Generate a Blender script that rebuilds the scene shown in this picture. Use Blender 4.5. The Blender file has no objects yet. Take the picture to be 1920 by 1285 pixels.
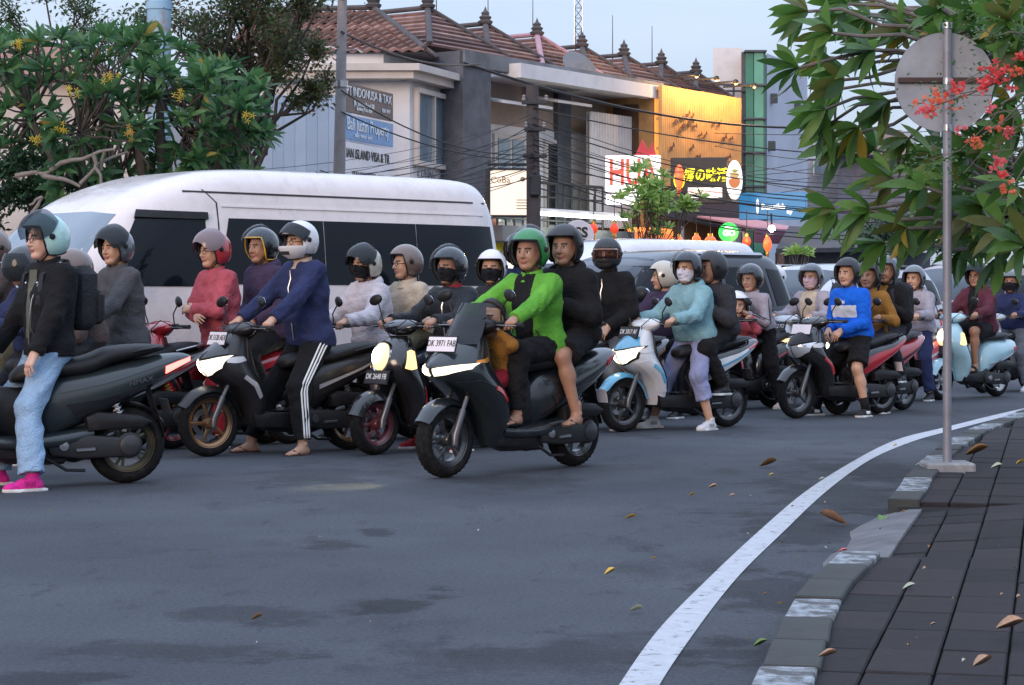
import bpy, bmesh, math, random
import numpy as np
from mathutils import Vector, Matrix, Euler
random.seed(11); np.random.seed(11)
PI = math.pi
SC = bpy.context.scene
COL = SC.collection

# ------------------------------------------------------------------ camera, sky, sun, exposure
FPX = 4000.0            # focal length in pixels of the 1920 px wide photograph
HORIZON = 565.0         # row of the horizon in the photograph
CAM_H = 1.19
cam_data = bpy.data.cameras.new('camera')
cam_data.sensor_width = 36.0
cam_data.lens = FPX / 1920.0 * 36.0
cam_data.shift_y = -(642.5 - HORIZON) / 1920.0
cam_data.clip_start = 0.2
cam_data.clip_end = 2000.0
cam = bpy.data.objects.new('camera', cam_data)
cam.location = (0, 0, CAM_H)
cam.rotation_euler = (PI / 2, 0, 0)
COL.objects.link(cam)
SC.camera = cam

SUN_EL, SUN_ROT = math.radians(13.0), math.radians(205.0)   # low evening sun behind the camera, veiled by cloud
world = bpy.data.worlds.new('World')
SC.world = world
world.use_nodes = True
wn, wl = world.node_tree.nodes, world.node_tree.links
wn.clear()
w_out = wn.new('ShaderNodeOutputWorld')
w_bg = wn.new('ShaderNodeBackground')
w_sky = wn.new('ShaderNodeTexSky')
w_sky.sky_type = 'NISHITA'
w_sky.sun_disc = False
w_sky.sun_elevation = SUN_EL
w_sky.sun_rotation = SUN_ROT
w_sky.air_density = 1.4
w_sky.dust_density = 2.0
w_sky.ozone_density = 2.5
w_tc = wn.new('ShaderNodeTexCoord')
w_map = wn.new('ShaderNodeMapping'); w_map.inputs['Scale'].default_value = (1.0, 1.0, 3.2)
w_noise = wn.new('ShaderNodeTexNoise'); w_noise.inputs['Scale'].default_value = 2.6; w_noise.inputs['Detail'].default_value = 6
w_ramp = wn.new('ShaderNodeValToRGB')
w_ramp.color_ramp.elements[0].position = 0.30; w_ramp.color_ramp.elements[0].color = (4.2, 5.3, 7.5, 1)
w_ramp.color_ramp.elements[1].position = 0.72; w_ramp.color_ramp.elements[1].color = (6.2, 7.1, 8.8, 1)
w_mix = wn.new('ShaderNodeMix'); w_mix.data_type = 'RGBA'; w_mix.inputs['Factor'].default_value = 0.78
wl.new(w_tc.outputs['Generated'], w_map.inputs['Vector'])
wl.new(w_map.outputs['Vector'], w_noise.inputs['Vector'])
wl.new(w_noise.outputs['Fac'], w_ramp.inputs['Fac'])
wl.new(w_sky.outputs['Color'], w_mix.inputs['A'])
# overcast sky: brighter overhead than at the horizon
w_sep = wn.new('ShaderNodeSeparateXYZ'); wl.new(w_tc.outputs['Generated'], w_sep.inputs['Vector'])
w_grad = wn.new('ShaderNodeMapRange'); w_grad.inputs['From Min'].default_value = 0.0; w_grad.inputs['From Max'].default_value = 1.0; w_grad.inputs['To Min'].default_value = .68; w_grad.inputs['To Max'].default_value = 2.1
wl.new(w_sep.outputs['Z'], w_grad.inputs['Value'])
w_sc = wn.new('ShaderNodeVectorMath'); w_sc.operation = 'SCALE'; wl.new(w_ramp.outputs['Color'], w_sc.inputs[0]); wl.new(w_grad.outputs['Result'], w_sc.inputs['Scale'])
wl.new(w_sc.outputs['Vector'], w_mix.inputs['B'])
wl.new(w_mix.outputs['Result'], w_bg.inputs['Color'])
w_bg.inputs['Strength'].default_value = 0.11
wl.new(w_bg.outputs['Background'], w_out.inputs['Surface'])

sun_d = bpy.data.lights.new('sun', 'SUN')
sun_d.energy = 1.1
sun_d.angle = math.radians(25)
sun_d.color = (1.0, 0.72, 0.54)
sun = bpy.data.objects.new('sun', sun_d)
sdir = Vector((math.sin(SUN_ROT) * math.cos(SUN_EL), math.cos(SUN_ROT) * math.cos(SUN_EL), math.sin(SUN_EL)))
sun.rotation_euler = sdir.to_track_quat('Z', 'Y').to_euler()
sun.location = (0, -5, 20)
COL.objects.link(sun)

SC.view_settings.view_transform = 'Standard'
SC.view_settings.look = 'None'
SC.view_settings.gamma = 1.0
SC.view_settings.exposure = 0.55
SC.render.engine = 'CYCLES'
SC.cycles.use_denoising = True
SC.cycles.max_bounces = 6
SC.cycles.transparent_max_bounces = 10
SC.cycles.sample_clamp_indirect = 4.0

# ------------------------------------------------------------------ pixel <-> place helpers
def G(x, y, z=0.0):
    """place on a level z seen at pixel (x, y) of the photograph"""
    d = FPX * (CAM_H - z) / (y - HORIZON)
    return Vector(((x - 960.0) * d / FPX, d, z))
def P(x, y, d):
    """place at depth d seen at pixel (x, y)"""
    return Vector(((x - 960.0) * d / FPX, d, CAM_H - (y - HORIZON) * d / FPX))
def DY(y, z=0.0):
    return FPX * (CAM_H - z) / (y - HORIZON)

# ------------------------------------------------------------------ object helpers
def tag(o, label=None, cat=None, group=None, kind=None):
    if label: o['label'] = label
    if cat: o['category'] = cat
    if group: o['group'] = group
    if kind: o['kind'] = kind
    return o
def thing(name, label, cat, loc=(0, 0, 0), rotz=0.0, group=None):
    o = bpy.data.objects.new(name, None)
    o.empty_display_size = 0.1
    COL.objects.link(o)
    o.location = loc
    o.rotation_euler = (0, 0, rotz)
    return tag(o, label, cat, group)
def link(name, me, parent=None, mat=None, loc=None, rot=None, mtx=None):
    o = bpy.data.objects.new(name, me)
    COL.objects.link(o)
    if parent is not None: o.parent = parent
    if mat is not None:
        mats = mat if isinstance(mat, (list, tuple)) else [mat]
        if len(me.materials) == 0:
            for m_ in mats: me.materials.append(m_)
        for i, m_ in enumerate(mats):
            if i < len(me.materials) and me.materials[i] != m_:
                o.material_slots[i].link = 'OBJECT'
                o.material_slots[i].material = m_
    if mtx is not None: o.matrix_local = mtx
    else:
        if loc is not None: o.location = loc
        if rot is not None: o.rotation_euler = rot
    return o

class MB:
    """collects shapes into one mesh"""
    def __init__(s): s.v = []; s.f = []; s.m = []
    def add(s, vs, fs, mat=0):
        b = len(s.v)
        s.v.extend([tuple(p) for p in vs])
        s.f.extend([tuple(i + b for i in f) for f in fs])
        s.m.extend([mat] * len(fs))
        return s
    def box(s, c, d, bev=0.0, mtx=None, mat=0):
        hx, hy, hz = d[0] / 2, d[1] / 2, d[2] / 2
        bev = min(bev, hx * .9, hy * .9, hz * .9)
        c = Vector(c)
        if bev <= 0:
            vs = [Vector((x, y, z)) for x in (-hx, hx) for y in (-hy, hy) for z in (-hz, hz)]
            fs = [(0, 1, 3, 2), (4, 6, 7, 5), (0, 4, 5, 1), (2, 3, 7, 6), (0, 2, 6, 4), (1, 5, 7, 3)]
        else:
            vs = []; ix = {}
            for sx in (-1, 1):
                for sy in (-1, 1):
                    for sz in (-1, 1):
                        for a in range(3):
                            q = [sx * (hx - bev), sy * (hy - bev), sz * (hz - bev)]
                            q[a] = (sx * hx, sy * hy, sz * hz)[a]
                            ix[(sx, sy, sz, a)] = len(vs); vs.append(Vector(q))
            fs = []
            I = lambda x, y, z, a: ix[(x, y, z, a)]
            for sg in (-1, 1):
                f = [I(sg, -1, -1, 0), I(sg, 1, -1, 0), I(sg, 1, 1, 0), I(sg, -1, 1, 0)]; fs.append(f if sg > 0 else f[::-1])
                f = [I(-1, sg, -1, 1), I(1, sg, -1, 1), I(1, sg, 1, 1), I(-1, sg, 1, 1)]; fs.append(f[::-1] if sg > 0 else f)
                f = [I(-1, -1, sg, 2), I(1, -1, sg, 2), I(1, 1, sg, 2), I(-1, 1, sg, 2)]; fs.append(f if sg > 0 else f[::-1])
            for u in (-1, 1):
                for w in (-1, 1):
                    fs.append([I(u, w, -1, 0), I(u, w, 1, 0), I(u, w, 1, 1), I(u, w, -1, 1)])
                    fs.append([I(u, -1, w, 0), I(u, 1, w, 0), I(u, 1, w, 2), I(u, -1, w, 2)])
                    fs.append([I(-1, u, w, 1), I(1, u, w, 1), I(1, u, w, 2), I(-1, u, w, 2)])
            for x in (-1, 1):
                for y in (-1, 1):
                    for z in (-1, 1): fs.append([I(x, y, z, 0), I(x, y, z, 1), I(x, y, z, 2)])
        if mtx is not None: vs = [mtx @ p for p in vs]
        return s.add([p + c for p in vs], fs, mat)
    def tube(s, pts, r, n=8, caps=True, mat=0, flat=None, ref=None):
        """round (or flattened: flat=(a,b) factors) bar along pts"""
        pts = [Vector(p) for p in pts]
        rs = r if isinstance(r, (list, tuple)) else [r] * len(pts)
        vs = []; fs = []
        prev = None
        for i, p in enumerate(pts):
            t = (pts[min(i + 1, len(pts) - 1)] - pts[max(i - 1, 0)])
            if t.length < 1e-9: t = Vector((0, 0, 1))
            t.normalize()
            if prev is None:
                a = Vector(ref) if ref is not None else (Vector((0, 0, 1)) if abs(t.z) < .9 else Vector((1, 0, 0)))
            else: a = prev
            a = a - t * a.dot(t)
            if a.length < 1e-6: a = t.orthogonal()
            a.normalize(); b = t.cross(a); prev = a
            fa, fb = flat if flat else (1, 1)
            for k in range(n):
                th = 2 * PI * k / n
                vs.append(p + a * (math.cos(th) * rs[i] * fa) + b * (math.sin(th) * rs[i] * fb))
        for i in range(len(pts) - 1):
            for k in range(n):
                k2 = (k + 1) % n
                fs.append((i * n + k, i * n + k2, (i + 1) * n + k2, (i + 1) * n + k))
        if caps:
            fs.append(tuple(range(n))[::-1]); fs.append(tuple(range((len(pts) - 1) * n, len(pts) * n)))
        return s.add(vs, fs, mat)
    def loft(s, rings, caps=True, mat=0, closed=True):
        n = len(rings[0]); vs = [p for r in rings for p in r]; fs = []
        for i in range(len(rings) - 1):
            for k in range(n if closed else n - 1):
                k2 = (k + 1) % n
                fs.append((i * n + k, i * n + k2, (i + 1) * n + k2, (i + 1) * n + k))
        if caps:
            fs.append(tuple(range(n))[::-1]); fs.append(tuple(range((len(rings) - 1) * n, len(rings) * n)))
        return s.add(vs, fs, mat)
    def lathe(s, prof, c=(0, 0, 0), axis='Y', n=24, mat=0, closed=False):
        """prof: (radius, along axis)"""
        c = Vector(c); rings = []
        for k in range(n):
            th = 2 * PI * k / n; cs, sn = math.cos(th), math.sin(th)
            ring = []
            for r, a in prof:
                if axis == 'Y': ring.append(c + Vector((r * cs, a, r * sn)))
                elif axis == 'X': ring.append(c + Vector((a, r * cs, r * sn)))
                else: ring.append(c + Vector((r * cs, r * sn, a)))
            rings.append(ring)
        m = len(prof); vs = [p for r in rings for p in r]; fs = []
        for k in range(n):
            k2 = (k + 1) % n
            for i in range(m if closed else m - 1):
                i2 = (i + 1) % m
                fs.append((k * m + i, k * m + i2, k2 * m + i2, k2 * m + i))
        return s.add(vs, fs, mat)
    def ball(s, c, r, nu=14, nv=9, mtx=None, mat=0):
        c = Vector(c); r = r if isinstance(r, (list, tuple)) else (r, r, r)
        vs = []; fs = []
        for j in range(1, nv):
            la = -PI / 2 + PI * j / nv
            for i in range(nu):
                lo = 2 * PI * i / nu
                vs.append(Vector((r[0] * math.cos(la) * math.cos(lo), r[1] * math.cos(la) * math.sin(lo), r[2] * math.sin(la))))
        vs.append(Vector((0, 0, -r[2]))); vs.append(Vector((0, 0, r[2])))
        for j in range(nv - 2):
            for i in range(nu):
                i2 = (i + 1) % nu
                fs.append((j * nu + i, j * nu + i2, (j + 1) * nu + i2, (j + 1) * nu + i))
        b, t = len(vs) - 2, len(vs) - 1
        for i in range(nu):
            i2 = (i + 1) % nu
            fs.append((b, i2, i)); fs.append((t, (nv - 2) * nu + i, (nv - 2) * nu + i2))
        if mtx is not None: vs = [mtx @ p for p in vs]
        return s.add([p + c for p in vs], fs, mat)
    def plate(s, poly, d, mat=0, bevel=0.0):
        """poly: list of 3d points (planar), extruded along vector d"""
        poly = [Vector(p) for p in poly]; d = Vector(d); n = len(poly)
        vs = poly + [p + d for p in poly]
        fs = [tuple(range(n))[::-1], tuple(range(n, 2 * n))]
        fs += [(i, (i + 1) % n, n + (i + 1) % n, n + i) for i in range(n)]
        return s.add(vs, fs, mat)
    def grid(s, rows, mat=0):
        m = len(rows[0]); vs = [p for r in rows for p in r]
        fs = [(i * m + k, i * m + k + 1, (i + 1) * m + k + 1, (i + 1) * m + k) for i in range(len(rows) - 1) for k in range(m - 1)]
        return s.add(vs, fs, mat)
    def arrays(s, vs, fs, ms=None, mtx=None):
        b = len(s.v)
        if mtx is not None:
            M = np.array(mtx); vs = np.asarray(vs) @ M[:3, :3].T + M[:3, 3]
        s.v.extend(map(tuple, np.asarray(vs).tolist()))
        s.f.extend([tuple(i + b for i in f) for f in fs])
        s.m.extend(list(ms) if ms is not None else [0] * len(fs))
        return s
    def mesh(s, name='mesh', smooth=35):
        me = bpy.data.meshes.new(name)
        me.from_pydata(s.v, [], s.f)
        if any(s.m): me.polygons.foreach_set('material_index', s.m)
        if smooth is not None:
            me.polygons.foreach_set('use_smooth', [True] * len(me.polygons))
            if smooth < 180:
                me.set_sharp_from_angle(angle=math.radians(smooth))
        me.update()
        return me
    def fix(s):
        return s
    def build(s, name, mat, parent=None, smooth=35, loc=None, rot=None, normals=False):
        me = bpy.data.meshes.new(name)
        me.from_pydata(s.v, [], s.f)
        if any(s.m): me.polygons.foreach_set('material_index', s.m)
        if normals:
            bm = bmesh.new(); bm.from_mesh(me); bmesh.ops.recalc_face_normals(bm, faces=bm.faces); bm.to_mesh(me); bm.free()
        if smooth is not None:
            me.polygons.foreach_set('use_smooth', [True] * len(me.polygons))
            if smooth < 180: me.set_sharp_from_angle(angle=math.radians(smooth))
        for m_ in (mat if isinstance(mat, (list, tuple)) else [mat]): me.materials.append(m_)
        me.update()
        return link(name, me, parent, None, loc, rot)

# ------------------------------------------------------------------ materials
MATS = {}
def mat(name, col, rough=.5, metal=0.0, coat=0.0, var=0.08, vscale=6.0, bump=0.0, bscale=40.0, spec=.5, emit=None, estr=0.0, sheen=0.0, dirt=0.0, dirt_col=(.05, .045, .04), alpha=1.0, trans=0.0, sub=0.0):
    if name in MATS: return MATS[name]
    m = bpy.data.materials.new(name); m.use_nodes = True
    nt = m.node_tree; n = nt.nodes; l = nt.links
    b = n['Principled BSDF']
    b.inputs['Base Color'].default_value = (*col, 1)
    b.inputs['Roughness'].default_value = rough
    b.inputs['Metallic'].default_value = metal
    b.inputs['Coat Weight'].default_value = coat
    b.inputs['Coat Roughness'].default_value = .08
    b.inputs['Specular IOR Level'].default_value = spec
    if sheen: b.inputs['Sheen Weight'].default_value = sheen; b.inputs['Sheen Roughness'].default_value = .4
    if sub: b.inputs['Subsurface Weight'].default_value = sub; b.inputs['Subsurface Radius'].default_value = (.012, .005, .003)
    if trans: b.inputs['Transmission Weight'].default_value = trans
    if alpha < 1: b.inputs['Alpha'].default_value = alpha
    if emit is not None:
        b.inputs['Emission Color'].default_value = (*emit, 1); b.inputs['Emission Strength'].default_value = estr
    if var or bump or dirt:
        tc = n.new('ShaderNodeTexCoord')
    if var:
        no = n.new('ShaderNodeTexNoise'); no.inputs['Scale'].default_value = vscale; no.inputs['Detail'].default_value = 5
        l.new(tc.outputs['Object'], no.inputs['Vector'])
        mr = n.new('ShaderNodeMapRange'); mr.inputs['From Min'].default_value = .25; mr.inputs['From Max'].default_value = .75
        mr.inputs['To Min'].default_value = 1 - var; mr.inputs['To Max'].default_value = 1 + var
        l.new(no.outputs['Fac'], mr.inputs['Value'])
        mx = n.new('ShaderNodeVectorMath'); mx.operation = 'SCALE'; mx.inputs[0].default_value = col
        l.new(mr.outputs['Result'], mx.inputs['Scale'])
        src = mx.outputs['Vector']
        if dirt:
            n2 = n.new('ShaderNodeTexNoise'); n2.inputs['Scale'].default_value = vscale * 1.7; n2.inputs['Detail'].default_value = 8; n2.inputs['Roughness'].default_value = .7
            l.new(tc.outputs['Object'], n2.inputs['Vector'])
            r2 = n.new('ShaderNodeMapRange'); r2.inputs['From Min'].default_value = .48; r2.inputs['From Max'].default_value = .68; r2.inputs['To Max'].default_value = dirt
            l.new(n2.outputs['Fac'], r2.inputs['Value'])
            m2 = n.new('ShaderNodeMix'); m2.data_type = 'RGBA'; m2.inputs['B'].default_value = (*dirt_col, 1)
            l.new(r2.outputs['Result'], m2.inputs['Factor']); l.new(src, m2.inputs['A'])
            src = m2.outputs['Result']
        l.new(src, b.inputs['Base Color'])
        rr = n.new('ShaderNodeMapRange'); rr.inputs['To Min'].default_value = max(0, rough - .08); rr.inputs['To Max'].default_value = min(1, rough + .08)
        l.new(no.outputs['Fac'], rr.inputs['Value']); l.new(rr.outputs['Result'], b.inputs['Roughness'])
    if bump:
        nb = n.new('ShaderNodeTexNoise'); nb.inputs['Scale'].default_value = bscale; nb.inputs['Detail'].default_value = 6
        l.new(tc.outputs['Object'], nb.inputs['Vector'])
        bp = n.new('ShaderNodeBump'); bp.inputs['Strength'].default_value = bump; bp.inputs['Distance'].default_value = .01
        l.new(nb.outputs['Fac'], bp.inputs['Height']); l.new(bp.outputs['Normal'], b.inputs['Normal'])
    MATS[name] = m
    return m
def glow(name, col, strength):
    return mat(name, tuple(min(1, c * .8) for c in col), rough=.3, var=0, emit=col, estr=strength)
def tinted(name, col, opac=.5, rough=.05, base=None):
    """thin tinted plastic: a visor or a windscreen"""
    if name in MATS: return MATS[name]
    m = bpy.data.materials.new(name); m.use_nodes = True
    n = m.node_tree.nodes; l = m.node_tree.links; n.clear()
    o = n.new('ShaderNodeOutputMaterial'); t = n.new('ShaderNodeBsdfTransparent'); t.inputs['Color'].default_value = (*[min(1, c * 1.1 + .30) for c in col], 1)
    p = n.new('ShaderNodeBsdfPrincipled'); p.inputs['Base Color'].default_value = (*(base or col), 1); p.inputs['Roughness'].default_value = rough
    p.inputs['Coat Weight'].default_value = .2
    lw = n.new('ShaderNodeLayerWeight'); lw.inputs['Blend'].default_value = .5
    pw = n.new('ShaderNodeMath'); pw.operation = 'POWER'; pw.inputs[1].default_value = 3.2; l.new(lw.outputs['Facing'], pw.inputs[0])
    ml_ = n.new('ShaderNodeMath'); ml_.operation = 'MULTIPLY'; ml_.inputs[1].default_value = .55; l.new(pw.outputs['Value'], ml_.inputs[0])
    ma = n.new('ShaderNodeMath'); ma.operation = 'ADD'; ma.use_clamp = True; ma.inputs[1].default_value = opac
    l.new(ml_.outputs['Value'], ma.inputs[0])
    x = n.new('ShaderNodeMixShader'); l.new(ma.outputs['Value'], x.inputs['Fac']); l.new(t.outputs[0], x.inputs[1]); l.new(p.outputs[0], x.inputs[2])
    l.new(x.outputs[0], o.inputs['Surface'])
    MATS[name] = m
    return m
def fabric(name, col, rough=.85, bump=.55, bscale=20.0, var=.18, sheen=.03):
    m = mat('fabric_' + name, col, rough=rough, var=var, vscale=9, bump=bump, bscale=bscale, sheen=sheen, spec=.12)
    for q in m.node_tree.nodes:       # creases: warped, stretched noise
        if q.type == 'BUMP': q.inputs['Distance'].default_value = .022
        if q.type == 'TEX_NOISE' and abs(q.inputs['Scale'].default_value - bscale) < 1e-4: q.inputs['Distortion'].default_value = 2.6; q.inputs['Detail'].default_value = 4; q.inputs['Roughness'].default_value = .45
    return m
def paint(name, col, rough=.28, coat=.6, metal=0.0, dirt=.12):
    return mat('paint_' + name, col, rough=rough, coat=coat, metal=metal, var=.05, vscale=4, dirt=dirt, dirt_col=(.06, .055, .05))

# lettering: a flat mesh from a text
def letters(txt, size, m, parent=None, loc=None, rot=None, mtx=None, depth=.002, align='CENTER', sx=1.0, bold=0.0, name='lettering'):
    cu = bpy.data.curves.new('txt', 'FONT'); cu.body = txt; cu.size = size; cu.extrude = depth; cu.align_x = align; cu.align_y = 'CENTER'
    cu.offset = bold; cu.resolution_u = 3
    o = bpy.data.objects.new('txt', cu); COL.objects.link(o)
    dg = bpy.context.evaluated_depsgraph_get()
    me = bpy.data.meshes.new_from_object(o.evaluated_get(dg))
    bpy.data.objects.remove(o); bpy.data.curves.remove(cu)
    if sx != 1.0:
        me.transform(Matrix.Diagonal((sx, 1, 1, 1)))
    me.materials.clear()
    return link(name, me, parent, m, loc, rot, mtx)
def facing(origin, right, up):
    """matrix whose local x runs along right, y along up"""
    r = Vector(right).normalized(); u = Vector(up); u = (u - r * u.dot(r)).normalized(); n_ = r.cross(u)
    M = Matrix((( r.x, u.x, n_.x, origin[0]), (r.y, u.y, n_.y, origin[1]), (r.z, u.z, n_.z, origin[2]), (0, 0, 0, 1)))
    return M

# ------------------------------------------------------------------ smooth solids from distance fields
def surfnets(D, org, h):
    """surface nets on a float grid; returns verts (n,3) and quads"""
    S = D < 0
    nx, ny, nz = D.shape
    c = np.zeros((nx - 1, ny - 1, nz - 1), np.int8)
    for dx in (0, 1):
        for dy in (0, 1):
            for dz in (0, 1):
                c += S[dx:nx - 1 + dx, dy:ny - 1 + dy, dz:nz - 1 + dz]
    act = (c > 0) & (c < 8)
    idx = -np.ones(act.shape, np.int64)
    ii = np.argwhere(act)
    idx[act] = np.arange(len(ii))
    acc = np.zeros((len(ii), 3)); cnt = np.zeros(len(ii))
    cor = [(dx, dy, dz) for dx in (0, 1) for dy in (0, 1) for dz in (0, 1)]
    val = {q: D[ii[:, 0] + q[0], ii[:, 1] + q[1], ii[:, 2] + q[2]] for q in cor}
    for a in cor:
        for ax in range(3):
            if a[ax] == 0:
                b = list(a); b[ax] = 1; b = tuple(b)
                va, vb = val[a], val[b]
                k = (va < 0) != (vb < 0)
                t = np.where(k, va / np.where(k, va - vb, 1), 0)
                p = np.zeros((len(ii), 3)); p[:] = a; p[:, ax] = t
                acc[k] += p[k]; cnt[k] += 1
    vs = (ii + acc / np.maximum(cnt, 1)[:, None]) * h + np.array(org)
    fs = []
    for ax in range(3):
        o1, o2 = [(1, 2), (2, 0), (0, 1)][ax]
        sl0 = [slice(1, -1)] * 3; sl0[ax] = slice(0, D.shape[ax] - 1)
        sl1 = list(sl0); sl1[ax] = slice(1, D.shape[ax])
        A = S[tuple(sl0)]; B = S[tuple(sl1)]
        for sgn in (0, 1):
            w = np.argwhere((A & ~B) if sgn == 0 else (~A & B))
            if len(w) == 0: continue
            base = w.copy()
            for q in range(3):
                if q != ax: base[:, q] += 1
            def cell(d1, d2):
                e = base.copy(); e[:, o1] -= d1; e[:, o2] -= d2
                return idx[e[:, 0], e[:, 1], e[:, 2]]
            q = np.stack([cell(1, 1), cell(0, 1), cell(0, 0), cell(1, 0)], 1)
            if sgn: q = q[:, ::-1]
            fs.append(q)
    fs = np.concatenate(fs) if fs else np.zeros((0, 4), int)
    return vs, fs

class Field:
    def __init__(s, lo, hi, h):
        s.lo = np.array(lo, float); s.h = h
        s.n = np.ceil((np.array(hi) - s.lo) / h).astype(int) + 1
        s.D = np.full(s.n, .2, np.float32)
        s.ax = [s.lo[i] + h * np.arange(s.n[i]) for i in range(3)]
    def sub(s, lo, hi):
        a = np.clip(np.floor((np.array(lo) - s.lo) / s.h).astype(int), 0, s.n)
        b = np.clip(np.ceil((np.array(hi) - s.lo) / s.h).astype(int) + 1, 0, s.n)
        sl = tuple(slice(a[i], b[i]) for i in range(3))
        X = s.ax[0][sl[0]][:, None, None]; Y = s.ax[1][sl[1]][None, :, None]; Z = s.ax[2][sl[2]][None, None, :]
        return sl, X, Y, Z
    def put(s, sl, d, k, op='u'):
        a = s.D[sl]
        if a.size == 0: return
        if op == 'u':
            if k > 0:
                hh = np.maximum(k - np.abs(a - d), 0) / k
                s.D[sl] = np.minimum(a, d) - hh * hh * k * .25
            else: s.D[sl] = np.minimum(a, d)
        else:
            d = -d
            hh = np.maximum(k - np.abs(a - d), 0) / k
            s.D[sl] = np.maximum(a, d) + hh * hh * k * .25
    def cone(s, a, b, ra, rb, k=.03, op='u', cut=None, flat=None):
        """tapered capsule; cut: (point, outward direction) trims the end"""
        a = np.array(a, float); b = np.array(b, float); R = max(ra, rb) + max(k, .02) + s.h * 2
        sl, X, Y, Z = s.sub(np.minimum(a, b) - R, np.maximum(a, b) + R)
        ba = b - a; L = ba @ ba + 1e-12
        t = np.clip(((X - a[0]) * ba[0] + (Y - a[1]) * ba[1] + (Z - a[2]) * ba[2]) / L, 0, 1)
        d = np.sqrt((X - a[0] - t * ba[0]) ** 2 + (Y - a[1] - t * ba[1]) ** 2 + (Z - a[2] - t * ba[2]) ** 2) - (ra + (rb - ra) * t)
        if cut is not None:
            p, q = cut
            d = np.maximum(d, (X - p[0]) * q[0] + (Y - p[1]) * q[1] + (Z - p[2]) * q[2])
        s.put(sl, d, k, op)
    def ell(s, c, r, k=.02, op='u'):
        c = np.array(c, float); r = np.array(r, float); R = r.max() + max(k, .02) + s.h * 2
        sl, X, Y, Z = s.sub(c - R, c + R)
        u, v, w = (X - c[0]), (Y - c[1]), (Z - c[2])
        k0 = np.sqrt((u / r[0]) ** 2 + (v / r[1]) ** 2 + (w / r[2]) ** 2)
        k1 = np.sqrt((u / r[0] ** 2) ** 2 + (v / r[1] ** 2) ** 2 + (w / r[2] ** 2) ** 2) + 1e-9
        s.put(sl, k0 * (k0 - 1) / k1, k, op)
    def plane(s, p, q):
        """keep the side where (x-p).q < 0"""
        X, Y, Z = s.ax[0][:, None, None], s.ax[1][None, :, None], s.ax[2][None, None, :]
        s.D = np.maximum(s.D, (X - p[0]) * q[0] + (Y - p[1]) * q[1] + (Z - p[2]) * q[2]).astype(np.float32)
    def folds(s, amp, freq, seed, dirs=None):
        rs = np.random.RandomState(seed)
        X, Y, Z = s.ax[0][:, None, None], s.ax[1][None, :, None], s.ax[2][None, None, :]
        acc = 0
        for i in range(5):
            d = rs.normal(size=3) * (dirs if dirs is not None else (1, 1, 1)); d /= np.linalg.norm(d)
            f = freq * (.6 + 1.1 * rs.rand()); ph = rs.rand() * 6.28
            e = rs.normal(size=3); e /= np.linalg.norm(e)
            acc = acc + 1.8 * np.abs(np.sin(.6 * f * (X * d[0] + Y * d[1] + Z * d[2]) + ph + 1.3 * np.sin(f * .45 * (X * e[0] + Y * e[1] + Z * e[2]) + ph * 2))) - 1.1
        s.D = (s.D + amp * acc / 2.2).astype(np.float32)
    def mesh(s):
        return surfnets(s.D, s.lo, s.h)
# ------------------------------------------------------------------ scooters
def dens(levels, m=4):
    L = np.array(levels, float); out = []
    for i in range(len(L) - 1):
        p0 = L[max(i - 1, 0)]; p1 = L[i]; p2 = L[i + 1]; p3 = L[min(i + 2, len(L) - 1)]
        for k in range(m):
            t = k / m
            out.append(.5 * ((2 * p1) + (-p0 + p2) * t + (2 * p0 - 5 * p1 + 4 * p2 - p3) * t * t + (-p0 + 3 * p1 - 3 * p2 + p3) * t ** 3))
    out.append(L[-1])
    return np.array(out)
def spow(c, e): return math.copysign(abs(c) ** e, c)
class ZLoft:
    """levels: (z, x front, x back, half width, plan exponent)"""
    def __init__(s, levels, m=3):
        s.T = dens(levels, m)
    def at(s, z): return [np.interp(z, s.T[:, 0], s.T[:, i]) for i in range(1, 5)]
    def ring(s, row, N):
        z, xf, xb, w, n = row; xc, a = (xf + xb) / 2, (xf - xb) / 2
        return [Vector((xc + a * spow(math.cos(2 * PI * k / N), 2 / n), w * spow(math.sin(2 * PI * k / N), 2 / n), z)) for k in range(N)]
    def add(s, mb, N=28, mat=0):
        mb.loft([s.ring(r, N) for r in s.T], True, mat)
    def pt(s, mode, p, q):
        if mode in ('L', 'R'):
            xf, xb, w, n = s.at(q); xc, a = (xf + xb) / 2, (xf - xb) / 2
            u = min(1, abs((p - xc) / a)); y = w * (1 - u ** n) ** (1 / n)
            return Vector((p, y if mode == 'L' else -y, q))
        xf, xb, w, n = s.at(q); xc, a = (xf + xb) / 2, (xf - xb) / 2
        u = min(1, abs(p / w)); x = a * (1 - u ** n) ** (1 / n)
        return Vector((xc + (x if mode == 'F' else -x), p, q))
class XLoft:
    """stations: (x, z centre, half height, half width, exponent)"""
    def __init__(s, st, m=3):
        s.T = dens(st, m)
        if s.T[0, 0] > s.T[-1, 0]: s.T = s.T[::-1]
    def at(s, x): return [np.interp(x, s.T[:, 0], s.T[:, i]) for i in range(1, 5)]
    def add(s, mb, N=24, mat=0):
        R = []
        for x, zc, h, w, n in s.T:
            R.append([Vector((x, w * spow(math.cos(2 * PI * k / N), 2 / n), zc + h * spow(math.sin(2 * PI * k / N), 2 / n))) for k in range(N)])
        mb.loft(R, True, mat)
    def pt(s, mode, p, q):
        zc, h, w, n = s.at(p)
        u = min(1, abs((q - zc) / h)); y = w * (1 - u ** n) ** (1 / n)
        return Vector((p, y if mode == 'L' else -y, q))
def resamp(pl, n):
    pl = [np.array(p, float) for p in pl]
    if len(pl) == 1: return [pl[0]] * (n + 1)
    d = [0]
    for i in range(len(pl) - 1): d.append(d[-1] + np.linalg.norm(pl[i + 1] - pl[i]))
    A = np.array(pl); t = np.linspace(0, d[-1], n + 1)
    return [np.array([np.interp(x, d, A[:, k]) for k in range(A.shape[1])]) for x in t]
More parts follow.
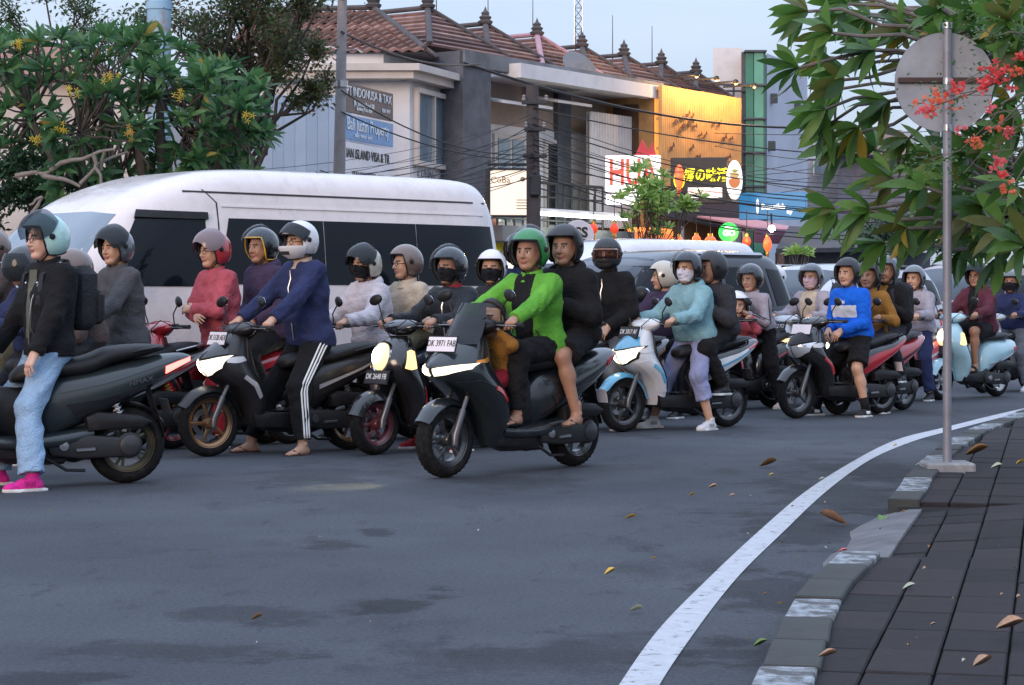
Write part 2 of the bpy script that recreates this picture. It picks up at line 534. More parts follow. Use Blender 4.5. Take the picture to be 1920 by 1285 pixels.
def patch(mb, surf, mode, lower, upper, n=8, m=3, off=.005, skin=.004, mat=0):
    lo, up = resamp(lower, n), resamp(upper, n)
    g = [[surf.pt(mode, *(lo[i] * (1 - j / m) + up[i] * (j / m))) for i in range(n + 1)] for j in range(m + 1)]
    outw = {'L': Vector((0, 1, 0)), 'R': Vector((0, -1, 0)), 'F': Vector((1, 0, 0)), 'B': Vector((-1, 0, 0))}[mode]
    nr = []
    for j in range(m + 1):
        row = []
        for i in range(n + 1):
            du = g[j][min(i + 1, n)] - g[j][max(i - 1, 0)]; dv = g[min(j + 1, m)][i] - g[max(j - 1, 0)][i]
            q = du.cross(dv)
            if q.length < 1e-9: q = outw.copy()
            q.normalize()
            if q.dot(outw) < 0: q = -q
            row.append(q)
        nr.append(row)
    O = [[g[j][i] + nr[j][i] * off for i in range(n + 1)] for j in range(m + 1)]
    B = [[g[j][i] - nr[j][i] * skin for i in range(n + 1)] for j in range(m + 1)]
    ok = (O[0][1] - O[0][0]).cross(O[1][0] - O[0][0]).dot(outw) > 0
    mb2 = MB(); mb2.grid(O)
    bo = [(0, i) for i in range(n + 1)] + [(j, n) for j in range(1, m + 1)] + [(m, i) for i in range(n - 1, -1, -1)] + [(j, 0) for j in range(m - 1, 0, -1)]
    ring = [O[j][i] for j, i in bo]; rb = [B[j][i] for j, i in bo]; k = len(ring)
    mb2.add(rb + ring, [(i, (i + 1) % k, k + (i + 1) % k, k + i) for i in range(k)])
    fs = mb2.f if ok else [f[::-1] for f in mb2.f]
    mb.add(mb2.v, fs, mat)

def puff(mb, prof, y0, y1, bev=.015, mat=0):
    """side profile (x,z) extruded between y0 and y1 with rounded rims"""
    c = np.mean(np.array(prof), 0); P_ = np.array(prof)
    n = len(prof)
    # inward offset by shrinking along averaged normals
    def inset(d):
        out = []
        area = sum(P_[i][0] * P_[(i + 1) % n][1] - P_[(i + 1) % n][0] * P_[i][1] for i in range(n))
        sg = 1 if area > 0 else -1
        for i in range(n):
            e1 = P_[i] - P_[i - 1]; e2 = P_[(i + 1) % n] - P_[i]
            n1 = np.array([-e1[1], e1[0]]) / (np.linalg.norm(e1) + 1e-9); n2 = np.array([-e2[1], e2[0]]) / (np.linalg.norm(e2) + 1e-9)
            q = n1 + n2; q = q / max(np.linalg.norm(q), .5)
            out.append(P_[i] + sg * q * d)
        return out
    rings = []
    for d, y in ((bev, y0), (bev * .3, y0 + bev * .3 * (1 if y1 > y0 else -1)), (0, y0 + bev * (1 if y1 > y0 else -1)), (0, y1 - bev * (1 if y1 > y0 else -1)), (bev * .3, y1 - bev * .3 * (1 if y1 > y0 else -1)), (bev, y1)):
        rings.append([Vector((q[0], y, q[1])) for q in inset(d)])
    mb.loft(rings, True, mat)
def arc(cx, cz, r, a0, a1, n):
    return [(cx + r * math.cos(math.radians(a0 + (a1 - a0) * i / n)), cz + r * math.sin(math.radians(a0 + (a1 - a0) * i / n))) for i in range(n + 1)]

def tyre_mesh(R, w, rim):
    mb = MB(); pr = []
    for k in range(11):
        a = -PI * .5 + PI * k / 10
        pr.append((R - w * .42 * (1 - math.cos(a)) ** 1.0 * 1.0, w * .5 * math.sin(a)))
    pr = [(rim - .004, -w * .34), (rim + (R - rim) * .35, -w * .5)] + [p for p in pr if p[0] > rim + (R - rim) * .4] + [(rim + (R - rim) * .35, w * .5), (rim - .004, w * .34)]
    mb.lathe(pr, axis='Y', n=40, closed=True)
    # tread blocks as shallow raised bars
    for k in range(36):
        a = 2 * PI * k / 36
        for sg in (-1, 1):
            M = Matrix.Rotation(-a, 3, 'Y')
            mb.box(M @ Vector((R - w * .062, sg * w * .2, 0)), (w * .03, w * .22, .014), 0, M @ Matrix.Rotation(sg * .6, 3, 'X'))
    return mb.mesh('tyre', 40)
def rim_mesh(rim, w, spokes, twin=False):
    mb = MB()
    mb.lathe([(rim, -w * .36), (rim + .006, -w * .4), (rim + .006, -w * .34), (rim - .018, -w * .2), (rim - .018, w * .2), (rim + .006, w * .34), (rim + .006, w * .4), (rim, w * .36), (rim - .026, w * .2), (rim - .026, -w * .2)], axis='Y', n=40, closed=True)
    mb.lathe([(.0, -.055), (.035, -.055), (.042, -.045), (.042, .045), (.035, .055), (.0, .055)], axis='Y', n=20)
    for k in range(spokes):
        a = 2 * PI * k / spokes
        for da in ((-.16, .16) if twin else (0,)):
            d1 = Vector((math.cos(a + da * .3), 0, math.sin(a + da * .3))); d2 = Vector((math.cos(a + da), 0, math.sin(a + da)))
            mb.tube([d1 * .036, d1 * .07 + Vector((0, .012, 0)), d2 * (rim - .02)], [.017, .013, .012] if not twin else [.012, .01, .01], 6, False, flat=(.7, 1.2), ref=(0, 1, 0))
    return mb.mesh('rim', 40)
def disc_mesh(r=.105):
    mb = MB(); mb.lathe([(r * .62, -.002), (r, -.002), (r, .002), (r * .62, .002)], axis='Y', n=30, closed=True)
    for k in range(5):
        a = 2 * PI * k / 5; mb.tube([Vector((.03 * math.cos(a), 0, .03 * math.sin(a))), Vector((r * .66 * math.cos(a), 0, r * .66 * math.sin(a)))], .005, 5)
    return mb.mesh('disc', 40)

BIKES = {}
def bike_parts(style):
    if style in BIKES: return BIKES[style]
    out = []   # name, mesh, mat key, parent index or None, steers
    def put(name, mb, key, parent=None, steer=False, smooth=38):
        me = mb.mesh(name, smooth) if isinstance(mb, MB) else mb
        out.append((name, me, key, parent, steer)); return len(out) - 1
    maxi, retro = style == 'maxi', style == 'retro'
    L = 1.34 if maxi else (1.24 if retro else 1.28)
    R = .255 if maxi else (.238 if retro else .258)
    fx, rx = L / 2, -L / 2
    tw = .115 if maxi else (.105 if retro else .085)
    rt = .135 if maxi else (.11 if retro else .095)
    rim = .172 if maxi else (.158 if retro else .184)
    def shift(me, x, z):
        me.transform(Matrix.Translation((x, 0, z))); return me
    w = put('front_wheel', shift(rim_mesh(rim, tw, 5 if not retro else 6, maxi), fx, R), 'rim', None, True)
    put('tyre', shift(tyre_mesh(R, tw, rim), fx, R), 'tyre', w, True)
    dm = disc_mesh(); dm.transform(Matrix.Translation((fx, -.062, R))); put('brake_disc', dm, 'steel', w, True)
    w = put('rear_wheel', shift(rim_mesh(rim, rt, 5 if not retro else 6, maxi), rx, R), 'rim')
    put('tyre', shift(tyre_mesh(R, rt, rim), rx, R), 'tyre', w)
    # front mudguard: a curved shell over the wheel
    mb = MB(); rows = []
    a0, a1 = (28, 172) if not retro else (18, 178)
    for i in range(19):
        t = i / 18; a = math.radians(a0 + (a1 - a0) * t); rr = R + .030 + (.012 if i in (0, 18) else 0)
        hw = (tw * .5 + .024) * (1 if retro else (.72 + .28 * math.sin(PI * min(1, t * 1.25 + .1))))
        c = Vector((fx + rr * math.cos(a), 0, R + rr * math.sin(a))); nrm = Vector((math.cos(a), 0, math.sin(a)))
        row = []
        for k in range(9):
            u = -1 + 2 * k / 8
            drop = (.075 if retro else .042) * abs(u) ** 2.4
            row.append(c + Vector((0, hw * spow(u, .8), 0)) - nrm * drop)
        rows.append(row)
    mb.grid(rows); mb.grid([[p - Vector((math.cos(math.radians(a0 + (a1 - a0) * i / 18)), 0, math.sin(math.radians(a0 + (a1 - a0) * i / 18)))) * .006 for p in row[::-1]] for i, row in enumerate(rows)])
    fd = put('front_fender', mb, 'fender', None, True, 60)
    if retro:
        mb = MB(); mb.tube([rows[i][0] for i in range(19)], .006, 6); put('trim', mb, 'accent', fd, True)
    top = Vector((fx - .215, 0, .70))
    for sg in (-1, 1):
        mb = MB(); y = sg * (tw * .5 + .03)
        mb.tube([(fx - .005, y, R - .03), (fx - .01, y, R + .03), (fx - .085, y, R + .20)], [.022, .026, .025], 10)
        mb.tube([(fx - .085, y, R + .20), (top.x, y * .9, top.z)], .016, 8)
        put('fork_leg', mb, 'fork', None, True)
    # front cowl
    if style == 'sport':
        lv = [(.24, .335, .22, .10, 2.6), (.30, .345, .21, .145, 2.6), (.40, .375, .205, .175, 2.4), (.50, .45, .215, .198, 2.2), (.565, .56, .225, .208, 2.0), (.62, .645, .24, .208, 1.85), (.68, .70, .26, .20, 1.7), (.74, .715, .275, .188, 1.65), (.80, .665, .29, .168, 1.7), (.86, .585, .31, .142, 1.8), (.915, .50, .33, .11, 1.9), (.955, .43, .345, .06, 2)]
    elif maxi:
        lv = [(.20, .36, .18, .13, 2.6), (.30, .39, .17, .18, 2.4), (.42, .44, .17, .215, 2.3), (.54, .55, .19, .232, 2.1), (.62, .68, .22, .236, 1.85), (.69, .79, .25, .232, 1.65), (.75, .815, .27, .222, 1.55), (.81, .76, .29, .20, 1.6), (.88, .66, .31, .165, 1.7), (.95, .55, .33, .12, 1.8), (1.0, .46, .36, .07, 2)]
    else:
        lv = [(.22, .33, .23, .11, 2.6), (.28, .345, .21, .16, 2.4), (.38, .37, .195, .20, 2.3), (.48, .43, .195, .222, 2.1), (.56, .51, .205, .228, 1.95), (.64, .565, .225, .222, 1.85), (.72, .575, .25, .205, 1.85), (.80, .54, .275, .178, 1.9), (.87, .47, .30, .14, 2), (.92, .41, .325, .09, 2)]
    cw = ZLoft(lv); mb = MB(); cw.add(mb); c_ = put('front_cowl', mb, 'body')
    # inner leg shield: black panel that faces the rider
    mb = MB(); zz = [.28, .36, .46, .56, .66, .76, .86, .90] if not maxi else [.30, .4, .5, .6, .7, .8, .9, .94]
    patch(mb, cw, 'B', [(-.8 * float(cw.at(z)[2]), z) for z in zz], [(.8 * float(cw.at(z)[2]), z) for z in zz], 14, 6, .012, .004); put('leg_shield', mb, 'black', c_)
    if style == 'sport':
        mb = MB(); patch(mb, cw, 'F', [(-.150, .680), (-.07, .632), (0, .618), (.07, .632), (.150, .680)], [(-.172, .776), (-.08, .746), (0, .732), (.08, .746), (.172, .776)], 14, 4, .007); put('headlight', mb, 'head', c_)
        for sg in (-1, 1):
            mb = MB(); patch(mb, cw, 'F', [(sg * .022, .650), (sg * .07, .662), (sg * .118, .690)], [(sg * .024, .712), (sg * .075, .727), (sg * .128, .748)], 6, 3, .0115); put('headlight_core', mb, 'core', c_)
        mb = MB(); patch(mb, cw, 'F', [(-.165, .668), (-.075, .618), (0, .602), (.075, .618), (.165, .668)], [(-.182, .788), (-.08, .758), (0, .744), (.08, .758), (.182, .788)], 14, 4, .003); put('headlight_bezel', mb, 'black', c_)
        mb = MB(); patch(mb, cw, 'F', [(-.004, .62), (.004, .62)], [(-.004, .73), (.004, .73)], 1, 3, .010); put('lens_divider', mb, 'black', c_)
        mb = MB(); patch(mb, cw, 'F', [(-.155, .785), (-.075, .757), (0, .743), (.075, .757), (.155, .785)], [(-.112, .862), (-.05, .868), (0, .872), (.05, .868), (.112, .862)], 12, 4, .008); put('nose_panel', mb, 'nose', c_)
        for md in 'LR':
            mb = MB(); patch(mb, cw, md, [(.40, .735), (.50, .715), (.575, .722)], [(.43, .768), (.51, .765), (.572, .752)], 6, 2, .006); put('turn_signal', mb, 'signal', c_)
            mb = MB(); patch(mb, cw, md, [(.25, .36), (.30, .50), (.37, .60), (.50, .655)], [(.335, .36), (.385, .47), (.48, .55), (.60, .632)], 12, 3, .007); put('side_fairing', mb, 'fairing', c_)
            mb = MB(); patch(mb, cw, md, [(.275, .46), (.33, .56), (.43, .625)], [(.30, .44), (.36, .535), (.45, .60)], 8, 2, .0125); put('stripe', mb, 'accent', c_)
    elif maxi:
        for sg in (-1, 1):
            mb = MB(); patch(mb, cw, 'F', [(sg * .018, .69), (sg * .10, .70), (sg * .205, .735)], [(sg * .018, .738), (sg * .11, .755), (sg * .214, .772)], 10, 3, .008); put('headlight', mb, 'head', c_)
            mb = MB(); patch(mb, cw, 'F', [(sg * .035, .703), (sg * .10, .711), (sg * .17, .733)], [(sg * .035, .728), (sg * .105, .742), (sg * .175, .756)], 8, 2, .0125); put('headlight_core', mb, 'core', c_)
        for md in 'LR':
            mb = MB(); patch(mb, cw, md, [(.22, .33), (.28, .48), (.38, .60), (.55, .66)], [(.37, .34), (.42, .46), (.53, .56), (.68, .645)], 12, 3, .008); put('side_fairing', mb, 'fairing', c_)
            mb = MB(); patch(mb, cw, md, [(.34, .80), (.46, .775), (.58, .772)], [(.36, .822), (.47, .802), (.57, .790)], 6, 2, .006); put('turn_signal', mb, 'signal', c_)
            mb = MB(); patch(mb, cw, md, [(.27, .52), (.33, .585), (.40, .615)], [(.29, .50), (.35, .56), (.415, .59)], 6, 2, .0135); put('stripe', mb, 'accent', c_)
    else:
        mb = MB(); mb.lathe([(.0, .075), (.03, .072), (.06, .058), (.078, .035), (.084, .01), (.084, -.03)], (0, 0, 0), 'X', 26)
        M = Matrix.Translation((.535, 0, .755)) @ Matrix.Rotation(-.25, 4, 'Y') @ Matrix.Diagonal((1, 1, 1.35, 1)); me = mb.mesh('headlight', 60); me.transform(M); put('headlight', me, 'head', c_)
        mb = MB(); mb.lathe([(0, .0815), (.025, .079), (.05, .068)], (0, 0, 0), 'X', 20); me = mb.mesh('core', 60); me.transform(M); put('headlight_core', me, 'core', c_)
        mb = MB(); mb.lathe([(.084, .018), (.094, .02), (.097, 0), (.094, -.04)], (0, 0, 0), 'X', 26); me = mb.mesh('ring', 60); me.transform(M); put('headlight_ring', me, 'trim', c_)
        for md in 'LR':
            mb = MB(); patch(mb, cw, md, [(.375, .665), (.43, .655), (.475, .67)], [(.36, .795), (.405, .81), (.435, .80)], 6, 4, .010); put('turn_signal', mb, 'signal', c_)
            mb = MB(); patch(mb, cw, md, [(.245, .30), (.232, .42), (.235, .54), (.262, .68), (.30, .80)], [(.258, .30), (.247, .42), (.252, .54), (.28, .68), (.318, .80)], 16, 1, .008); put('stripe', mb, 'accent', c_)
    # handlebar unit
    hz = 1.03 if maxi else (1.0 if retro else .985)
    hx = fx - (.33 if maxi else .30)
    mb = MB(); hb = ZLoft([(hz - .075, hx + .075, hx - .05, .07, 2.2), (hz - .05, hx + .11, hx - .06, .14, 2.1), (hz - .01, hx + .105, hx - .07, .19, 2.1), (hz + .025, hx + .07, hx - .06, .17, 2.0), (hz + .045, hx + .03, hx - .04, .09, 2.0)])
    hb.add(mb, 24); h_ = put('handlebar_cover', mb, 'body' if not maxi else 'black', None, True)
    mb = MB(); patch(mb, hb, 'B', [(-.08, hz - .005), (.08, hz - .005)], [(-.07, hz + .032), (.07, hz + .032)], 6, 2, .004); put('speedometer', mb, 'screen', h_, True)
    mb = MB(); mb.tube([(hx - .045, -.36, hz + .0), (hx - .02, -.2, hz), (hx, -.1, hz - .02), (hx, .1, hz - .02), (hx - .02, .2, hz), (hx - .045, .36, hz + .0)], .011, 8); put('handlebar', mb, 'black', None, True)
    for sg in (-1, 1):
        mb = MB(); mb.tube([(hx + .01, sg * .19, hz + .01), (hx + .09, sg * .15, hz + .05), (hx + .13, sg * .07, hz - .02), (hx + .10, sg * .03, hz - .09)], .0045, 5); put('control_cable', mb, 'rubber', None, True)
    for sg in (-1, 1):
        mb = MB(); mb.tube([(hx - .026, sg * .225, hz), (hx - .03, sg * .25, hz), (hx - .045, sg * .355, hz), (hx - .047, sg * .37, hz)], [.018, .0165, .0165, .019], 10); put('grip', mb, 'rubber', None, True)
        mb = MB(); mb.box((hx - .015, sg * .205, hz + .002), (.055, .045, .045), .008); put('switch_box', mb, 'black', None, True)
        mb = MB(); mb.tube([(hx + .03, sg * .20, hz - .002), (hx + .035, sg * .26, hz - .004), (hx + .01, sg * .36, hz - .006)], [.007, .006, .0065], 6, flat=(.7, 1.2)); put('brake_lever', mb, 'steel', None, True)
        mb = MB(); mb.tube([(hx + .0, sg * .215, hz + .02), (hx + .02, sg * .23, hz + .10), (hx + .005, sg * .275, hz + .175)], .0058, 6)
        ms = put('mirror_stem', mb, 'black', None, True)
        mb = MB(); mb.ball((0, 0, 0), (.022, .062, .042), 16, 10); me = mb.mesh('mirror', 60)
        me.transform(Matrix.Translation((hx + .012, sg * .30, hz + .20)) @ Matrix.Rotation(sg * -.25, 4, 'Z') @ Matrix.Rotation(sg * -.35, 4, 'X')); put('mirror', me, 'black', ms, True)
        mb = MB(); mb.ball((-.0195, 0, 0), (.004, .052, .034), 14, 6); me = mb.mesh('mirror_glass', 60)
        me.transform(Matrix.Translation((hx + .012, sg * .30, hz + .20)) @ Matrix.Rotation(sg * -.25, 4, 'Z') @ Matrix.Rotation(sg * -.35, 4, 'X')); put('mirror_glass', me, 'mirror', ms, True)
    if maxi:
        mb = MB(); rows = []
        for j in range(6):
            t = j / 5; z = .90 + .28 * t; hw = .17 * (1 - .35 * t * t)
            rows.append([Vector((.62 - .20 * t - .55 * (u * hw) ** 2 * 6, u * hw, z)) for u in np.linspace(-1, 1, 9)])
        mb.grid(rows); mb.grid([[p - Vector((.005, 0, 0)) for p in r[::-1]] for r in rows]); put('windscreen', mb, 'visor', None, False, 60)
    # floor, belly, tunnel
    bz = .27 if not maxi else .25
    mb = MB()
    puff(mb, [(.30, bz - .05), (.33, bz + .06), (.24, bz + .055), (-.12, bz + .055), (-.18, bz + .10), (-.26, bz + .06), (-.24, bz - .05), (-.05, bz - .075)], -.15, .15, .02); put('floorboard', mb, 'black')
    mb = MB(); mb.tube([(.28, 0, bz), (.1, 0, bz - .07), (-.25, 0, bz - .08)], .055, 10, flat=(.6, 1.6)); put('frame_tube', mb, 'engine')
    if maxi:
        mb = MB(); XLoft([(.30, .50, .17, .08, 2.4), (.15, .48, .17, .095, 2.4), (0, .46, .18, .11, 2.4), (-.16, .50, .20, .13, 2.4)]).add(mb); put('centre_tunnel', mb, 'black')
        mb = MB(); XLoft([(.26, .30, .05, .19, 3), (.05, .285, .05, .205, 3), (-.2, .30, .06, .20, 3), (-.42, .34, .05, .17, 3)]).add(mb); put('footboard', mb, 'body')
    # rear body
    if style == 'sport':
        st = [(-.10, .40, .10, .09, 2.6), (-.14, .44, .17, .125, 2.6), (-.24, .50, .20, .15, 2.6), (-.38, .575, .165, .165, 2.5), (-.55, .635, .13, .168, 2.3), (-.72, .695, .105, .155, 2.2), (-.86, .745, .075, .12, 2.0), (-.96, .785, .05, .075, 2), (-1.02, .81, .018, .03, 2)]
        se = [(.0, .70, .03, .06, 2.4), (-.04, .715, .05, .10, 2.4), (-.16, .735, .055, .13, 2.4), (-.34, .742, .055, .152, 2.5), (-.46, .762, .055, .15, 2.5), (-.60, .795, .052, .142, 2.5), (-.76, .822, .042, .122, 2.4), (-.85, .838, .022, .085, 2.2)]
    elif maxi:
        st = [(-.06, .48, .12, .11, 2.6), (-.14, .50, .20, .15, 2.6), (-.28, .55, .19, .18, 2.5), (-.46, .60, .17, .195, 2.3), (-.62, .655, .145, .192, 2.2), (-.78, .71, .115, .172, 2.1), (-.92, .762, .085, .132, 2.0), (-1.04, .80, .05, .08, 2), (-1.10, .815, .018, .03, 2)]
        se = [(.08, .70, .03, .06, 2.3), (.02, .725, .055, .11, 2.4), (-.12, .752, .06, .155, 2.4), (-.30, .762, .06, .175, 2.5), (-.42, .785, .065, .172, 2.5), (-.54, .835, .06, .165, 2.5), (-.74, .868, .045, .145, 2.4), (-.90, .885, .02, .09, 2.2)]
    else:
        st = [(-.10, .40, .10, .10, 2.4), (-.14, .44, .18, .14, 2.4), (-.26, .50, .21, .172, 2.3), (-.42, .545, .185, .188, 2.2), (-.60, .57, .16, .185, 2.1), (-.76, .59, .135, .158, 2.0), (-.90, .615, .10, .11, 2.0), (-.98, .635, .05, .05, 2)]
        se = [(-.02, .70, .03, .07, 2.4), (-.06, .715, .045, .11, 2.4), (-.18, .735, .05, .145, 2.4), (-.36, .742, .05, .16, 2.5), (-.52, .75, .05, .155, 2.5), (-.70, .76, .042, .13, 2.4), (-.80, .765, .022, .085, 2.2)]
    rb = XLoft(st); mb = MB(); rb.add(mb); b_ = put('rear_body', mb, 'body2')
    for md in 'LR':
        if style == 'sport':
            mb = MB(); patch(mb, rb, md, [(-.22, .43), (-.40, .50), (-.62, .60), (-.92, .75)], [(-.20, .58), (-.42, .65), (-.66, .70), (-.93, .79)], 14, 4, .006); q = put('side_panel', mb, 'panel', b_)
            mb = MB(); patch(mb, rb, md, [(-.26, .50), (-.45, .575), (-.66, .65), (-.86, .74)], [(-.26, .535), (-.46, .60), (-.66, .668), (-.86, .75)], 14, 1, .0115); put('stripe', mb, 'accent', b_)
        elif maxi:
            mb = MB(); patch(mb, rb, md, [(-.30, .44), (-.50, .50), (-.70, .585), (-.95, .70)], [(-.24, .53), (-.45, .56), (-.70, .625), (-1.0, .745)], 14, 3, .007); put('side_panel', mb, 'panel', b_)
            mb = MB(); patch(mb, rb, md, [(-.20, .60), (-.50, .66), (-.80, .75), (-1.0, .81)], [(-.20, .635), (-.50, .70), (-.80, .785), (-1.0, .825)], 14, 2, .006); put('side_panel', mb, 'panel2', b_)
        else:
            mb = MB(); patch(mb, rb, md, [(-.22, .40), (-.45, .43), (-.70, .50), (-.90, .58)], [(-.22, .425), (-.45, .452), (-.70, .522), (-.90, .60)], 14, 1, .006); put('stripe', mb, 'accent', b_)
    # tail light + indicators
    mb = MB()
    tl = {'sport': ((-.80, .715), (-.93, .765), (-1.0, .795)), 'maxi': ((-.90, .72), (-1.0, .765), (-1.085, .80)), 'retro': ((-.80, .57), (-.90, .59), (-.96, .62))}[style]
    th = {'sport': .028, 'maxi': .045, 'retro': .055}[style]
    for md in 'LR':
        patch(mb, rb, md, tl, [(p[0], p[1] + th * (1 - .5 * i / 2)) for i, p in enumerate(tl)], 6, 2, .008)
    put('tail_light', mb, 'tail', b_)
    mb = MB(); XLoft(se).add(mb); s_ = put('seat', mb, 'seat', None, False, 60)
    # grab rail
    zt, xt = (se[-2][1], se[-2][0])
    mb = MB(); mb.tube([(xt + .16, .135, zt - .03), (xt + .0, .145, zt + .005), (xt - .11, .10, zt + .02), (xt - .15, 0, zt + .025), (xt - .11, -.10, zt + .02), (xt, -.145, zt + .005), (xt + .16, -.135, zt - .03)], .012, 8, flat=(.8, 1.3)); put('grab_rail', mb, 'rail')
    # engine + belt case on the left
    mb = MB(); puff(mb, arc(rx + .02, R + .005, .088, 40, 300, 10) + [(-.32, R - .075), (-.14, R - .05), (-.10, R + .03), (-.16, R + .085), (-.36, R + .08)], rt * .5 + .03, rt * .5 + .115, .022)
    e_ = put('belt_case', mb, 'engine')
    mb = MB(); mb.lathe([(0, .028), (.05, .026), (.066, .018), (.07, 0)], (rx + .02, rt * .5 + .108, R + .005), 'Y', 24); put('belt_cover', mb, 'engine2', e_)
    mb = MB(); mb.tube([(-.30, rt * .5 + .12, R - .02), (-.42, rt * .5 + .12, R - .015)], .012, 6); mb.lathe([(0, .02), (.03, .018), (.036, 0)], (-.22, rt * .5 + .108, R + .01), 'Y', 18); put('kick_starter', mb, 'steel', e_)
    mb = MB(); mb.ball((-.16, 0, R - .0), (.16, .11, .12), 16, 10); mb.box((-.02, 0, R + .03), (.12, .15, .13), .03)
    for k in range(6): mb.box((-.02 + .0 * k, 0, R - .03 + k * .022), (.14, .17, .006))
    put('engine', mb, 'engine')
    mb = MB(); puff(mb, [(-.38, R + .10), (-.36, R + .19), (-.44, R + .225), (-.72, R + .20), (-.80, R + .155), (-.74, R + .115)], rt * .5 + .02, rt * .5 + .125, .025); put('air_box', mb, 'airbox')
    # exhaust on the right
    mb = MB(); mb.tube([(-.06, -.08, R - .06), (-.16, -.12, R - .11), (-.34, -.15, R - .09)], .018, 8)
    mb.tube([(-.32, -.155, R - .09), (-.36, -.16, R - .075), (-.80, -.175, R + .07), (-.86, -.177, R + .09)], [.03, .05, .058, .046], 14); x_ = put('muffler', mb, 'muffler')
    mb = MB(); mb.tube([(-.44, -.195, R - .02), (-.72, -.215, R + .07)], .046, 10, flat=(1, .5), ref=(0, 0, 1)); put('heat_shield', mb, 'black', x_)
    # shock absorber(s)
    for sg in ((1,) if style == 'sport' else (1, -1)):
        y = sg * (rt * .5 + .055); A = Vector((rx + .02, y, R + .04)); B = Vector((rx + .13, y, .60))
        mb = MB(); mb.tube([A, A.lerp(B, .45)], .014, 8); mb.tube([A.lerp(B, .40), B], .02, 8); k_ = put('shock_absorber', mb, 'steel')
        mb = MB(); pts = []
        t_ = (B - A).normalized(); u_ = t_.orthogonal().normalized(); v_ = t_.cross(u_)
        for i in range(64):
            th_ = i / 63 * 2 * PI * 8; pts.append(A.lerp(B, .12 + .70 * i / 63) + u_ * (.030 * math.cos(th_)) + v_ * (.030 * math.sin(th_)))
        mb.tube(pts, .0065, 5); put('coil_spring', mb, 'spring', k_)
    # rear mudguard, plate, stand
    mb = MB(); xe = st[-3][0]
    mb.loft([[Vector((xe + .12 - a * .11, yy, .66 - a * .36)) + Vector((0, 0, dz)) for yy, dz in ((-.075, 0), (.075, 0), (.075, .012), (-.075, .012))] for a in np.linspace(0, 1, 6)]); f_ = put('rear_fender', mb, 'black')
    mb = MB(); mb.box((xe - .015, 0, .50), (.004, .20, .10), 0, Matrix.Rotation(.28, 3, 'Y')); put('number_plate', mb, 'plate', f_)
    mb = MB(); rows = []
    for i in range(13):
        a = math.radians(20 + 125 * i / 12); rr = R + .028
        rows.append([Vector((rx + rr * math.cos(a), u * (rt * .5 + .012), R + rr * math.sin(a) - .02 * abs(u) ** 3)) for u in np.linspace(-1, 1, 7)])
    mb.grid(rows); mb.grid([[p - Vector((0, 0, .005)) for p in r[::-1]] for r in rows]); put('hugger', mb, 'black', None, False, 60)
    mb = MB(); mb.tube([(-.10, .13, .20), (-.24, .16, .11), (-.36, .17, .105)], .011, 7); put('side_stand', mb, 'black')
    # front plate holder + plate
    pz = hz - .08 if style == 'sport' else (.90 if maxi else .60)
    px_ = {'sport': .565, 'maxi': .70, 'retro': .60}[style]
    mb = MB(); mb.box((px_ - .006, 0, pz), (.006, .27, .115), 0, Matrix.Rotation(-.30, 3, 'Y')); mb.tube([(px_, 0, pz), (px_ - .14, 0, pz - .05)], .012, 6); p_ = put('front_plate_holder', mb, 'black', None, False)
    mb = MB(); mb.box((px_, 0, pz), (.004, .255, .10), 0, Matrix.Rotation(-.30, 3, 'Y')); put('front_plate', mb, 'plate', p_, False)
    BIKES[style] = (out, dict(L=L, hx=hx, hz=hz, plate=(px_, pz), seat=se))
    return BIKES[style]

M_TYRE = mat('tyre_rubber', (.010, .010, .011), rough=.85, spec=.15, var=.25, vscale=14, bump=.2, bscale=60, dirt=.35, dirt_col=(.07, .06, .05))
M_BLACK = mat('black_plastic', (.012, .012, .014), rough=.46, spec=.28, var=.15, vscale=8, bump=.06, bscale=180, dirt=.18, dirt_col=(.07, .06, .055))
M_RUBBER = mat('grip_rubber', (.016, .016, .017), rough=.75, bump=.3, bscale=150)
M_SEAT = mat('vinyl_seat', (.013, .013, .015), rough=.52, spec=.28, bump=.22, bscale=120, var=.12, dirt=.12)
M_ENG = mat('cast_engine', (.030, .031, .034), rough=.50, metal=.45, bump=.2, bscale=60, dirt=.35, dirt_col=(.05, .04, .03))
M_STEEL = mat('brushed_steel', (.42, .42, .44), rough=.30, metal=.95, var=.1, dirt=.2)
M_CHROME = mat('chrome', (.75, .75, .77), rough=.12, metal=1.0, var=.03)
M_MIRROR = mat('mirror_glass', (.75, .78, .82), rough=.04, metal=1.0, var=0)
M_SCREEN = mat('dial_screen', (.02, .025, .03), rough=.1, var=0)
M_VISOR = tinted('smoked_screen', (.05, .06, .07), .42)
M_VISORC = tinted('clear_visor', (.60, .61, .62), .03, base=(.12, .12, .13))
M_VISORS = tinted('smoke_light', (.26, .28, .31), .10, base=(.10, .11, .12))
M_SIG = mat('amber_lens', (.75, .28, .04), rough=.12, var=.03, coat=.5)
M_SIGC = mat('clear_lens', (.62, .60, .60), rough=.10, var=.03, coat=.6)
M_TAIL = mat('red_lens', (.55, .02, .02), rough=.12, var=.03, coat=.5)
M_TAILON = glow('tail_light_lit', (1.0, .12, .10), 4.0)
M_HEADON = glow('headlight_warm', (1.0, .74, .40), .75); M_CORE = glow('headlight_core', (1.0, .95, .82), 9.0)
M_HEADW = glow('headlight_cool', (1.0, .90, .66), 1.0)
M_HEADDIM = glow('headlight_dim', (1.0, .62, .25), 1.1)
M_HEADOFF = mat('headlight_off', (.62, .64, .68), rough=.08, metal=.5, coat=.8, var=.05)
M_PLATEW = mat('plate_white', (.78, .72, .76), rough=.45, var=.05)
M_PLATEB = mat('plate_black', (.03, .03, .035), rough=.45, var=.05)
M_INK = mat('print_black', (.02, .02, .02), rough=.6, var=0)
M_INKW = mat('print_white', (.8, .8, .8), rough=.6, var=0)
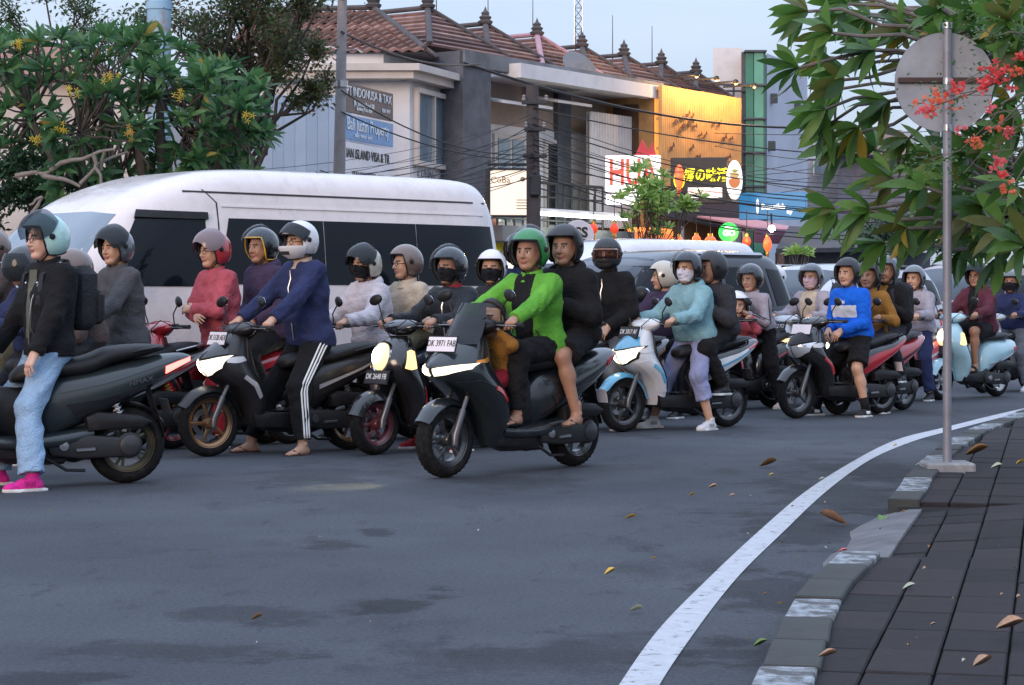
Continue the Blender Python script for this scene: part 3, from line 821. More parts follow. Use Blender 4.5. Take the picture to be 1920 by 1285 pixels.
M_GOLD = mat('gold_spring', (.72, .42, .08), rough=.28, metal=.8, var=.06)
M_REDSPR = mat('red_metal', (.45, .03, .03), rough=.35, metal=.3, var=.06)
BASE = dict(tyre=M_TYRE, rim=paint('rim_black', (.03, .03, .032), .35), steel=M_STEEL, fork=paint('fork_grey', (.13, .13, .14), .35, .2, .6), black=M_BLACK, rubber=M_RUBBER, seat=M_SEAT, engine=M_ENG,
            engine2=paint('case_dark', (.028, .028, .032), .4, .1), airbox=M_BLACK, rail=M_BLACK, muffler=paint('muffler_black', (.018, .018, .02), .5, 0), spring=paint('spring_black', (.03, .03, .03), .4), mirror=M_MIRROR,
            screen=M_SCREEN, visor=M_VISOR, signal=M_SIGC, tail=M_TAIL, head=M_HEADON, plate=M_PLATEB, trim=M_CHROME)
def bike(style, label, body, accent, place, heading, name='scooter', steer=0.0, plate=None, plate_txt=None, txt_mat=None, group='motorcycles waiting at the junction', skip=(), **over):
    parts, info = bike_parts(style)
    root = thing(name, label, 'motorcycle', place, PI + heading, group)
    sch = dict(BASE); sch.update(body=body, body2=body, accent=accent, fender=body, fairing=body, panel=body, panel2=body, nose=M_BLACK)
    sch.update(over)
    if plate: sch['plate'] = plate
    sch['core'] = M_CORE if sch['head'] in (M_HEADON, M_HEADW) else sch['head']
    ax = Vector((-math.sin(.42), 0, math.cos(.42))); pv = Vector((info['L'] / 2 - .215, 0, .70))
    SM = Matrix.Translation(pv) @ Matrix.Rotation(steer, 4, ax) @ Matrix.Translation(-pv)
    made = []
    for nm, me, key, par, st in parts:
        if nm in skip: made.append(None); continue
        o = link(nm, me, made[par] if par is not None and made[par] is not None else root, sch[key])
        if st and steer and par is None: o.matrix_local = SM
        made.append(o)
    if plate_txt:
        px_, pz = info['plate']
        hold = [o for o, p in zip(made, parts) if p[0] == 'front_plate'][0]
        Mt = Matrix.Translation((px_, 0, pz)) @ Matrix.Rotation(-.30, 4, 'Y') @ Matrix.Translation((.004, 0, .004)) @ facing((0, 0, 0), (0, 1, 0), (0, 0, 1))
        letters(plate_txt, .062, txt_mat or M_INK, root, mtx=Mt, depth=.0008, sx=.74)
    return root
def bike_at(xf, yf, xr, yr, L):
    """centre and heading from the two tyre contact pixels"""
    a, b = G(xf, yf), G(xr, yr)
    c = (a + b) / 2; dx = abs(a.x - b.x)
    return c, math.acos(min(1, dx / L))
# ------------------------------------------------------------------ people
_C = {}
def head_field(grow=0.0):
    F = Field((-.13, -.115, -.19), (.15, .115, .16), .0062)
    g = grow
    F.ell((-.005, 0, .035), (.100 + g, .079 + g, .103 + g), .01)
    F.cone((.015, 0, -.03), (.048, 0, -.088), .066 + g, .036 + g, .05)
    F.ell((.060, 0, -.005), (.036 + g, .058 + g, .052 + g), .03)
    for s in (-1, 1):
        F.ell((.055, s * .038, -.035), (.032 + g, .026 + g, .03 + g), .02)
        F.cone((.02, s * .056, -.04), (.05, s * .03, -.088), .024 + g, .018 + g, .03)
    F.ell((.074, 0, -.098), (.02 + g, .024 + g, .018 + g), .02)
    F.cone((.088, -.034, .026), (.088, .034, .026), .011 + g, .011 + g, .018)
    for s in (-1, 1): F.ell((.104, s * .031, .004), (.014, .019, .013), .012, 'd')
    F.cone((.094, 0, .016), (.116, 0, -.026), .0085 + g, .0135 + g, .014)
    for s in (-1, 1): F.ell((.104, s * .0125, -.031), (.010 + g, .009 + g, .008 + g), .008)
    F.ell((.093, 0, -.056), (.014 + g, .024 + g, .0075 + g), .010)
    F.ell((.090, 0, -.0685), (.014 + g, .021 + g, .0075 + g), .010)
    for s in (-1, 1): F.ell((-.004, s * .080, -.004), (.026 + g, .009 + g, .034 + g), .008)
    return F
def head_arrays():
    if 'head' in _C: return _C['head']
    F = head_field(); F.cone((-.02, 0, -.06), (-.032, 0, -.19), .052, .056, .03)
    v, f = F.mesh(); c = v[f].mean(1); m = np.zeros(len(f), int)
    brow = (np.abs(c[:, 2] - (.0315 - .10 * np.maximum(np.abs(c[:, 1]) - .03, 0))) < .0052) & (np.abs(c[:, 1]) > .012) & (np.abs(c[:, 1]) < .054) & (c[:, 0] > .05)
    lips = (np.abs(c[:, 2] + .062) < .011) & (np.abs(c[:, 1]) < .0235) & (c[:, 0] > .085)
    hair = (c[:, 2] > .075 - .55 * np.maximum(c[:, 0] - .02, -.12) * -.25) & (c[:, 0] < .085) & (c[:, 2] > .05) | ((c[:, 0] < -.03) & (c[:, 2] > -.06))
    m[hair] = 1; m[brow] = 1; m[lips] = 2
    _C['head'] = (v, f.tolist(), m.tolist()); return _C['head']
def mask_mesh():
    if 'mask' in _C: return _C['mask']
    F = head_field(.007); F.plane((0, 0, -.012), (-.25, 0, .97)); F.plane((.005, 0, 0), (-1, 0, 0)); F.plane((0, 0, -.118), (.2, 0, -1))
    v, f = F.mesh(); mb = MB().arrays(v, f.tolist())
    for s in (-1, 1):
        mb.tube([(.03, s * .072, -.03), (.005, s * .086, .005), (-.02, s * .085, .02)], .0025, 5); mb.tube([(.03, s * .072, -.075), (.0, s * .082, -.045), (-.02, s * .085, -.02)], .0025, 5)
    _C['mask'] = mb.mesh('mask', 180); return _C['mask']
def hair_mesh(long=False):
    k = 'hair%d' % long
    if k in _C: return _C[k]
    F = head_field(.013); F.plane((.0, 0, .045), (.82, 0, -.55))
    if long: F.cone((-.06, 0, .02), (-.09, 0, -.20), .07, .045, .04)
    F.folds(.0035, 150, 4, (1, 1, .3))
    v, f = F.mesh(); _C[k] = MB().arrays(v, f.tolist()).mesh('hair', 180); return _C[k]
def eyes_meshes():
    if 'eye' in _C: return _C['eye']
    out = []
    for s in (-1, 1):
        a = MB(); b = MB()
        a.ball((.0815, s * .031, .004), (.0125, .0155, .0085), 12, 8)
        b.ball((.0905, s * .031, .004), (.0052, .0068, .0072), 10, 6)
        b.tube([(.0885, s * .016, .0085), (.0935, s * .030, .0125), (.0860, s * .047, .0085)], .0022, 5)
        out.append((a.mesh('eye', 180), b.mesh('iris', 180)))
    _C['eye'] = out; return out
def hand_arrays(pose, mir):
    k = ('hand', pose, mir)
    if k in _C: return _C[k]
    F = Field((-.05, -.085, -.11), (.21, .095, .06), .0048)
    F.cone((-.04, 0, 0), (.01, 0, 0), .0265, .025, .02)
    F.cone((.01, -.012, 0), (.08, -.027, .002), .021, .0165, .02); F.cone((.01, .012, 0), (.082, .02, .002), .021, .017, .02); F.cone((.02, 0, 0), (.08, 0, .003), .018, .016, .02)
    curl = {'grip': (1.05, 1.25, .9), 'rest': (.30, .35, .25), 'flat': (.10, .12, .10)}[pose]
    for i, (y, ln, r) in enumerate(((.031, .072, .0092), (.010, .080, .0095), (-.011, .074, .0090), (-.031, .058, .0080))):
        p = np.array([.083 - .006 * abs(i - 1), y, .003]); a = 0.0
        spread = (.05 if pose != 'grip' else .015) * (1.5 - i)
        for q, (fr, cu) in enumerate(zip((.45, .31, .24), curl)):
            a += cu * (1 + .08 * i)
            d = np.array([math.cos(a), spread, -math.sin(a)]); e = p + d * ln * fr
            F.cone(p, e, r * (1 - .1 * q), r * (1 - .1 * (q + 1)), .004); p = e
    tp = np.array([.022, .026, -.004])
    th = {'grip': ((.75, .55, -.35), (.75, -.05, -.65)), 'rest': ((.75, .62, -.2), (.95, .25, -.2)), 'flat': ((.7, .7, -.12), (.92, .35, -.1))}[pose]
    for (d, ln, r0, r1) in ((th[0], .042, .0165, .0115), (th[1], .034, .0112, .0090)):
        d = np.array(d) / np.linalg.norm(d); e = tp + d * ln; F.cone(tp, e, r0, r1, .010); tp = e
    v, f = F.mesh()
    if mir: v = v * np.array([1, -1, 1]); f = f[:, ::-1]
    _C[k] = (v, f.tolist()); return _C[k]
def shoe_mesh(kind):
    k = ('shoe', kind)
    if k in _C: return _C[k]
    F = Field((-.10, -.075, -.11), (.22, .075, .12), .0062)
    if kind == 'sneaker':
        F.cone((-.035, 0, -.05), (.05, 0, -.045), .038, .040, .03); F.cone((.03, 0, -.05), (.135, .004, -.062), .040, .032, .03)
        F.ell((.14, .004, -.068), (.045, .042, .030), .02); F.cone((-.012, 0, -.045), (-.006, 0, .015), .042, .040, .02)
        F.ell((.02, 0, -.08), (.14, .043, .022), .012); F.ell((.10, .004, -.08), (.085, .047, .022), .012)
        F.ell((-.004, 0, .045), (.032, .032, .035), .01, 'd')
        F.plane((0, 0, -.086), (0, 0, -1))
        v, f = F.mesh(); c = v[f].mean(1); m = (c[:, 2] < -.064).astype(int)
        m[(np.abs(c[:, 1]) > .022) & (c[:, 2] > -.05) & (c[:, 2] < -.022) & (c[:, 0] > -.01) & (c[:, 0] < .06)] = 2
        mb = MB().arrays(v, f.tolist(), m.tolist())
        for i in range(5):
            x = .028 + .017 * i; z = -.004 - .013 * i
            mb.tube([(x - .008, -.026, z - .012), (x, 0, z), (x - .008, .026, z - .012)], .0035, 5, mat=1)
    else:
        F.cone((-.03, 0, -.055), (.05, 0, -.055), .028, .026, .03); F.cone((.02, 0, -.045), (.12, .003, -.066), .032, .018, .03); F.ell((.10, .004, -.066), (.05, .040, .014), .02)
        F.cone((0, 0, -.04), (0, 0, .06), .036, .037, .03); F.ell((0, .034, -.002), (.014, .012, .014), .01); F.ell((0, -.034, -.002), (.014, .012, .014), .01)
        for y, L_, r in ((.030, .158, .0115), (.012, .162, .0085), (-.004, .156, .0080), (-.019, .147, .0076), (-.032, .136, .0074)): F.cone((.12, y * .9, -.066), (L_, y, -.069), r, r * .9, .004)
        v, f = F.mesh(); mb = MB().arrays(v, f.tolist(), [0] * len(f))
        rows = []
        for zz in (-.0855, -.072):
            rows.append([Vector((.055 + .125 * math.cos(a), (.040 + .008 * math.cos(a)) * math.sin(a), zz)) for a in np.linspace(0, 2 * PI, 25)[:-1]])
        mb.loft(rows, True, 1)
        if kind == 'sandal':
            mb.tube([(.125, .020, -.066), (.10, .018, -.042), (.055, .046, -.070)], .0055, 6, mat=2, flat=(.6, 1.5)); mb.tube([(.125, .020, -.066), (.10, .018, -.042), (.055, -.044, -.070)], .0055, 6, mat=2, flat=(.6, 1.5))
        else:
            mb.tube([(.075, .050, -.075), (.08, .034, -.040), (.085, 0, -.028), (.08, -.034, -.042), (.075, -.050, -.075)], .018, 8, mat=2, flat=(.35, 1.3))
    _C[k] = mb.mesh('shoe', 50); return _C[k]

HR = (.160, .136, .152); HC = Vector((-.004, 0, .028))
def hpt(ph, la, k=1.0):
    """point on a helmet shell: azimuth from the front and latitude, degrees"""
    p, l_ = math.radians(ph), math.radians(la)
    b = 1 + (.11 * min(1, -la / 50) if la < 0 else 0)
    return HC + Vector((HR[0] * k * math.cos(p) * math.cos(l_) * b, HR[1] * k * math.sin(p) * math.cos(l_) * b, HR[2] * k * math.sin(l_)))
def smooth01(x): x = max(0, min(1, x)); return x * x * (3 - 2 * x)
def helmet_meshes(kind):
    k = ('helmet', kind)
    if k in _C: return _C[k]
    N, Mr = 60, 14
    def low(ph):
        a = abs(ph)
        if kind == 'full':
            front = 14
            side = -50 + 6 * smooth01((a - 110) / 50)
            return front + (side - front) * smooth01((a - 60) / 9)
        front = 24
        side = -52 + 12 * smooth01((a - 110) / 50)
        return front + (side - front) * smooth01((a - 52) / 26)
    def shell(kk):
        rows = []
        for j in range(Mr + 1):
            rows.append([hpt(-180 + 360 * i / N, 89 + (low(-180 + 360 * i / N) - 89) * (j / Mr), kk) for i in range(N)])
        return rows
    o, inn = shell(1.0), shell(.86)
    mb = MB(); n = N
    def cyl(rows, flip, m):
        vs = [p for r in rows for p in r]; fs = []
        for j in range(len(rows) - 1):
            for i in range(n):
                q = (j * n + i, (j + 1) * n + i, (j + 1) * n + (i + 1) % n, j * n + (i + 1) % n)
                fs.append(q[::-1] if flip else q)
        fs.append(tuple(range(n))[::1] if not flip else tuple(range(n))[::-1])
        mb.add(vs, fs, m)
    cyl(o, False, 0); cyl(inn, True, 1)
    vs = o[-1] + inn[-1]; mb.add(vs, [(i, n + i, n + (i + 1) % n, (i + 1) % n) for i in range(n)], 1)
    if kind == 'full':
        R = []
        for ph in np.linspace(-74, 74, 21):
            fw = 1.0 + .17 * math.cos(math.radians(ph))
            R.append([hpt(ph, -18, fw * 1.0), hpt(ph, -24, fw * 1.03), hpt(ph, -42, fw * 1.03), hpt(ph, -60, fw * 1.0), hpt(ph, -61, fw * .88), hpt(ph, -38, fw * .88), hpt(ph, -20, fw * .88)])
        mb.loft(R, True, 0)
        R = []
        for ph in np.linspace(-22, 22, 7): R.append([hpt(ph, -32, 1.215), hpt(ph, -42, 1.215), hpt(ph, -42, 1.15), hpt(ph, -32, 1.15)])
        mb.loft(R, True, 1)
    sh = mb.mesh('shell', 45)
    mb = MB()
    mb.tube([o[-1][i] * .995 + inn[-1][i] * .005 for i in range(N)] + [o[-1][0]], .0062, 6, False); rim = mb.mesh('rim', 60)
    # visor, peak, bolts
    mb = MB(); rows = []
    lo_, hi_, kv = (-20, 20, 1.03) if kind == 'full' else (-44, 30, 1.075)
    for la in np.linspace(lo_, hi_, 9):
        t = (la - lo_) / (hi_ - lo_)
        aw = 78 if kind == 'full' else 62 + 20 * math.sin(PI * min(1, .15 + .8 * t))
        rows.append([hpt(ph, la, kv + (.06 * math.cos(math.radians(ph)) if kind != 'full' else .07 * math.cos(math.radians(ph)) * (1 - t))) for ph in np.linspace(-aw, aw, 21)])
    mb.grid(rows); mb.grid([[HC + (p - HC) * .985 for p in r[::-1]] for r in rows]); vis = mb.mesh('visor', 80)
    bo = []
    for s in (-1, 1):
        bolt = MB(); bolt.lathe([(0, s * .014), (.015, s * .012), (.020, s * .004), (.021, -s * .006)], (HC.x + .016, s * HR[1] * .995, HC.z - .004), 'Y', 14)
        bo.append(bolt.mesh('bolt', 50))
    mb = MB(); R = []
    for ph in np.linspace(-58, 58, 15):
        d = .045 * math.cos(math.radians(ph * 1.3))
        a, b = hpt(ph, 25, 1.01), hpt(ph, 20, 1.01); f = Vector((math.cos(math.radians(ph)) * d + .002, math.sin(math.radians(ph)) * d * .4, -.006))
        R.append([hpt(ph, 33, 1.0), a + f, b + f, b])
    mb.loft(R, True); pk = mb.mesh('peak', 60)
    mb = MB()
    for s in (-1, 1): mb.tube([(.012, s * .092, -.065), (.024, s * .066, -.105), (.040, 0, -.142)], .009, 6, flat=(.35, 1.2))
    strap = mb.mesh('strap', 60)
    _C[k] = dict(shell=sh, rim=rim, visor=vis, bolt=bo, peak=pk, strap=strap); return _C[k]

def ik(a, t, l1, l2, hint):
    a, t = Vector(a), Vector(t); d = t - a; L = d.length
    mx = (l1 + l2) * .995
    if L > mx: t = a + d * (mx / L); d = t - a; L = mx
    c = (l1 * l1 - l2 * l2 + L * L) / (2 * L); h2 = max(0, l1 * l1 - c * c)
    u = d.normalized(); hv = Vector(hint); hv = hv - u * hv.dot(u)
    if hv.length < 1e-5: hv = u.orthogonal()
    return a + u * c + hv.normalized() * math.sqrt(h2), t

SKINS = [mat('skin_tan', (.52, .30, .20), rough=.5, var=.08, vscale=20, bump=.05, bscale=200, sub=.12), mat('skin_brown', (.37, .195, .125), rough=.48, var=.08, vscale=20, sub=.12), mat('skin_fair', (.62, .38, .29), rough=.5, var=.06, vscale=20, sub=.15), mat('skin_mid', (.46, .255, .165), rough=.5, var=.08, vscale=20, sub=.12)]
M_HAIR = mat('dark_hair', (.018, .013, .010), rough=.55, bump=.4, bscale=150)
M_LIPS = mat('lips', (.38, .13, .11), rough=.4, var=.05)
M_EYEW = mat('eye_white', (.70, .68, .66), rough=.2, var=0)
M_IRIS = mat('dark_iris', (.02, .012, .01), rough=.15, var=0)
M_PAD = mat('helmet_padding', (.03, .03, .032), rough=.9, bump=.3, bscale=90)
M_SOLE = mat('white_sole', (.72, .70, .68), rough=.7, dirt=.3)
M_ZIP = mat('zip_metal', (.55, .55, .56), rough=.3, metal=.9, var=.1)

def person(label, place, heading, top=1.64, hip=(-.24, .86), lean=.06, size=1.0, wide=1.0, head_yaw=0.0, head_pitch=0.0, turn=0.0,
           hands=('grip', 'grip'), hand_pose=None, feet=('ground', 'ground'), grips=(.30, .33, .985), skin=0,
           coat=None, coat_cut='jacket', trousers=None, leg='long', shoe='sneaker', shoe_mats=None, helmet='open', shell=None, rim=None, visor='up', visor_mat=None,
           mask=None, glasses=False, peak=False, hair=False, seed=1, group='people on motorcycles', bag=None, collar=None, vox=.0145, stripes=None, elbow_out=.5, undershirt=None, socks=None, zipper=False, name='person', offy=0.0, belly=0.0):
    root = thing(name, label, 'person', place, PI + heading, group)
    s = size; sk = SKINS[skin]
    hipc = Vector((hip[0], offy, hip[1]))
    headc = Vector((hip[0] + lean * 1.25 + .03, offy, top - .172 * (1 if helmet else .8)))
    nb = Vector((headc.x - .035, offy, headc.z - .165))
    sp = nb - hipc
    Rz = Matrix.Rotation(turn, 3, 'Z')
    def tor(fr, y, dx=0, dz=0):      # point on the spine, to the side
        p = hipc + sp * fr; o_ = Vector((dx, y, 0)); k = Matrix.Rotation(turn * fr, 3, 'Z') @ o_
        return p + k + Vector((0, 0, dz))
    sh = {sg: tor(1, sg * .168 * s * wide, 0, -.055) for sg in (1, -1)}
    hj = {sg: hipc + Vector((.0, sg * .088 * s * wide, 0)) for sg in (1, -1)}
    # arms
    la, lf = .285 * s, .255 * s
    arm = {}
    for sg, h_ in zip((1, -1), hands):
        if h_ == 'grip': tgt = Vector((grips[0] - .075, sg * (grips[1] - .04) , grips[2] + .035)); pose = 'grip'
        elif h_ == 'thigh': tgt = hipc + Vector((.26, sg * .15, .085)); pose = 'rest'
        elif h_ == 'knee': tgt = hipc + Vector((.30, sg * .09, .04)); pose = 'rest'
        elif h_ == 'cross': tgt = hipc + sp * .45 + Vector((.24, -sg * .03, -.02 + .03 * sg)); pose = 'rest'
        elif h_ == 'down': tgt = hipc + Vector((.10, sg * .27, .02)); pose = 'rest'
        elif h_ == 'waist': tgt = hipc + Vector((.30, sg * .14, .22)); pose = 'grip'
        else: tgt = Vector(h_); pose = 'rest'
        if hand_pose: pose = hand_pose
        hint = Vector((-.35, sg * elbow_out, -.9)) if h_ != 'cross' else Vector((.1, sg * .9, -.9))
        el, wr = ik(sh[sg], tgt, la, lf, hint); arm[sg] = (el, wr, pose, h_)
    legs = {}
    lt, ls = .43 * s, .42 * s
    for sg, f_ in zip((1, -1), feet):
        if f_ == 'ground': an = Vector((hip[0] + .20, sg * .27, .086))
        elif f_ == 'board': an = Vector((hip[0] + .34, sg * .12, .415))
        elif f_ == 'peg': an = Vector((hip[0] + .14, sg * .21, .40))
        else: an = Vector(f_)
        kn, an2 = ik(hj[sg], an, lt, ls, (1, sg * .22, .25)); legs[sg] = (kn, an2)
    allp = [hipc, nb, headc] + [p for a in arm.values() for p in a[:2]] + [p for l_ in legs.values() for p in l_] + list(sh.values())
    lo = np.min(np.array([tuple(p) for p in allp]), 0) - .17; hi = np.max(np.array([tuple(p) for p in allp]), 0) + .17
    def torso(F, g, upto=1.0, low=True):
        pr_ = (.108 if g < 0 else .120) * s + g
        if low: F.cone(tor(.02, -.072 * s * wide), tor(.02, .072 * s * wide), pr_, pr_, .05)
        F.cone(tor(.30, -.055 * s * wide, .01 + belly), tor(.30, .055 * s * wide, .01 + belly), .100 * s * (1 + belly * 3) + g, .100 * s * (1 + belly * 3) + g, .06)
        F.cone(tor(.62, -.080 * s * wide, .01), tor(.62, .080 * s * wide, .01), .103 * s + g, .103 * s + g, .06)
        F.cone(tor(.88, -.105 * s * wide), tor(.88, .105 * s * wide), .072 * s + g, .072 * s + g, .06)
        for sg in (1, -1): F.cone(tor(.3, sg * .06 * s), tor(.7, sg * .08 * s), .09 * s + g, .095 * s + g, .05)
        F.cone(tor(.9, 0), tor(1.02, 0), .075 + g, .062 + g * .6, .04)
    # body: one continuous skin surface
    F = Field(lo, hi, .0165); torso(F, -.012)
    for sg in (1, -1):
        el, wr, pose, h_ = arm[sg]; kn, an = legs[sg]
        F.cone(sh[sg], el, .050 * s, .040 * s, .04); F.cone(el, wr, .040 * s, .0275 * s, .03)
        F.cone(hj[sg], kn, .080 * s, .055 * s, .04); F.cone(kn, kn.lerp(an, .35) + Vector((-.018, 0, 0)), .052 * s, .054 * s, .03); F.cone(kn.lerp(an, .3), an, .050 * s, .035 * s, .03)
    F.cone(nb, headc + Vector((-.03, 0, -.12)), .056, .053, .02)
    v, f = F.mesh(); B = MB().arrays(v, f.tolist())
    HM = Matrix.Translation(headc) @ Matrix.Rotation(head_yaw, 4, 'Z') @ Matrix.Rotation(head_pitch, 4, 'Y')
    hv, hf, hm = head_arrays(); B.arrays(hv, hf, hm, HM)
    for sg in (1, -1):
        el, wr, pose, h_ = arm[sg]
        d = (wr - el).normalized()
        if h_ == 'grip':
            fw = (Vector((grips[0] - .01, sg * grips[1] * .98, grips[2] + .012)) - wr).normalized(); d = (d * .35 + fw).normalized()
        up = Vector((0, 0, 1)) if h_ not in ('cross',) else Vector((.8, 0, .5))
        if h_ in ('thigh', 'knee', 'down'): d = (d * .5 + Vector((.6, -sg * .1, -.75))).normalized(); up = Vector((.7, sg * .35, .6))
        z_ = (up - d * up.dot(d)).normalized(); y_ = z_.cross(d)
        M = Matrix(((d.x, y_.x, z_.x, wr.x), (d.y, y_.y, z_.y, wr.y), (d.z, y_.z, z_.z, wr.z), (0, 0, 0, 1)))
        v, f = hand_arrays(pose, sg > 0); B.arrays(v * s, f, None, M)   # left hand: thumb towards the middle
    body = B.mesh('body', 180)
    link('body', body, root, [sk, M_HAIR, M_LIPS])
    for ew, ei in eyes_meshes():
        e_ = link('eye', ew, root, M_EYEW, mtx=HM); link('iris', ei, e_, M_IRIS)
    # upper clothing
    if coat:
        g = {'jacket': .030, 'shirt': .016, 'hoodie': .036, 'vest': .022, 'blazer': .03}[coat_cut]
        F = Field(lo, hi, vox); torso(F, g)
        hem = -.10 if coat_cut in ('blazer',) else (-.045 if coat_cut != 'shirt' else -.03)
        F.folds(.0058, 30, seed, (.5, .5, 1.2))
        F.plane(hipc + Vector((0, 0, hem)), (0, 0, -1)); F.plane(nb + Vector((.03, 0, .012)), (-.35, 0, .94))
        A = Field(lo, hi, vox)
        for sg in (1, -1):
            el, wr, pose, h_ = arm[sg]; ga = g * .62
            if coat_cut == 'vest':
                A.cone(sh[sg], sh[sg].lerp(el, .5), .062 * s + ga, .06 * s + ga, .02, cut=(sh[sg].lerp(el, .42), (el - sh[sg]).normalized()))
            else:
                A.cone(sh[sg], el, .058 * s + ga, .046 * s + ga, .03)
                dv = (wr - el).normalized(); A.cone(el, wr, .047 * s + ga, .033 * s + ga, .02, cut=(wr - dv * .008, dv))
        A.folds(.0058, 52, seed + 3)
        hh = np.maximum(.05 - np.abs(F.D - A.D), 0) / .05; F.D = np.minimum(F.D, A.D) - hh * hh * .05 * .25
        v, f = F.mesh()
        if not isinstance(coat, (list, tuple)): coat = [coat]
        c = v[f].mean(1); m = np.zeros(len(f), int)
        if len(coat) > 1:            # second colour: shoulders and sleeves, or a chest band
            q = coat[1]
            if q[0] == 'band': m[(np.abs(c[:, 2] - (hipc.z + sp.z * q[2])) < q[3]) & (np.abs(c[:, 1] - offy) < .17 * s)] = 1
            elif q[0] == 'front': m[(c[:, 0] > hipc.x + lean * .6 + .03) & (np.abs(c[:, 1] - offy) < q[2])] = 1
            elif q[0] == 'sleeves': m[np.abs(c[:, 1] - offy) > q[2]] = 1
        o = link({'jacket': 'jacket', 'shirt': 'shirt', 'hoodie': 'hoodie', 'vest': 'vest', 'blazer': 'blazer'}[coat_cut], MB().arrays(v, f.tolist(), m.tolist()).mesh('coat', 180), root, [coat[0]] + ([coat[1][1]] if len(coat) > 1 else []))
        # collar
        mb = MB(); rows = []
        for j, (dz, rr) in enumerate(((-.015, .088), (.02, .078), (.045, .074), (.05, .070), (.035, .064), (.0, .068))):
            rows.append([nb + Vector((.012 + rr * .98 * math.cos(a) - dz * .1, rr * math.sin(a) * 1.05, dz - .28 * rr * math.cos(a))) for a in np.linspace(0, 2 * PI, 23)[:-1]])
        mb.loft(rows, False); link('collar', mb.mesh('collar', 180), o, collar or coat[0])
        if coat_cut in ('hoodie',):
            mb = MB(); mb.tube([nb + Vector((.05 - .15 * math.sin(t), .125 * math.cos(t), .01 + .02 * math.sin(t))) for t in np.linspace(0, PI, 11)], [.02, .032, .04, .046, .05, .052, .05, .046, .04, .032, .02], 10, flat=(1.2, .8)); link('hood', mb.mesh('hood', 180), o, coat[0])
        if coat_cut in ('jacket', 'hoodie', 'blazer'):
            for sg in (1, -1):
                el, wr, pose, h_ = arm[sg]; dv = (wr - el).normalized(); rr = .033 * s + g * .62
                mb = MB(); mb.tube([wr - dv * .055, wr - dv * .050, wr - dv * .012, wr - dv * .004], [rr * .98, rr * 1.06, rr * 1.03, rr * .92], 14); link('cuff', mb.mesh('cuff', 50), o, coat[0])
                if coat_cut != 'hoodie':
                    p_ = tor(.16, sg * .105 * s, .118 * s + g); q_ = tor(.16, sg * .155 * s, .07 * s + g)
                    mb = MB(); mb.tube([p_ + Vector((0, 0, .05)), p_.lerp(q_, .5) + Vector((.012, sg * .006, .0)), q_ + Vector((0, 0, -.05))], .0045, 5); link('pocket_seam', mb.mesh('seam', 60), o, M_INK)
        if zipper:
            mb = MB(); pts = []
            for fr in np.linspace(.0, .92, 9):
                rr = .115 * s + g + (belly * .3); pts.append(tor(fr, .0, rr - .012 * abs(fr - .4) - (.03 if fr > .8 else 0) + .006))
            mb.tube(pts, .006, 5); link('zipper', mb.mesh('zip', 60), o, M_ZIP)
        if coat_cut == 'vest' and undershirt:
            F = Field(lo, hi, vox)
            for sg in (1, -1):
                el, wr, pose, h_ = arm[sg]; dv = (wr - el).normalized()
                F.cone(sh[sg], el, .058 * s + .008, .046 * s + .010, .03); F.cone(el, wr, .047 * s + .01, .033 * s + .012, .02, cut=(wr - dv * .008, dv))
            F.folds(.004, 38, seed + 7); v, f = F.mesh(); link('shirt', MB().arrays(v, f.tolist()).mesh('sleeves', 180), root, undershirt)
    # trousers
    if trousers:
        F = Field(lo, hi, vox); g = .018
        F.cone(tor(.02, -.072 * s * wide), tor(.02, .072 * s * wide), .112 * s + g, .112 * s + g, .05); F.cone(tor(.2, -.05 * s), tor(.2, .05 * s), .10 * s + g * .6, .10 * s + g * .6, .05)
        for sg in (1, -1):
            kn, an = legs[sg]
            if leg == 'shorts':
                dv = (kn - hj[sg]).normalized(); e = hj[sg].lerp(kn, .88); F.cone(hj[sg], e + dv * .05, .092 * s + g, .085 * s + g, .04, cut=(e, dv))
            else:
                F.cone(hj[sg], kn, .088 * s + g, .064 * s + g, .04)
                fr = {'long': .93, 'capri': .52, 'wide': .95}[leg]; dv = (an - kn).normalized(); e = kn.lerp(an, fr); r2 = {'long': .047, 'capri': .058, 'wide': .068}[leg]
                F.cone(kn, e + dv * .04, .061 * s + g, r2 * s + g, .03, cut=(e, dv))
        F.folds(.0062, 44, seed + 11, (.6, .5, 1))
        v, f = F.mesh(); o = link('shorts' if leg == 'shorts' else 'trousers', MB().arrays(v, f.tolist()).mesh('trousers', 180), root, trousers)
        if stripes:
            for sg in (1, -1):
                kn, an = legs[sg]
                for q in (-1, 0, 1):
                    mb = MB(); pts = []
                    for t in np.linspace(.1, 1, 12):
                        p = hj[sg].lerp(kn, t); d = (kn - hj[sg]).normalized(); sd = Vector((0, sg, 0)); sd = (sd - d * sd.dot(d)).normalized(); tn = d.cross(sd)
                        pts.append(p + (sd * math.cos(q * .26) + tn * math.sin(q * .26)) * ((.088 + (.064 - .088) * t) * s + g + .002))
                    for t in np.linspace(.12, .92, 10):
                        p = kn.lerp(an, t); d = (an - kn).normalized(); sd = Vector((0, sg, 0)); sd = (sd - d * sd.dot(d)).normalized(); tn = d.cross(sd)
                        pts.append(p + (sd * math.cos(q * .3) + tn * math.sin(q * .3)) * ((.061 + (.047 - .061) * t) * s + g + .003))
                    mb.tube(pts, .0075, 6); link('stripe', mb.mesh('stripe', 180), o, stripes)
    # shoes
    sm = shoe_mats or [M_BLACK, M_SOLE, M_BLACK]
    if shoe in ('sandal', 'slide'): sm = [sk, sm[0], sm[1]]
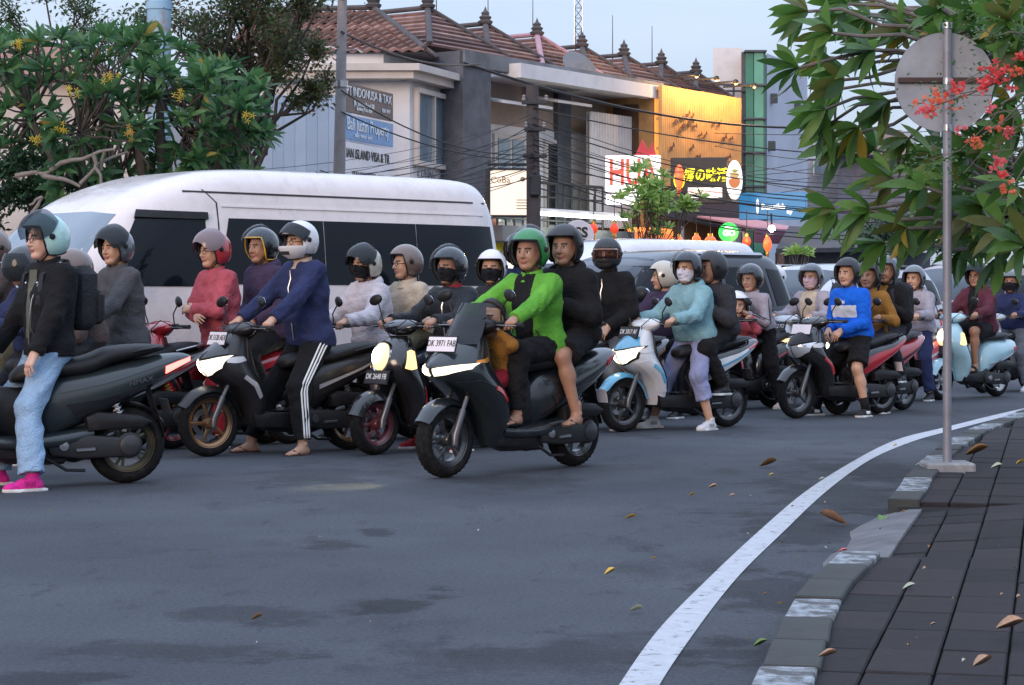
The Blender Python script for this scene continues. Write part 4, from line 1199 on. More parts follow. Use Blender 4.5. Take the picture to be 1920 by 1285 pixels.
    for sg in (1, -1):
        kn, an = legs[sg]
        flat = Matrix.Translation(an) @ Matrix.Rotation(sg * .16, 4, 'Z')
        so = link('shoe' if shoe == 'sneaker' else 'sandal', shoe_mesh(shoe), root, sm, mtx=flat @ Matrix.Scale(s, 4))
        if socks:
            mb = MB(); mb.tube([an + Vector((0, 0, -.02)), an.lerp(kn, .28)], [.044 * s, .048 * s], 14); link('sock', mb.mesh('sock', 180), root, socks)
    # headgear
    if helmet:
        H = helmet_meshes(helmet)
        hs = Matrix.Scale(1.0, 4)
        h_ = link('helmet', H['shell'], root, [shell, M_PAD], mtx=HM)
        link('helmet_rim', H['rim'], h_, rim or M_BLACK)
        if helmet == 'open' : link('chin_strap', H['strap'], h_, M_BLACK)
        [link('visor_bolt', q, h_, M_BLACK) for q in H['bolt']]
        if peak: link('peak', H['peak'], h_, shell if peak is True else peak)
        if visor != 'none':
            th = {'up': -math.radians(58), 'half': -math.radians(30), 'down': 0}[visor]
            if helmet == 'full' and visor == 'up': th = -math.radians(36)
            vm = Matrix.Translation(HC) @ Matrix.Rotation(th, 4, 'Y') @ Matrix.Translation(-HC)
            link('visor', H['visor'], h_, visor_mat or M_VISOR, mtx=vm)
    if hair: link('hair', hair_mesh(hair == 'long'), root, M_HAIR, mtx=HM)
    if mask: link('face_mask', mask_mesh(), root, mask, mtx=HM)
    if glasses:
        mb = MB()
        for sg in (-1, 1):
            mb.tube([Vector((.109 - .12 * abs(.031 + .022 * math.cos(t) - .0) ** 1.6, sg * (.031 + .022 * math.cos(t)), .004 + .017 * math.sin(t))) for t in np.linspace(0, 2 * PI, 17)], .0022, 5, False)
            mb.tube([(.100, sg * .053, .008), (.05, sg * .078, .010), (.0, sg * .080, .006)], .0022, 5)
        mb.tube([(.108, -.010, .008), (.112, 0, .010), (.108, .010, .008)], .002, 5); link('spectacles', mb.mesh('glasses', 60), root, M_IRIS, mtx=HM)
    if bag:
        bo = thing('backpack', bag[1], 'backpack', place, PI + heading)
        c_ = tor(.62, 0, -.215); mb = MB(); mb.box(c_, (.17, .30, .42), .055); mb.box(c_ + Vector((-.10, 0, -.06)), (.07, .22, .22), .03); link('pack', mb.mesh('pack', 50), bo, bag[0])
        for sg in (1, -1):
            mb = MB(); mb.tube([tor(.80, sg * .10, -.17), tor(1.0, sg * .11, -.03, .045), tor(.9, sg * .12, .125, .0), tor(.55, sg * .14, .14), tor(.38, sg * .17, -.08)], .016, 6, flat=(.4, 1.5)); link('strap', mb.mesh('strap', 60), bo, bag[0])
    info = dict(root=root, headc=headc, nb=nb, hipc=hipc, sp=sp, sh=sh, arm=arm, legs=legs, tor=tor, HM=HM)
    return info
# ------------------------------------------------------------------ ground
def road_material():
    m = bpy.data.materials.new('asphalt'); m.use_nodes = True
    n, l = m.node_tree.nodes, m.node_tree.links; b = n['Principled BSDF']
    tc = n.new('ShaderNodeTexCoord')
    def noise(sc, det=6, rough=.6, vec=None):
        q = n.new('ShaderNodeTexNoise'); q.inputs['Scale'].default_value = sc; q.inputs['Detail'].default_value = det; q.inputs['Roughness'].default_value = rough
        l.new(vec or tc.outputs['Object'], q.inputs['Vector']); return q.outputs['Fac']
    def rng(src, a, b_, c, d):
        q = n.new('ShaderNodeMapRange'); q.inputs['From Min'].default_value = a; q.inputs['From Max'].default_value = b_; q.inputs['To Min'].default_value = c; q.inputs['To Max'].default_value = d
        l.new(src, q.inputs['Value']); return q.outputs['Result']
    def mix(f, A, B):
        q = n.new('ShaderNodeMix'); q.data_type = 'RGBA'
        for nm, v in (('Factor', f), ('A', A), ('B', B)):
            if isinstance(v, tuple): q.inputs[nm].default_value = v
            else: l.new(v, q.inputs[nm])
        return q.outputs['Result']
    big = rng(noise(.32, 4), .35, .68, 0, 1)
    c = mix(big, (.055, .061, .071, 1), (.088, .096, .110, 1))
    mp = n.new('ShaderNodeMapping'); mp.inputs['Scale'].default_value = (1.0, .42, 1); mp.inputs['Rotation'].default_value = (0, 0, -.25); l.new(tc.outputs['Object'], mp.inputs['Vector'])
    stain = rng(noise(.85, 9, .72, mp.outputs['Vector']), .55, .63, 0, .5)       # damp, tarry patches
    c = mix(stain, c, (.034, .034, .038, 1))
    mp2 = n.new('ShaderNodeMapping'); mp2.inputs['Scale'].default_value = (1.0, .5, 1); mp2.inputs['Location'].default_value = (3, 7, 0); l.new(tc.outputs['Object'], mp2.inputs['Vector'])
    st2 = rng(noise(3.1, 10, .75, mp2.outputs['Vector']), .58, .66, 0, .62)
    c = mix(st2, c, (.030, .030, .033, 1))
    # tarry spots where they lie on this road
    wob = n.new('ShaderNodeTexNoise'); wob.inputs['Scale'].default_value = 2.2; wob.inputs['Detail'].default_value = 9; wob.inputs['Roughness'].default_value = .72; l.new(tc.outputs['Object'], wob.inputs['Vector'])
    for (px, py, rx_, ry_, amt) in ((820, 1105, .14, .30, .8), (745, 1140, .14, .25, .75), (500, 1150, .36, .30, .5), (290, 1222, .60, .22, .5), (930, 1235, .60, .40, .4), (640, 1022, .16, .36, .6), (700, 1000, .10, .26, .6), (610, 890, .55, .9, .35), (120, 1275, .30, .2, .6), (1500, 990, .5, 1.1, .6), (1560, 925, .5, 1.4, .55), (1430, 1110, .32, .7, .6), (1370, 1225, .26, .5, .6), (1640, 880, .5, 1.6, .5), (980, 905, .5, .8, .4), (1120, 1215, .5, .35, .4)):
        q0 = G(px, py); sb = n.new('ShaderNodeVectorMath'); sb.operation = 'SUBTRACT'; l.new(tc.outputs['Object'], sb.inputs[0]); sb.inputs[1].default_value = q0
        ms = n.new('ShaderNodeVectorMath'); ms.operation = 'MULTIPLY'; l.new(sb.outputs['Vector'], ms.inputs[0]); ms.inputs[1].default_value = (1 / rx_, 1 / ry_, 0)
        ln = n.new('ShaderNodeVectorMath'); ln.operation = 'LENGTH'; l.new(ms.outputs['Vector'], ln.inputs[0])
        ad = n.new('ShaderNodeMath'); ad.operation = 'MULTIPLY_ADD'; l.new(wob.outputs['Fac'], ad.inputs[0]); ad.inputs[1].default_value = -4.6; l.new(ln.outputs['Value'], ad.inputs[2])
        c = mix(rng(ad.outputs['Value'], -1.75, -1.35, amt, 0), c, (.022, .022, .025, 1))
    grain = rng(noise(52, 8, .85), .32, .68, .5, 1.5)
    g2 = n.new('ShaderNodeVectorMath'); g2.operation = 'SCALE'; l.new(c, g2.inputs[0]); l.new(grain, g2.inputs['Scale'])
    chips = rng(noise(75, 2, .4), .70, .74, 0, .55)
    c = mix(chips, g2.outputs['Vector'], (.22, .21, .20, 1))
    vo = n.new('ShaderNodeTexVoronoi'); vo.feature = 'DISTANCE_TO_EDGE'; vo.inputs['Scale'].default_value = .55
    wv = n.new('ShaderNodeVectorMath'); wv.operation = 'ADD'; nn = n.new('ShaderNodeTexNoise'); nn.inputs['Scale'].default_value = 1.7; nn.inputs['Detail'].default_value = 8
    l.new(tc.outputs['Object'], nn.inputs['Vector']); l.new(tc.outputs['Object'], wv.inputs[0]); l.new(nn.outputs['Color'], wv.inputs[1]); l.new(wv.outputs['Vector'], vo.inputs['Vector'])
    crack = rng(vo.outputs['Distance'], .0, .006, 1, 0)
    cm = n.new('ShaderNodeMath'); cm.operation = 'MULTIPLY'; l.new(crack, cm.inputs[0]); l.new(rng(noise(.5, 3), .52, .62, 0, .5), cm.inputs[1])
    c = mix(cm.outputs['Value'], c, (.018, .018, .02, 1))
    l.new(c, b.inputs['Base Color'])
    l.new(rng(noise(.6, 6), .3, .7, .70, .90), b.inputs['Roughness']); b.inputs['Specular IOR Level'].default_value = .14
    bp = n.new('ShaderNodeBump'); bp.inputs['Strength'].default_value = .55; bp.inputs['Distance'].default_value = .006
    l.new(noise(130, 4, .7), bp.inputs['Height']); l.new(bp.outputs['Normal'], b.inputs['Normal'])
    return m
mb = MB(); mb.add([(-400, -60, 0), (400, -60, 0), (400, 600, 0), (-400, 600, 0)], [(0, 1, 2, 3)])
tag(mb.build('road', road_material(), smooth=None), kind='structure')

# painted edge line: left and right edges from the photograph, laid on the road
def worn(name, col, under, scale, lo, hi, rough=.7):
    if name in MATS: return MATS[name]
    m = mat(name, col, rough=rough, var=.10, vscale=12, dirt=1.0, dirt_col=under, bump=.25, bscale=90)
    for q in m.node_tree.nodes:
        if q.type == 'MAP_RANGE' and abs(q.inputs['From Min'].default_value - .48) < 1e-4:
            q.inputs['From Min'].default_value = lo; q.inputs['From Max'].default_value = hi
    for q in m.node_tree.nodes:
        if q.type == 'TEX_NOISE' and abs(q.inputs['Scale'].default_value - 12 * 1.7) < 1e-3: q.inputs['Scale'].default_value = scale
    return m
LL = [(1120, 1350), (1160, 1285), (1235, 1180), (1335, 1078), (1425, 994), (1510, 922), (1603, 863), (1680, 825), (1765, 803), (1920, 766), (2100, 735)]
LR = [(1212, 1350), (1236, 1285), (1310, 1175), (1385, 1080), (1470, 996), (1545, 925), (1625, 866), (1700, 832), (1770, 811), (1920, 773.5), (2100, 741)]
def spline(pts, m):
    D = dens([(i, *p) for i, p in enumerate(pts)], m); return [tuple(r[1:]) for r in D]
a_, b_ = spline(LL, 6), spline(LR, 6)
mb = MB(); mb.grid([[G(p[0], p[1], .004) for p in a_], [G(p[0], p[1], .004) for p in b_]]); mb.f = [f[::-1] for f in mb.f]
tag(mb.build('road_edge_line', worn('line_paint', (.46, .47, .50), (.06, .06, .07), 16, .55, .68), smooth=None), kind='structure')

# kerb and pavement
KP = [(1396, 1385), (1440, 1290), (1494, 1172), (1568, 1090), (1632, 1010), (1674, 962), (1700, 925), (1742, 880), (1806, 836), (1890, 800), (1985, 770), (2140, 738)]
kw = [Vector(r[1:]) for r in dens([(i, *G(*p)) for i, p in enumerate(KP)], 5)]
kd = [0]
for i in range(len(kw) - 1): kd.append(kd[-1] + (kw[i + 1] - kw[i]).length)
def kerb(s):
    x = np.interp(s, kd, [p.x for p in kw]); y = np.interp(s, kd, [p.y for p in kw])
    x2 = np.interp(s + .3, kd, [p.x for p in kw]); y2 = np.interp(s + .3, kd, [p.y for p in kw])
    x1 = np.interp(s - .3, kd, [p.x for p in kw]); y1 = np.interp(s - .3, kd, [p.y for p in kw])
    t = Vector((x2 - x1, y2 - y1, 0)).normalized()
    return Vector((x, y, 0)), t, Vector((t.y, -t.x, 0))
def s_at(y): return float(np.interp(y, [p.y for p in kw], kd))
S_DROP0, S_DROP1 = s_at(G(1545, 1098).y), s_at(G(1655, 975).y)
PAVE_Z = .105
def drop(s):   # the lowered driveway between two raised lengths
    return 1 - max(0, min(1, (s - S_DROP0) / .15)) * max(0, min(1, (S_DROP1 - s) / .15))
base = MB(); rows = []
for s in np.arange(0, kd[-1], .25):
    p, t, r = kerb(s); k = drop(s)
    rows.append([p + r * .06 + Vector((0, 0, -.02)), p + r * .06 + Vector((0, 0, .01 + .06 * k)), p + r * .9 + Vector((0, 0, .055 + .02 * k)), p + r * 14 + Vector((0, 0, .07)), p + r * 14 + Vector((0, 0, -.02))])
base.grid(rows); base.f = [f[::-1] for f in base.f]
M_JOINT = mat('joint_sand', (.022, .020, .020), rough=.95, var=.3, vscale=30, bump=.3, spec=.15)
walk = tag(base.build('pavement', M_JOINT, smooth=None), kind='structure')
PAVE = [mat('paver_%d' % i, c, rough=.8, spec=.2, var=.22, vscale=7, bump=.4, bscale=70, dirt=.5, dirt_col=(.030, .030, .032)) for i, c in enumerate(((.026, .021, .023), (.021, .018, .020), (.031, .025, .027), (.017, .015, .017)))]
M_KW = worn('kerb_white', (.34, .37, .40), (.075, .075, .075), 11, .42, .56); M_KB = mat('kerb_concrete', (.040, .042, .041), rough=.85, var=.3, vscale=8, bump=.5, bscale=50, dirt=.5, dirt_col=(.045, .05, .04))
pm = {}
def slab_mesh(L_, W_, H_):
    k = (round(L_, 3), round(W_, 3), round(H_, 3))
    if k not in pm: pm[k] = MB().box((0, 0, 0), (W_, L_, H_), .006).mesh('slab', 30)
    return pm[k]
rnd = random.Random(5)
s = -.0
PL, PW = .42, .205
i = 0
while s < kd[-1] - .6:
    p, t, r = kerb(s + .2); k = drop(s + .2); rz = math.atan2(t.y, t.x) - PI / 2
    # kerb stone, 0.5 m
    hgt = .035 + .080 * k
    white = (i % 3 == 0) if s < S_DROP1 else (i % 4 in (1, 2))
    if drop(s + .25) < .5:
        s += .5; i += 1; continue
    o = link('kerb_stone', slab_mesh(.49, .17, .16), walk, M_KW if white else M_KB)
    p2, t2, r2 = kerb(s + .25); o.location = p2 + r2 * .085 + Vector((0, 0, hgt - .08 + rnd.uniform(-.005, .005))); o.rotation_euler = (0, 0, math.atan2(t2.y, t2.x) - PI / 2 + rnd.uniform(-.02, .02))
    s += .5; i += 1
# slabs laid in straight courses along the kerb
n_pav = 0
pa, pb = kerb(s_at(6.5))[0], kerb(s_at(15))[0]; PT = (pb - pa).normalized(); PR = Vector((PT.y, -PT.x, 0)); prz = math.atan2(PT.y, PT.x) - PI / 2
v = -1.4
while v < 14:
    for c in range(-4, 11):
        q = pa + PT * (v + PL / 2) + PR * (.10 + PW * (c + .5))
        sk = s_at(q.y); kp, kt, kr = kerb(sk); off = (q - kp).dot(kr); k = drop(sk)
        xp = 960 + FPX * q.x / q.y
        if xp > 2090 or off < .155 or n_pav >= 298: continue
        z0 = .035 + .058 * k; z = z0 + (PAVE_Z - z0) * min(1, off / .8)
        o = link('paving_slab', slab_mesh(PL - .008, PW - .008, .05), walk, PAVE[rnd.choice((0, 0, 1, 1, 2, 3))])
        o.location = (q.x, q.y, z - .025 + rnd.uniform(-.003, .003))
        o.rotation_euler = (rnd.uniform(-.006, .006), -.08 * (1 - k) + rnd.uniform(-.008, .008), prz + rnd.uniform(-.006, .006)); n_pav += 1
    v += PL
# sloping concrete apron on the driveway
mb = MB(); rows = []
for s in np.linspace(S_DROP0 + .03, S_DROP1 - .02, 9):
    p, t, r = kerb(s); rows.append([p - r * (.10 + .03 * math.sin(s * 5)) + Vector((0, 0, .003)), p - r * .04 + Vector((0, 0, .022)), p + r * .12 + Vector((0, 0, .062)), p + r * .19 + Vector((0, 0, .066)), p + r * .20 + Vector((0, 0, .0))])
mb.grid(rows); mb.f = [f[::-1] for f in mb.f]
mb.build('driveway_apron', mat('apron_concrete', (.13, .127, .135), rough=.85, var=.35, vscale=5, bump=.5, bscale=40, dirt=.6, dirt_col=(.08, .08, .085)), walk)

# ------------------------------------------------------------------ leaves
def leaf_arrays(L_=1.0, W_=.27, droop=.25, fold=.10, n=6):
    v = []; f = []
    for i in range(n + 1):
        t = i / n; w = W_ * .5 * (math.sin(PI * min(1, t * .93 + .07)) ** .75) * (.55 + .75 * t if t < .6 else 1.0) if i < n else .004
        if i == 0: w = .018
        x = t * L_; z = -droop * t * t * L_
        v += [(x, -w, z + fold * w * 2), (x, 0, z), (x, w, z + fold * w * 2)]
    for i in range(n):
        a = i * 3
        f += [(a, a + 3, a + 4, a + 1), (a + 1, a + 4, a + 5, a + 2)]
    return np.array(v), f
LEAFV = [leaf_arrays(1, .31, .18), leaf_arrays(1, .28, .38), leaf_arrays(1, .34, .05), leaf_arrays(1, .29, .55, .16)]
LEAFM = [MB().arrays(v, f).mesh('leaf', 180) for v, f in LEAFV]
def leafmat(name, col, back=None, trans=.35, rough=.42):
    if name in MATS: return MATS[name]
    m = mat(name, col, rough=rough, var=.22, vscale=5, spec=.4)
    nt = m.node_tree; b = nt.nodes['Principled BSDF']; out = [q for q in nt.nodes if q.type == 'OUTPUT_MATERIAL'][0]
    tr = nt.nodes.new('ShaderNodeBsdfTranslucent'); tr.inputs['Color'].default_value = (*[min(1, c * 1.6) for c in col], 1)
    mx = nt.nodes.new('ShaderNodeMixShader'); mx.inputs['Fac'].default_value = trans
    nt.links.new(b.outputs[0], mx.inputs[1]); nt.links.new(tr.outputs[0], mx.inputs[2]); nt.links.new(mx.outputs[0], out.inputs['Surface'])
    return m
def rosette(rs, c, axis, nl, length, spread=(.25, 1.25)):
    """leaf matrices round a branch tip"""
    ax = Vector(axis).normalized(); u = ax.orthogonal().normalized(); w = ax.cross(u); out = []
    for i in range(nl):
        a = i * 2.39996 + rs.uniform(-.25, .25); tilt = spread[0] + (spread[1] - spread[0]) * (i / nl) ** .8 + rs.uniform(-.12, .12)
        d = ax * math.cos(tilt) + (u * math.cos(a) + w * math.sin(a)) * math.sin(tilt)
        d.z -= .10; d.normalize()
        up = Vector((0, 0, 1)) if abs(d.z) < .95 else Vector((1, 0, 0)); y = up.cross(d).normalized(); z = d.cross(y)
        roll = rs.choice((-1, 1)) * rs.uniform(.25, 1.15); y2 = y * math.cos(roll) + z * math.sin(roll); z2 = d.cross(y2)
        L_ = length * rs.uniform(.7, 1.12)
        M = Matrix(((d.x * L_, y2.x * L_, z2.x * L_, c[0]), (d.y * L_, y2.y * L_, z2.y * L_, c[1]), (d.z * L_, y2.z * L_, z2.z * L_, c[2]), (0, 0, 0, 1)))
        out.append(M @ Matrix.Translation((.02, 0, 0)))
    return out
def leafy(root, mats_, Ms, rs, nobj, weights=None, name='leaf'):
    """the first nobj leaves one by one, the rest joined"""
    rest = {}
    for i, M in enumerate(Ms):
        k = rs.choice(range(4)); mt = rs.choices(mats_, weights)[0]
        if i < nobj: link(name, LEAFM[k], root, mt, mtx=M)
        else: rest.setdefault(mt.name, MB()).arrays(LEAFV[k][0], LEAFV[k][1], None, M)
    if rest:
        mb = MB(); ms = []
        for j, (nm, b) in enumerate(rest.items()):
            mb.arrays(b.v, b.f, [j] * len(b.f)); ms.append(MATS[nm])
        tag(mb.build('foliage', ms, root, 180), kind='stuff')
def branch(mb, a, b, r0, r1, rs, n=6, wob=.06, seg=7):
    a, b = Vector(a), Vector(b); pts = []
    for i in range(n + 1):
        t = i / n; p = a.lerp(b, t); k = (b - a).length * wob * math.sin(PI * t)
        pts.append(p + Vector((rs.uniform(-k, k), rs.uniform(-k, k), rs.uniform(-k, k) + .4 * k)))
    mb.tube(pts, [r0 + (r1 - r0) * i / n for i in range(n + 1)], seg)
    return pts
M_BARK = mat('grey_bark', (.14, .12, .11), rough=.9, var=.3, vscale=10, bump=.7, bscale=30, dirt=.5)
M_BARKD = mat('dark_bark', (.06, .048, .042), rough=.92, var=.3, vscale=10, bump=.7, bscale=30)

# frangipani overhanging from the pavement, top right
rs = random.Random(21)
LG = [leafmat('leaf_deep', (.042, .10, .024)), leafmat('leaf_mid', (.075, .165, .032)), leafmat('leaf_light', (.13, .24, .05)), leafmat('leaf_olive', (.11, .12, .03)), leafmat('leaf_yellowing', (.30, .21, .03))]
ft = thing('frangipani_tree', 'frangipani tree with long dark leaves overhanging the round road sign', 'tree', G(2330, 905, .0))
def rel(p, root): return Vector(p) - Vector(root.location)
tr = MB(); base_ = Vector((0, 0, 0))
trunk_top = Vector((.05, .1, 1.55)); branch(tr, (0, 0, -.1), trunk_top, .13, .10, rs, 6, .04, 10)
TIPS = [(1515, 22, 13.6), (1560, 62, 13.2), (1498, 128, 13.6), (1583, 150, 13.9), (1640, 95, 13.5), (1632, 30, 14.2), (1695, 52, 14.0), (1668, 190, 14.2), (1610, 238, 14.6), (1705, 260, 14.6), (1548, 205, 14.4), (1672, 335, 14.8), (1628, 392, 14.2), (1568, 395, 14.6), (1735, 352, 14.0), (1702, 428, 14.6), (1768, 420, 15.2), (1795, 352, 14.2),
        (1842, 388, 14.0), (1885, 425, 13.8), (1905, 350, 13.4), (1830, 310, 14.8), (1878, 270, 14.2), (1752, 290, 15.4), (1765, 20, 14.4), (1832, 22, 13.2), (1892, 40, 12.6), (1915, 105, 12.6), (1850, 92, 13.9), (1780, 95, 15.0), (1722, 130, 15.0), (1912, 240, 13.2), (1875, 480, 15.2), (1810, 462, 16.0), (1660, 455, 16.2), (1925, 460, 13.0), (1590, 8, 14.0), (1895, 190, 14.2), (1840, 440, 15.6), (1910, 400, 14.6)]
rr_ = random.Random(6)
TIPS += [(rr_.uniform(1700, 1945), rr_.uniform(275, 455), rr_.uniform(14.0, 16.5)) for _ in range(20)] + [(rr_.uniform(1760, 1945), rr_.uniform(-10, 130), rr_.uniform(13.4, 15.5)) for _ in range(14)] + [(rr_.uniform(1490, 1720), rr_.uniform(-20, 290), rr_.uniform(14.2, 15.5)) for _ in range(12)]
TIPS = [(x, y, d + .9 if (x < 1730 and y < 300) else (max(d, 14.3) if 1690 < x < 1880 and y < 260 else d)) for x, y, d in TIPS]
hubs = [Vector(P(2060, 300, 14.6)), Vector(P(2010, 90, 14.6)), Vector(P(1990, 430, 14.6))]
for h in hubs: branch(tr, trunk_top, rel(h, ft), .09, .055, rs, 6, .05)
Ms = []
for (x, y, d) in TIPS:
    tip = P(x, y, d); hb = min(hubs, key=lambda q: (q - tip).length); mid = hb.lerp(tip, .45) + Vector((0, 0, rs.uniform(-.12, .05)))
    branch(tr, rel(hb, ft), rel(mid, ft), .024, .017, rs, 4, .09, 6); branch(tr, rel(mid, ft), rel(tip, ft), .017, .011, rs, 4, .06, 6)
    ax = (tip - mid).normalized() * .8 + Vector((-.25, rs.uniform(-.5, .2), rs.uniform(-.45, .25)))
    Ms += rosette(rs, rel(tip, ft), ax, rs.randint(10, 14), .30 if y > 60 else .27)
tr.build('trunk', M_BARK, ft)
order = sorted(range(len(Ms)), key=lambda i: (Ms[i].translation + ft.location).y)
leafy(ft, LG, [Ms[i] for i in order], rs, 300, (30, 32, 16, 16, 3))

# bougainvillea with coral bracts in front of the sign
bg = thing('bougainvillea', 'bougainvillea sprays with coral red flowers hanging before the sign disc', 'plant', G(2290, 915, 0))
rs = random.Random(8); st = MB(); fol = MB(); hubb = P(2080, 120, 12.4)
branch(st, (0, 0, 0), rel(hubb, bg), .05, .03, rs, 8, .06)
PET = leaf_arrays(1, .8, .15, .25, 3)
CL = [(1762, 190, 12.5, 26, 30), (1735, 208, 12.5, 10, 14), (1790, 165, 12.5, 12, 14), (1868, 140, 12.4, 30, 30), (1845, 158, 12.4, 16, 18), (1826, 262, 12.3, 8, 10), (1868, 238, 12.4, 9, 14), (1888, 250, 12.4, 8, 10), (1874, 305, 12.4, 10, 12), (1886, 355, 12.3, 8, 12), (1878, 328, 12.4, 5, 8), (1915, 105, 12.3, 8, 10), (1905, 130, 12.3, 8, 12), (1800, 248, 12.5, 4, 8), (1860, 205, 12.3, 5, 16), (1936, 230, 12.3, 12, 16)]
CORAL = [leafmat('bract_coral', (.72, .10, .10), trans=.4), leafmat('bract_pink', (.75, .15, .17), trans=.4), leafmat('bract_orange', (.70, .17, .09), trans=.4)]
for (x, y, d, n_, sp_) in CL:
    c = rel(P(x, y, d), bg); mb = MB()
    hb = rel(hubb, bg); branch(st, hb, c + Vector((.05, 0, .03)), .010, .003, rs, 6, .10, 5)
    for i in range(n_):
        q = c + Vector((rs.gauss(0, 1), rs.gauss(0, .8), rs.gauss(0, .9))) * (sp_ / 320.0 * .55)
        for j in range(3):
            M = Matrix.Translation(q) @ Euler((rs.uniform(0, 6.3), rs.uniform(-1, 1), rs.uniform(0, 6.3))).to_matrix().to_4x4() @ Matrix.Scale(rs.uniform(.026, .038), 4)
            mb.arrays(PET[0], PET[1], None, M)
    tag(mb.build('flower_cluster', rs.choice(CORAL), bg, 180), kind='stuff')
SL = leaf_arrays(1, .55, .12, .1, 3)
for k in range(15):
    x, y = rs.uniform(1735, 1925), rs.uniform(10, 330); c = rel(P(x, y, rs.uniform(12.2, 13.4)), bg)
    if k < 7: branch(st, rel(hubb, bg), c, .008, .002, rs, 7, .10, 5)
    for i in range(70):
        q = c + Vector((rs.gauss(0, .10), rs.gauss(0, .10), rs.gauss(0, .06)))
        fol.arrays(SL[0], SL[1], None, Matrix.Translation(q) @ Euler((rs.uniform(-.8, .8), rs.uniform(-.8, .8), rs.uniform(0, 6.3))).to_matrix().to_4x4() @ Matrix.Scale(rs.uniform(.018, .036), 4))
st.build('stem', M_BARK, bg); tag(fol.build('foliage', leafmat('leaf_small', (.07, .135, .045)), bg, 180), kind='stuff')

# road sign seen from behind
gp = G(1776, 880, .105); sg_ = thing('road_sign', 'round grey road sign seen from behind on a slim grey pole', 'sign', gp)
M_GALV = mat('galvanised', (.24, .24, .27), rough=.5, metal=.35, var=.18, vscale=4, dirt=.3, dirt_col=(.14, .11, .12))
dsc = gp.y / FPX
MB().tube([(0, 0, -.05), (0, 0, 2.02 + .82)], .0285, 16).build('pole', M_GALV, sg_)
zc = CAM_H + (565 - 153) * dsc - gp.z
R_ = 93 * dsc
mb = MB(); mb.lathe([(0, -.075), (R_ - .015, -.075), (R_, -.060), (R_ + .004, -.068), (R_ + .004, -.084), (R_ - .02, -.078 - .003), (0, -.079)], (-.003, 0, zc), 'Y', 48)
mb.build('disc', mat('sign_back', (.30, .31, .34), rough=.5, metal=.3, var=.30, vscale=2.2, dirt=.5, dirt_col=(.20, .19, .20)), sg_).location = (0, .14, 0)
mb = MB(); mb.box((0, .04, zc + .012), (2 * R_ - .02, .018, .036), .004); mb.build('cross_rail', mat('rusty_rail', (.06, .035, .03), rough=.8, var=.3), sg_)
for q in (.0, .36, -.30): mb = MB(); mb.lathe([(.034, -.02), (.034, .02), (.029, .02), (.029, -.02)], (0, 0, zc + q), 'Z', 16, closed=True); mb.build('pole_clamp', M_STEEL, sg_)
mb = MB(); mb.box((0, 0, -.01), (.31, .30, .115), .012); tag(mb.build('footing', mat('footing_concrete', (.26, .26, .27), rough=.9, var=.35, vscale=9, bump=.6, bscale=30, dirt=.5, dirt_col=(.10, .10, .10)), sg_))

# fallen leaves and litter
rs = random.Random(3)
def fallen(px, py, length, m, label, zz=None, grp=None, bend=.2, rot=None):
    onp = zz if zz is not None else .004
    mb = MB(); v, f = leaf_arrays(1, .55, -bend - .08, .6, 6); mb.arrays(v, f); mb.arrays(v - np.array([0, 0, .012]), [q[::-1] for q in f])
    o = mb.build('fallen_leaf', m, None, 180); p = G(px, py, onp); o.location = p + Vector((0, 0, .008)); o.scale = (length * .72,) * 3; o.rotation_euler = (rs.uniform(-.4, .4), rs.uniform(-.15, .05), rot if rot is not None else rs.uniform(0, 6.3))
    tag(o, label, 'leaf', grp)
M_LBR = mat('dry_leaf_brown', (.20, .10, .035), rough=.7, var=.3); M_LYE = mat('dry_leaf_yellow', (.55, .36, .06), rough=.6, var=.2); M_LTA = mat('dry_leaf_tan', (.36, .22, .14), rough=.7, var=.25); M_LGR = mat('fallen_green', (.12, .22, .06), rough=.6, var=.2); M_LPI = mat('pink_petal', (.70, .18, .20), rough=.6, var=.1); M_LPA = mat('pale_leaf', (.35, .40, .30), rough=.7, var=.15)
for a in ((1424, 876, .18, M_LBR, 'large curled brown leaf on the road left of the edge line', None, 0.1), (1172, 975, .085, M_LYE, 'bright yellow leaf in the middle of the road', None, 0), (1133, 1081, .08, M_LYE, 'pale yellow leaf on the road above a green one', None, .4), (1180, 1149, .075, M_LPA, 'flat pale green leaf on the road', None, 0), (1291, 932, .06, M_LYE, 'small yellow leaf left of two orange ones', None, 0), (1367, 933, .05, M_LTA, 'small orange leaf by the edge line curve', None, 0), (1441, 894, .05, M_LYE, 'small yellow leaf below the large brown leaf', None, 0),
          (1588, 985, .21, M_LTA, 'long curled tan leaf beside the kerb', None, 3.0), (1650, 986, .15, M_LGR, 'green leaf leaning against the kerb stone', None, 1.2), (1572, 1038, .06, M_LPI, 'pink petal on the road by the driveway', None, 0), (1412, 1216, .07, M_LGR, 'green leaf on litter in the gutter', None, 0), (1328, 917, .08, M_LTA, 'dull tan leaf left of the edge line', None, 0), (470, 1166, .07, M_LTA, 'tan leaf on a damp patch of road', None, 0), (1674, 838, .05, M_LYE, 'yellow leaf lying on the white line', None, 0), (1535, 902, .06, M_LPA, 'pale leaf just inside the white line', None, .2)):
    fallen(a[0], a[1], a[2], a[3], a[4], a[5], rot=a[6])
for a in ((1868, 1183, .13, M_LTA, 'broad tan leaf lying on the paving slabs', .135, 0.2), (1825, 1254, .10, M_LTA, 'curled tan leaf near the bottom of the pavement', .135, .5), (1535, 1236, .08, M_LTA, 'tan leaf on the painted kerb stone', .14, .1), (1692, 1109, .07, M_LPA, 'pale narrow leaf on the driveway edge', .09, 0), (1905, 873, .09, M_LYE, 'yellow leaf beyond the sign footing', .13, .3), (1858, 880, .10, M_LPA, 'pale strip of leaf behind the sign pole', .13, 0), (1810, 855, .22, M_LBR, 'dry brown frond behind the sign footing', .13, -.1)):
    fallen(a[0], a[1], a[2], a[3], a[4], a[5], rot=a[6])
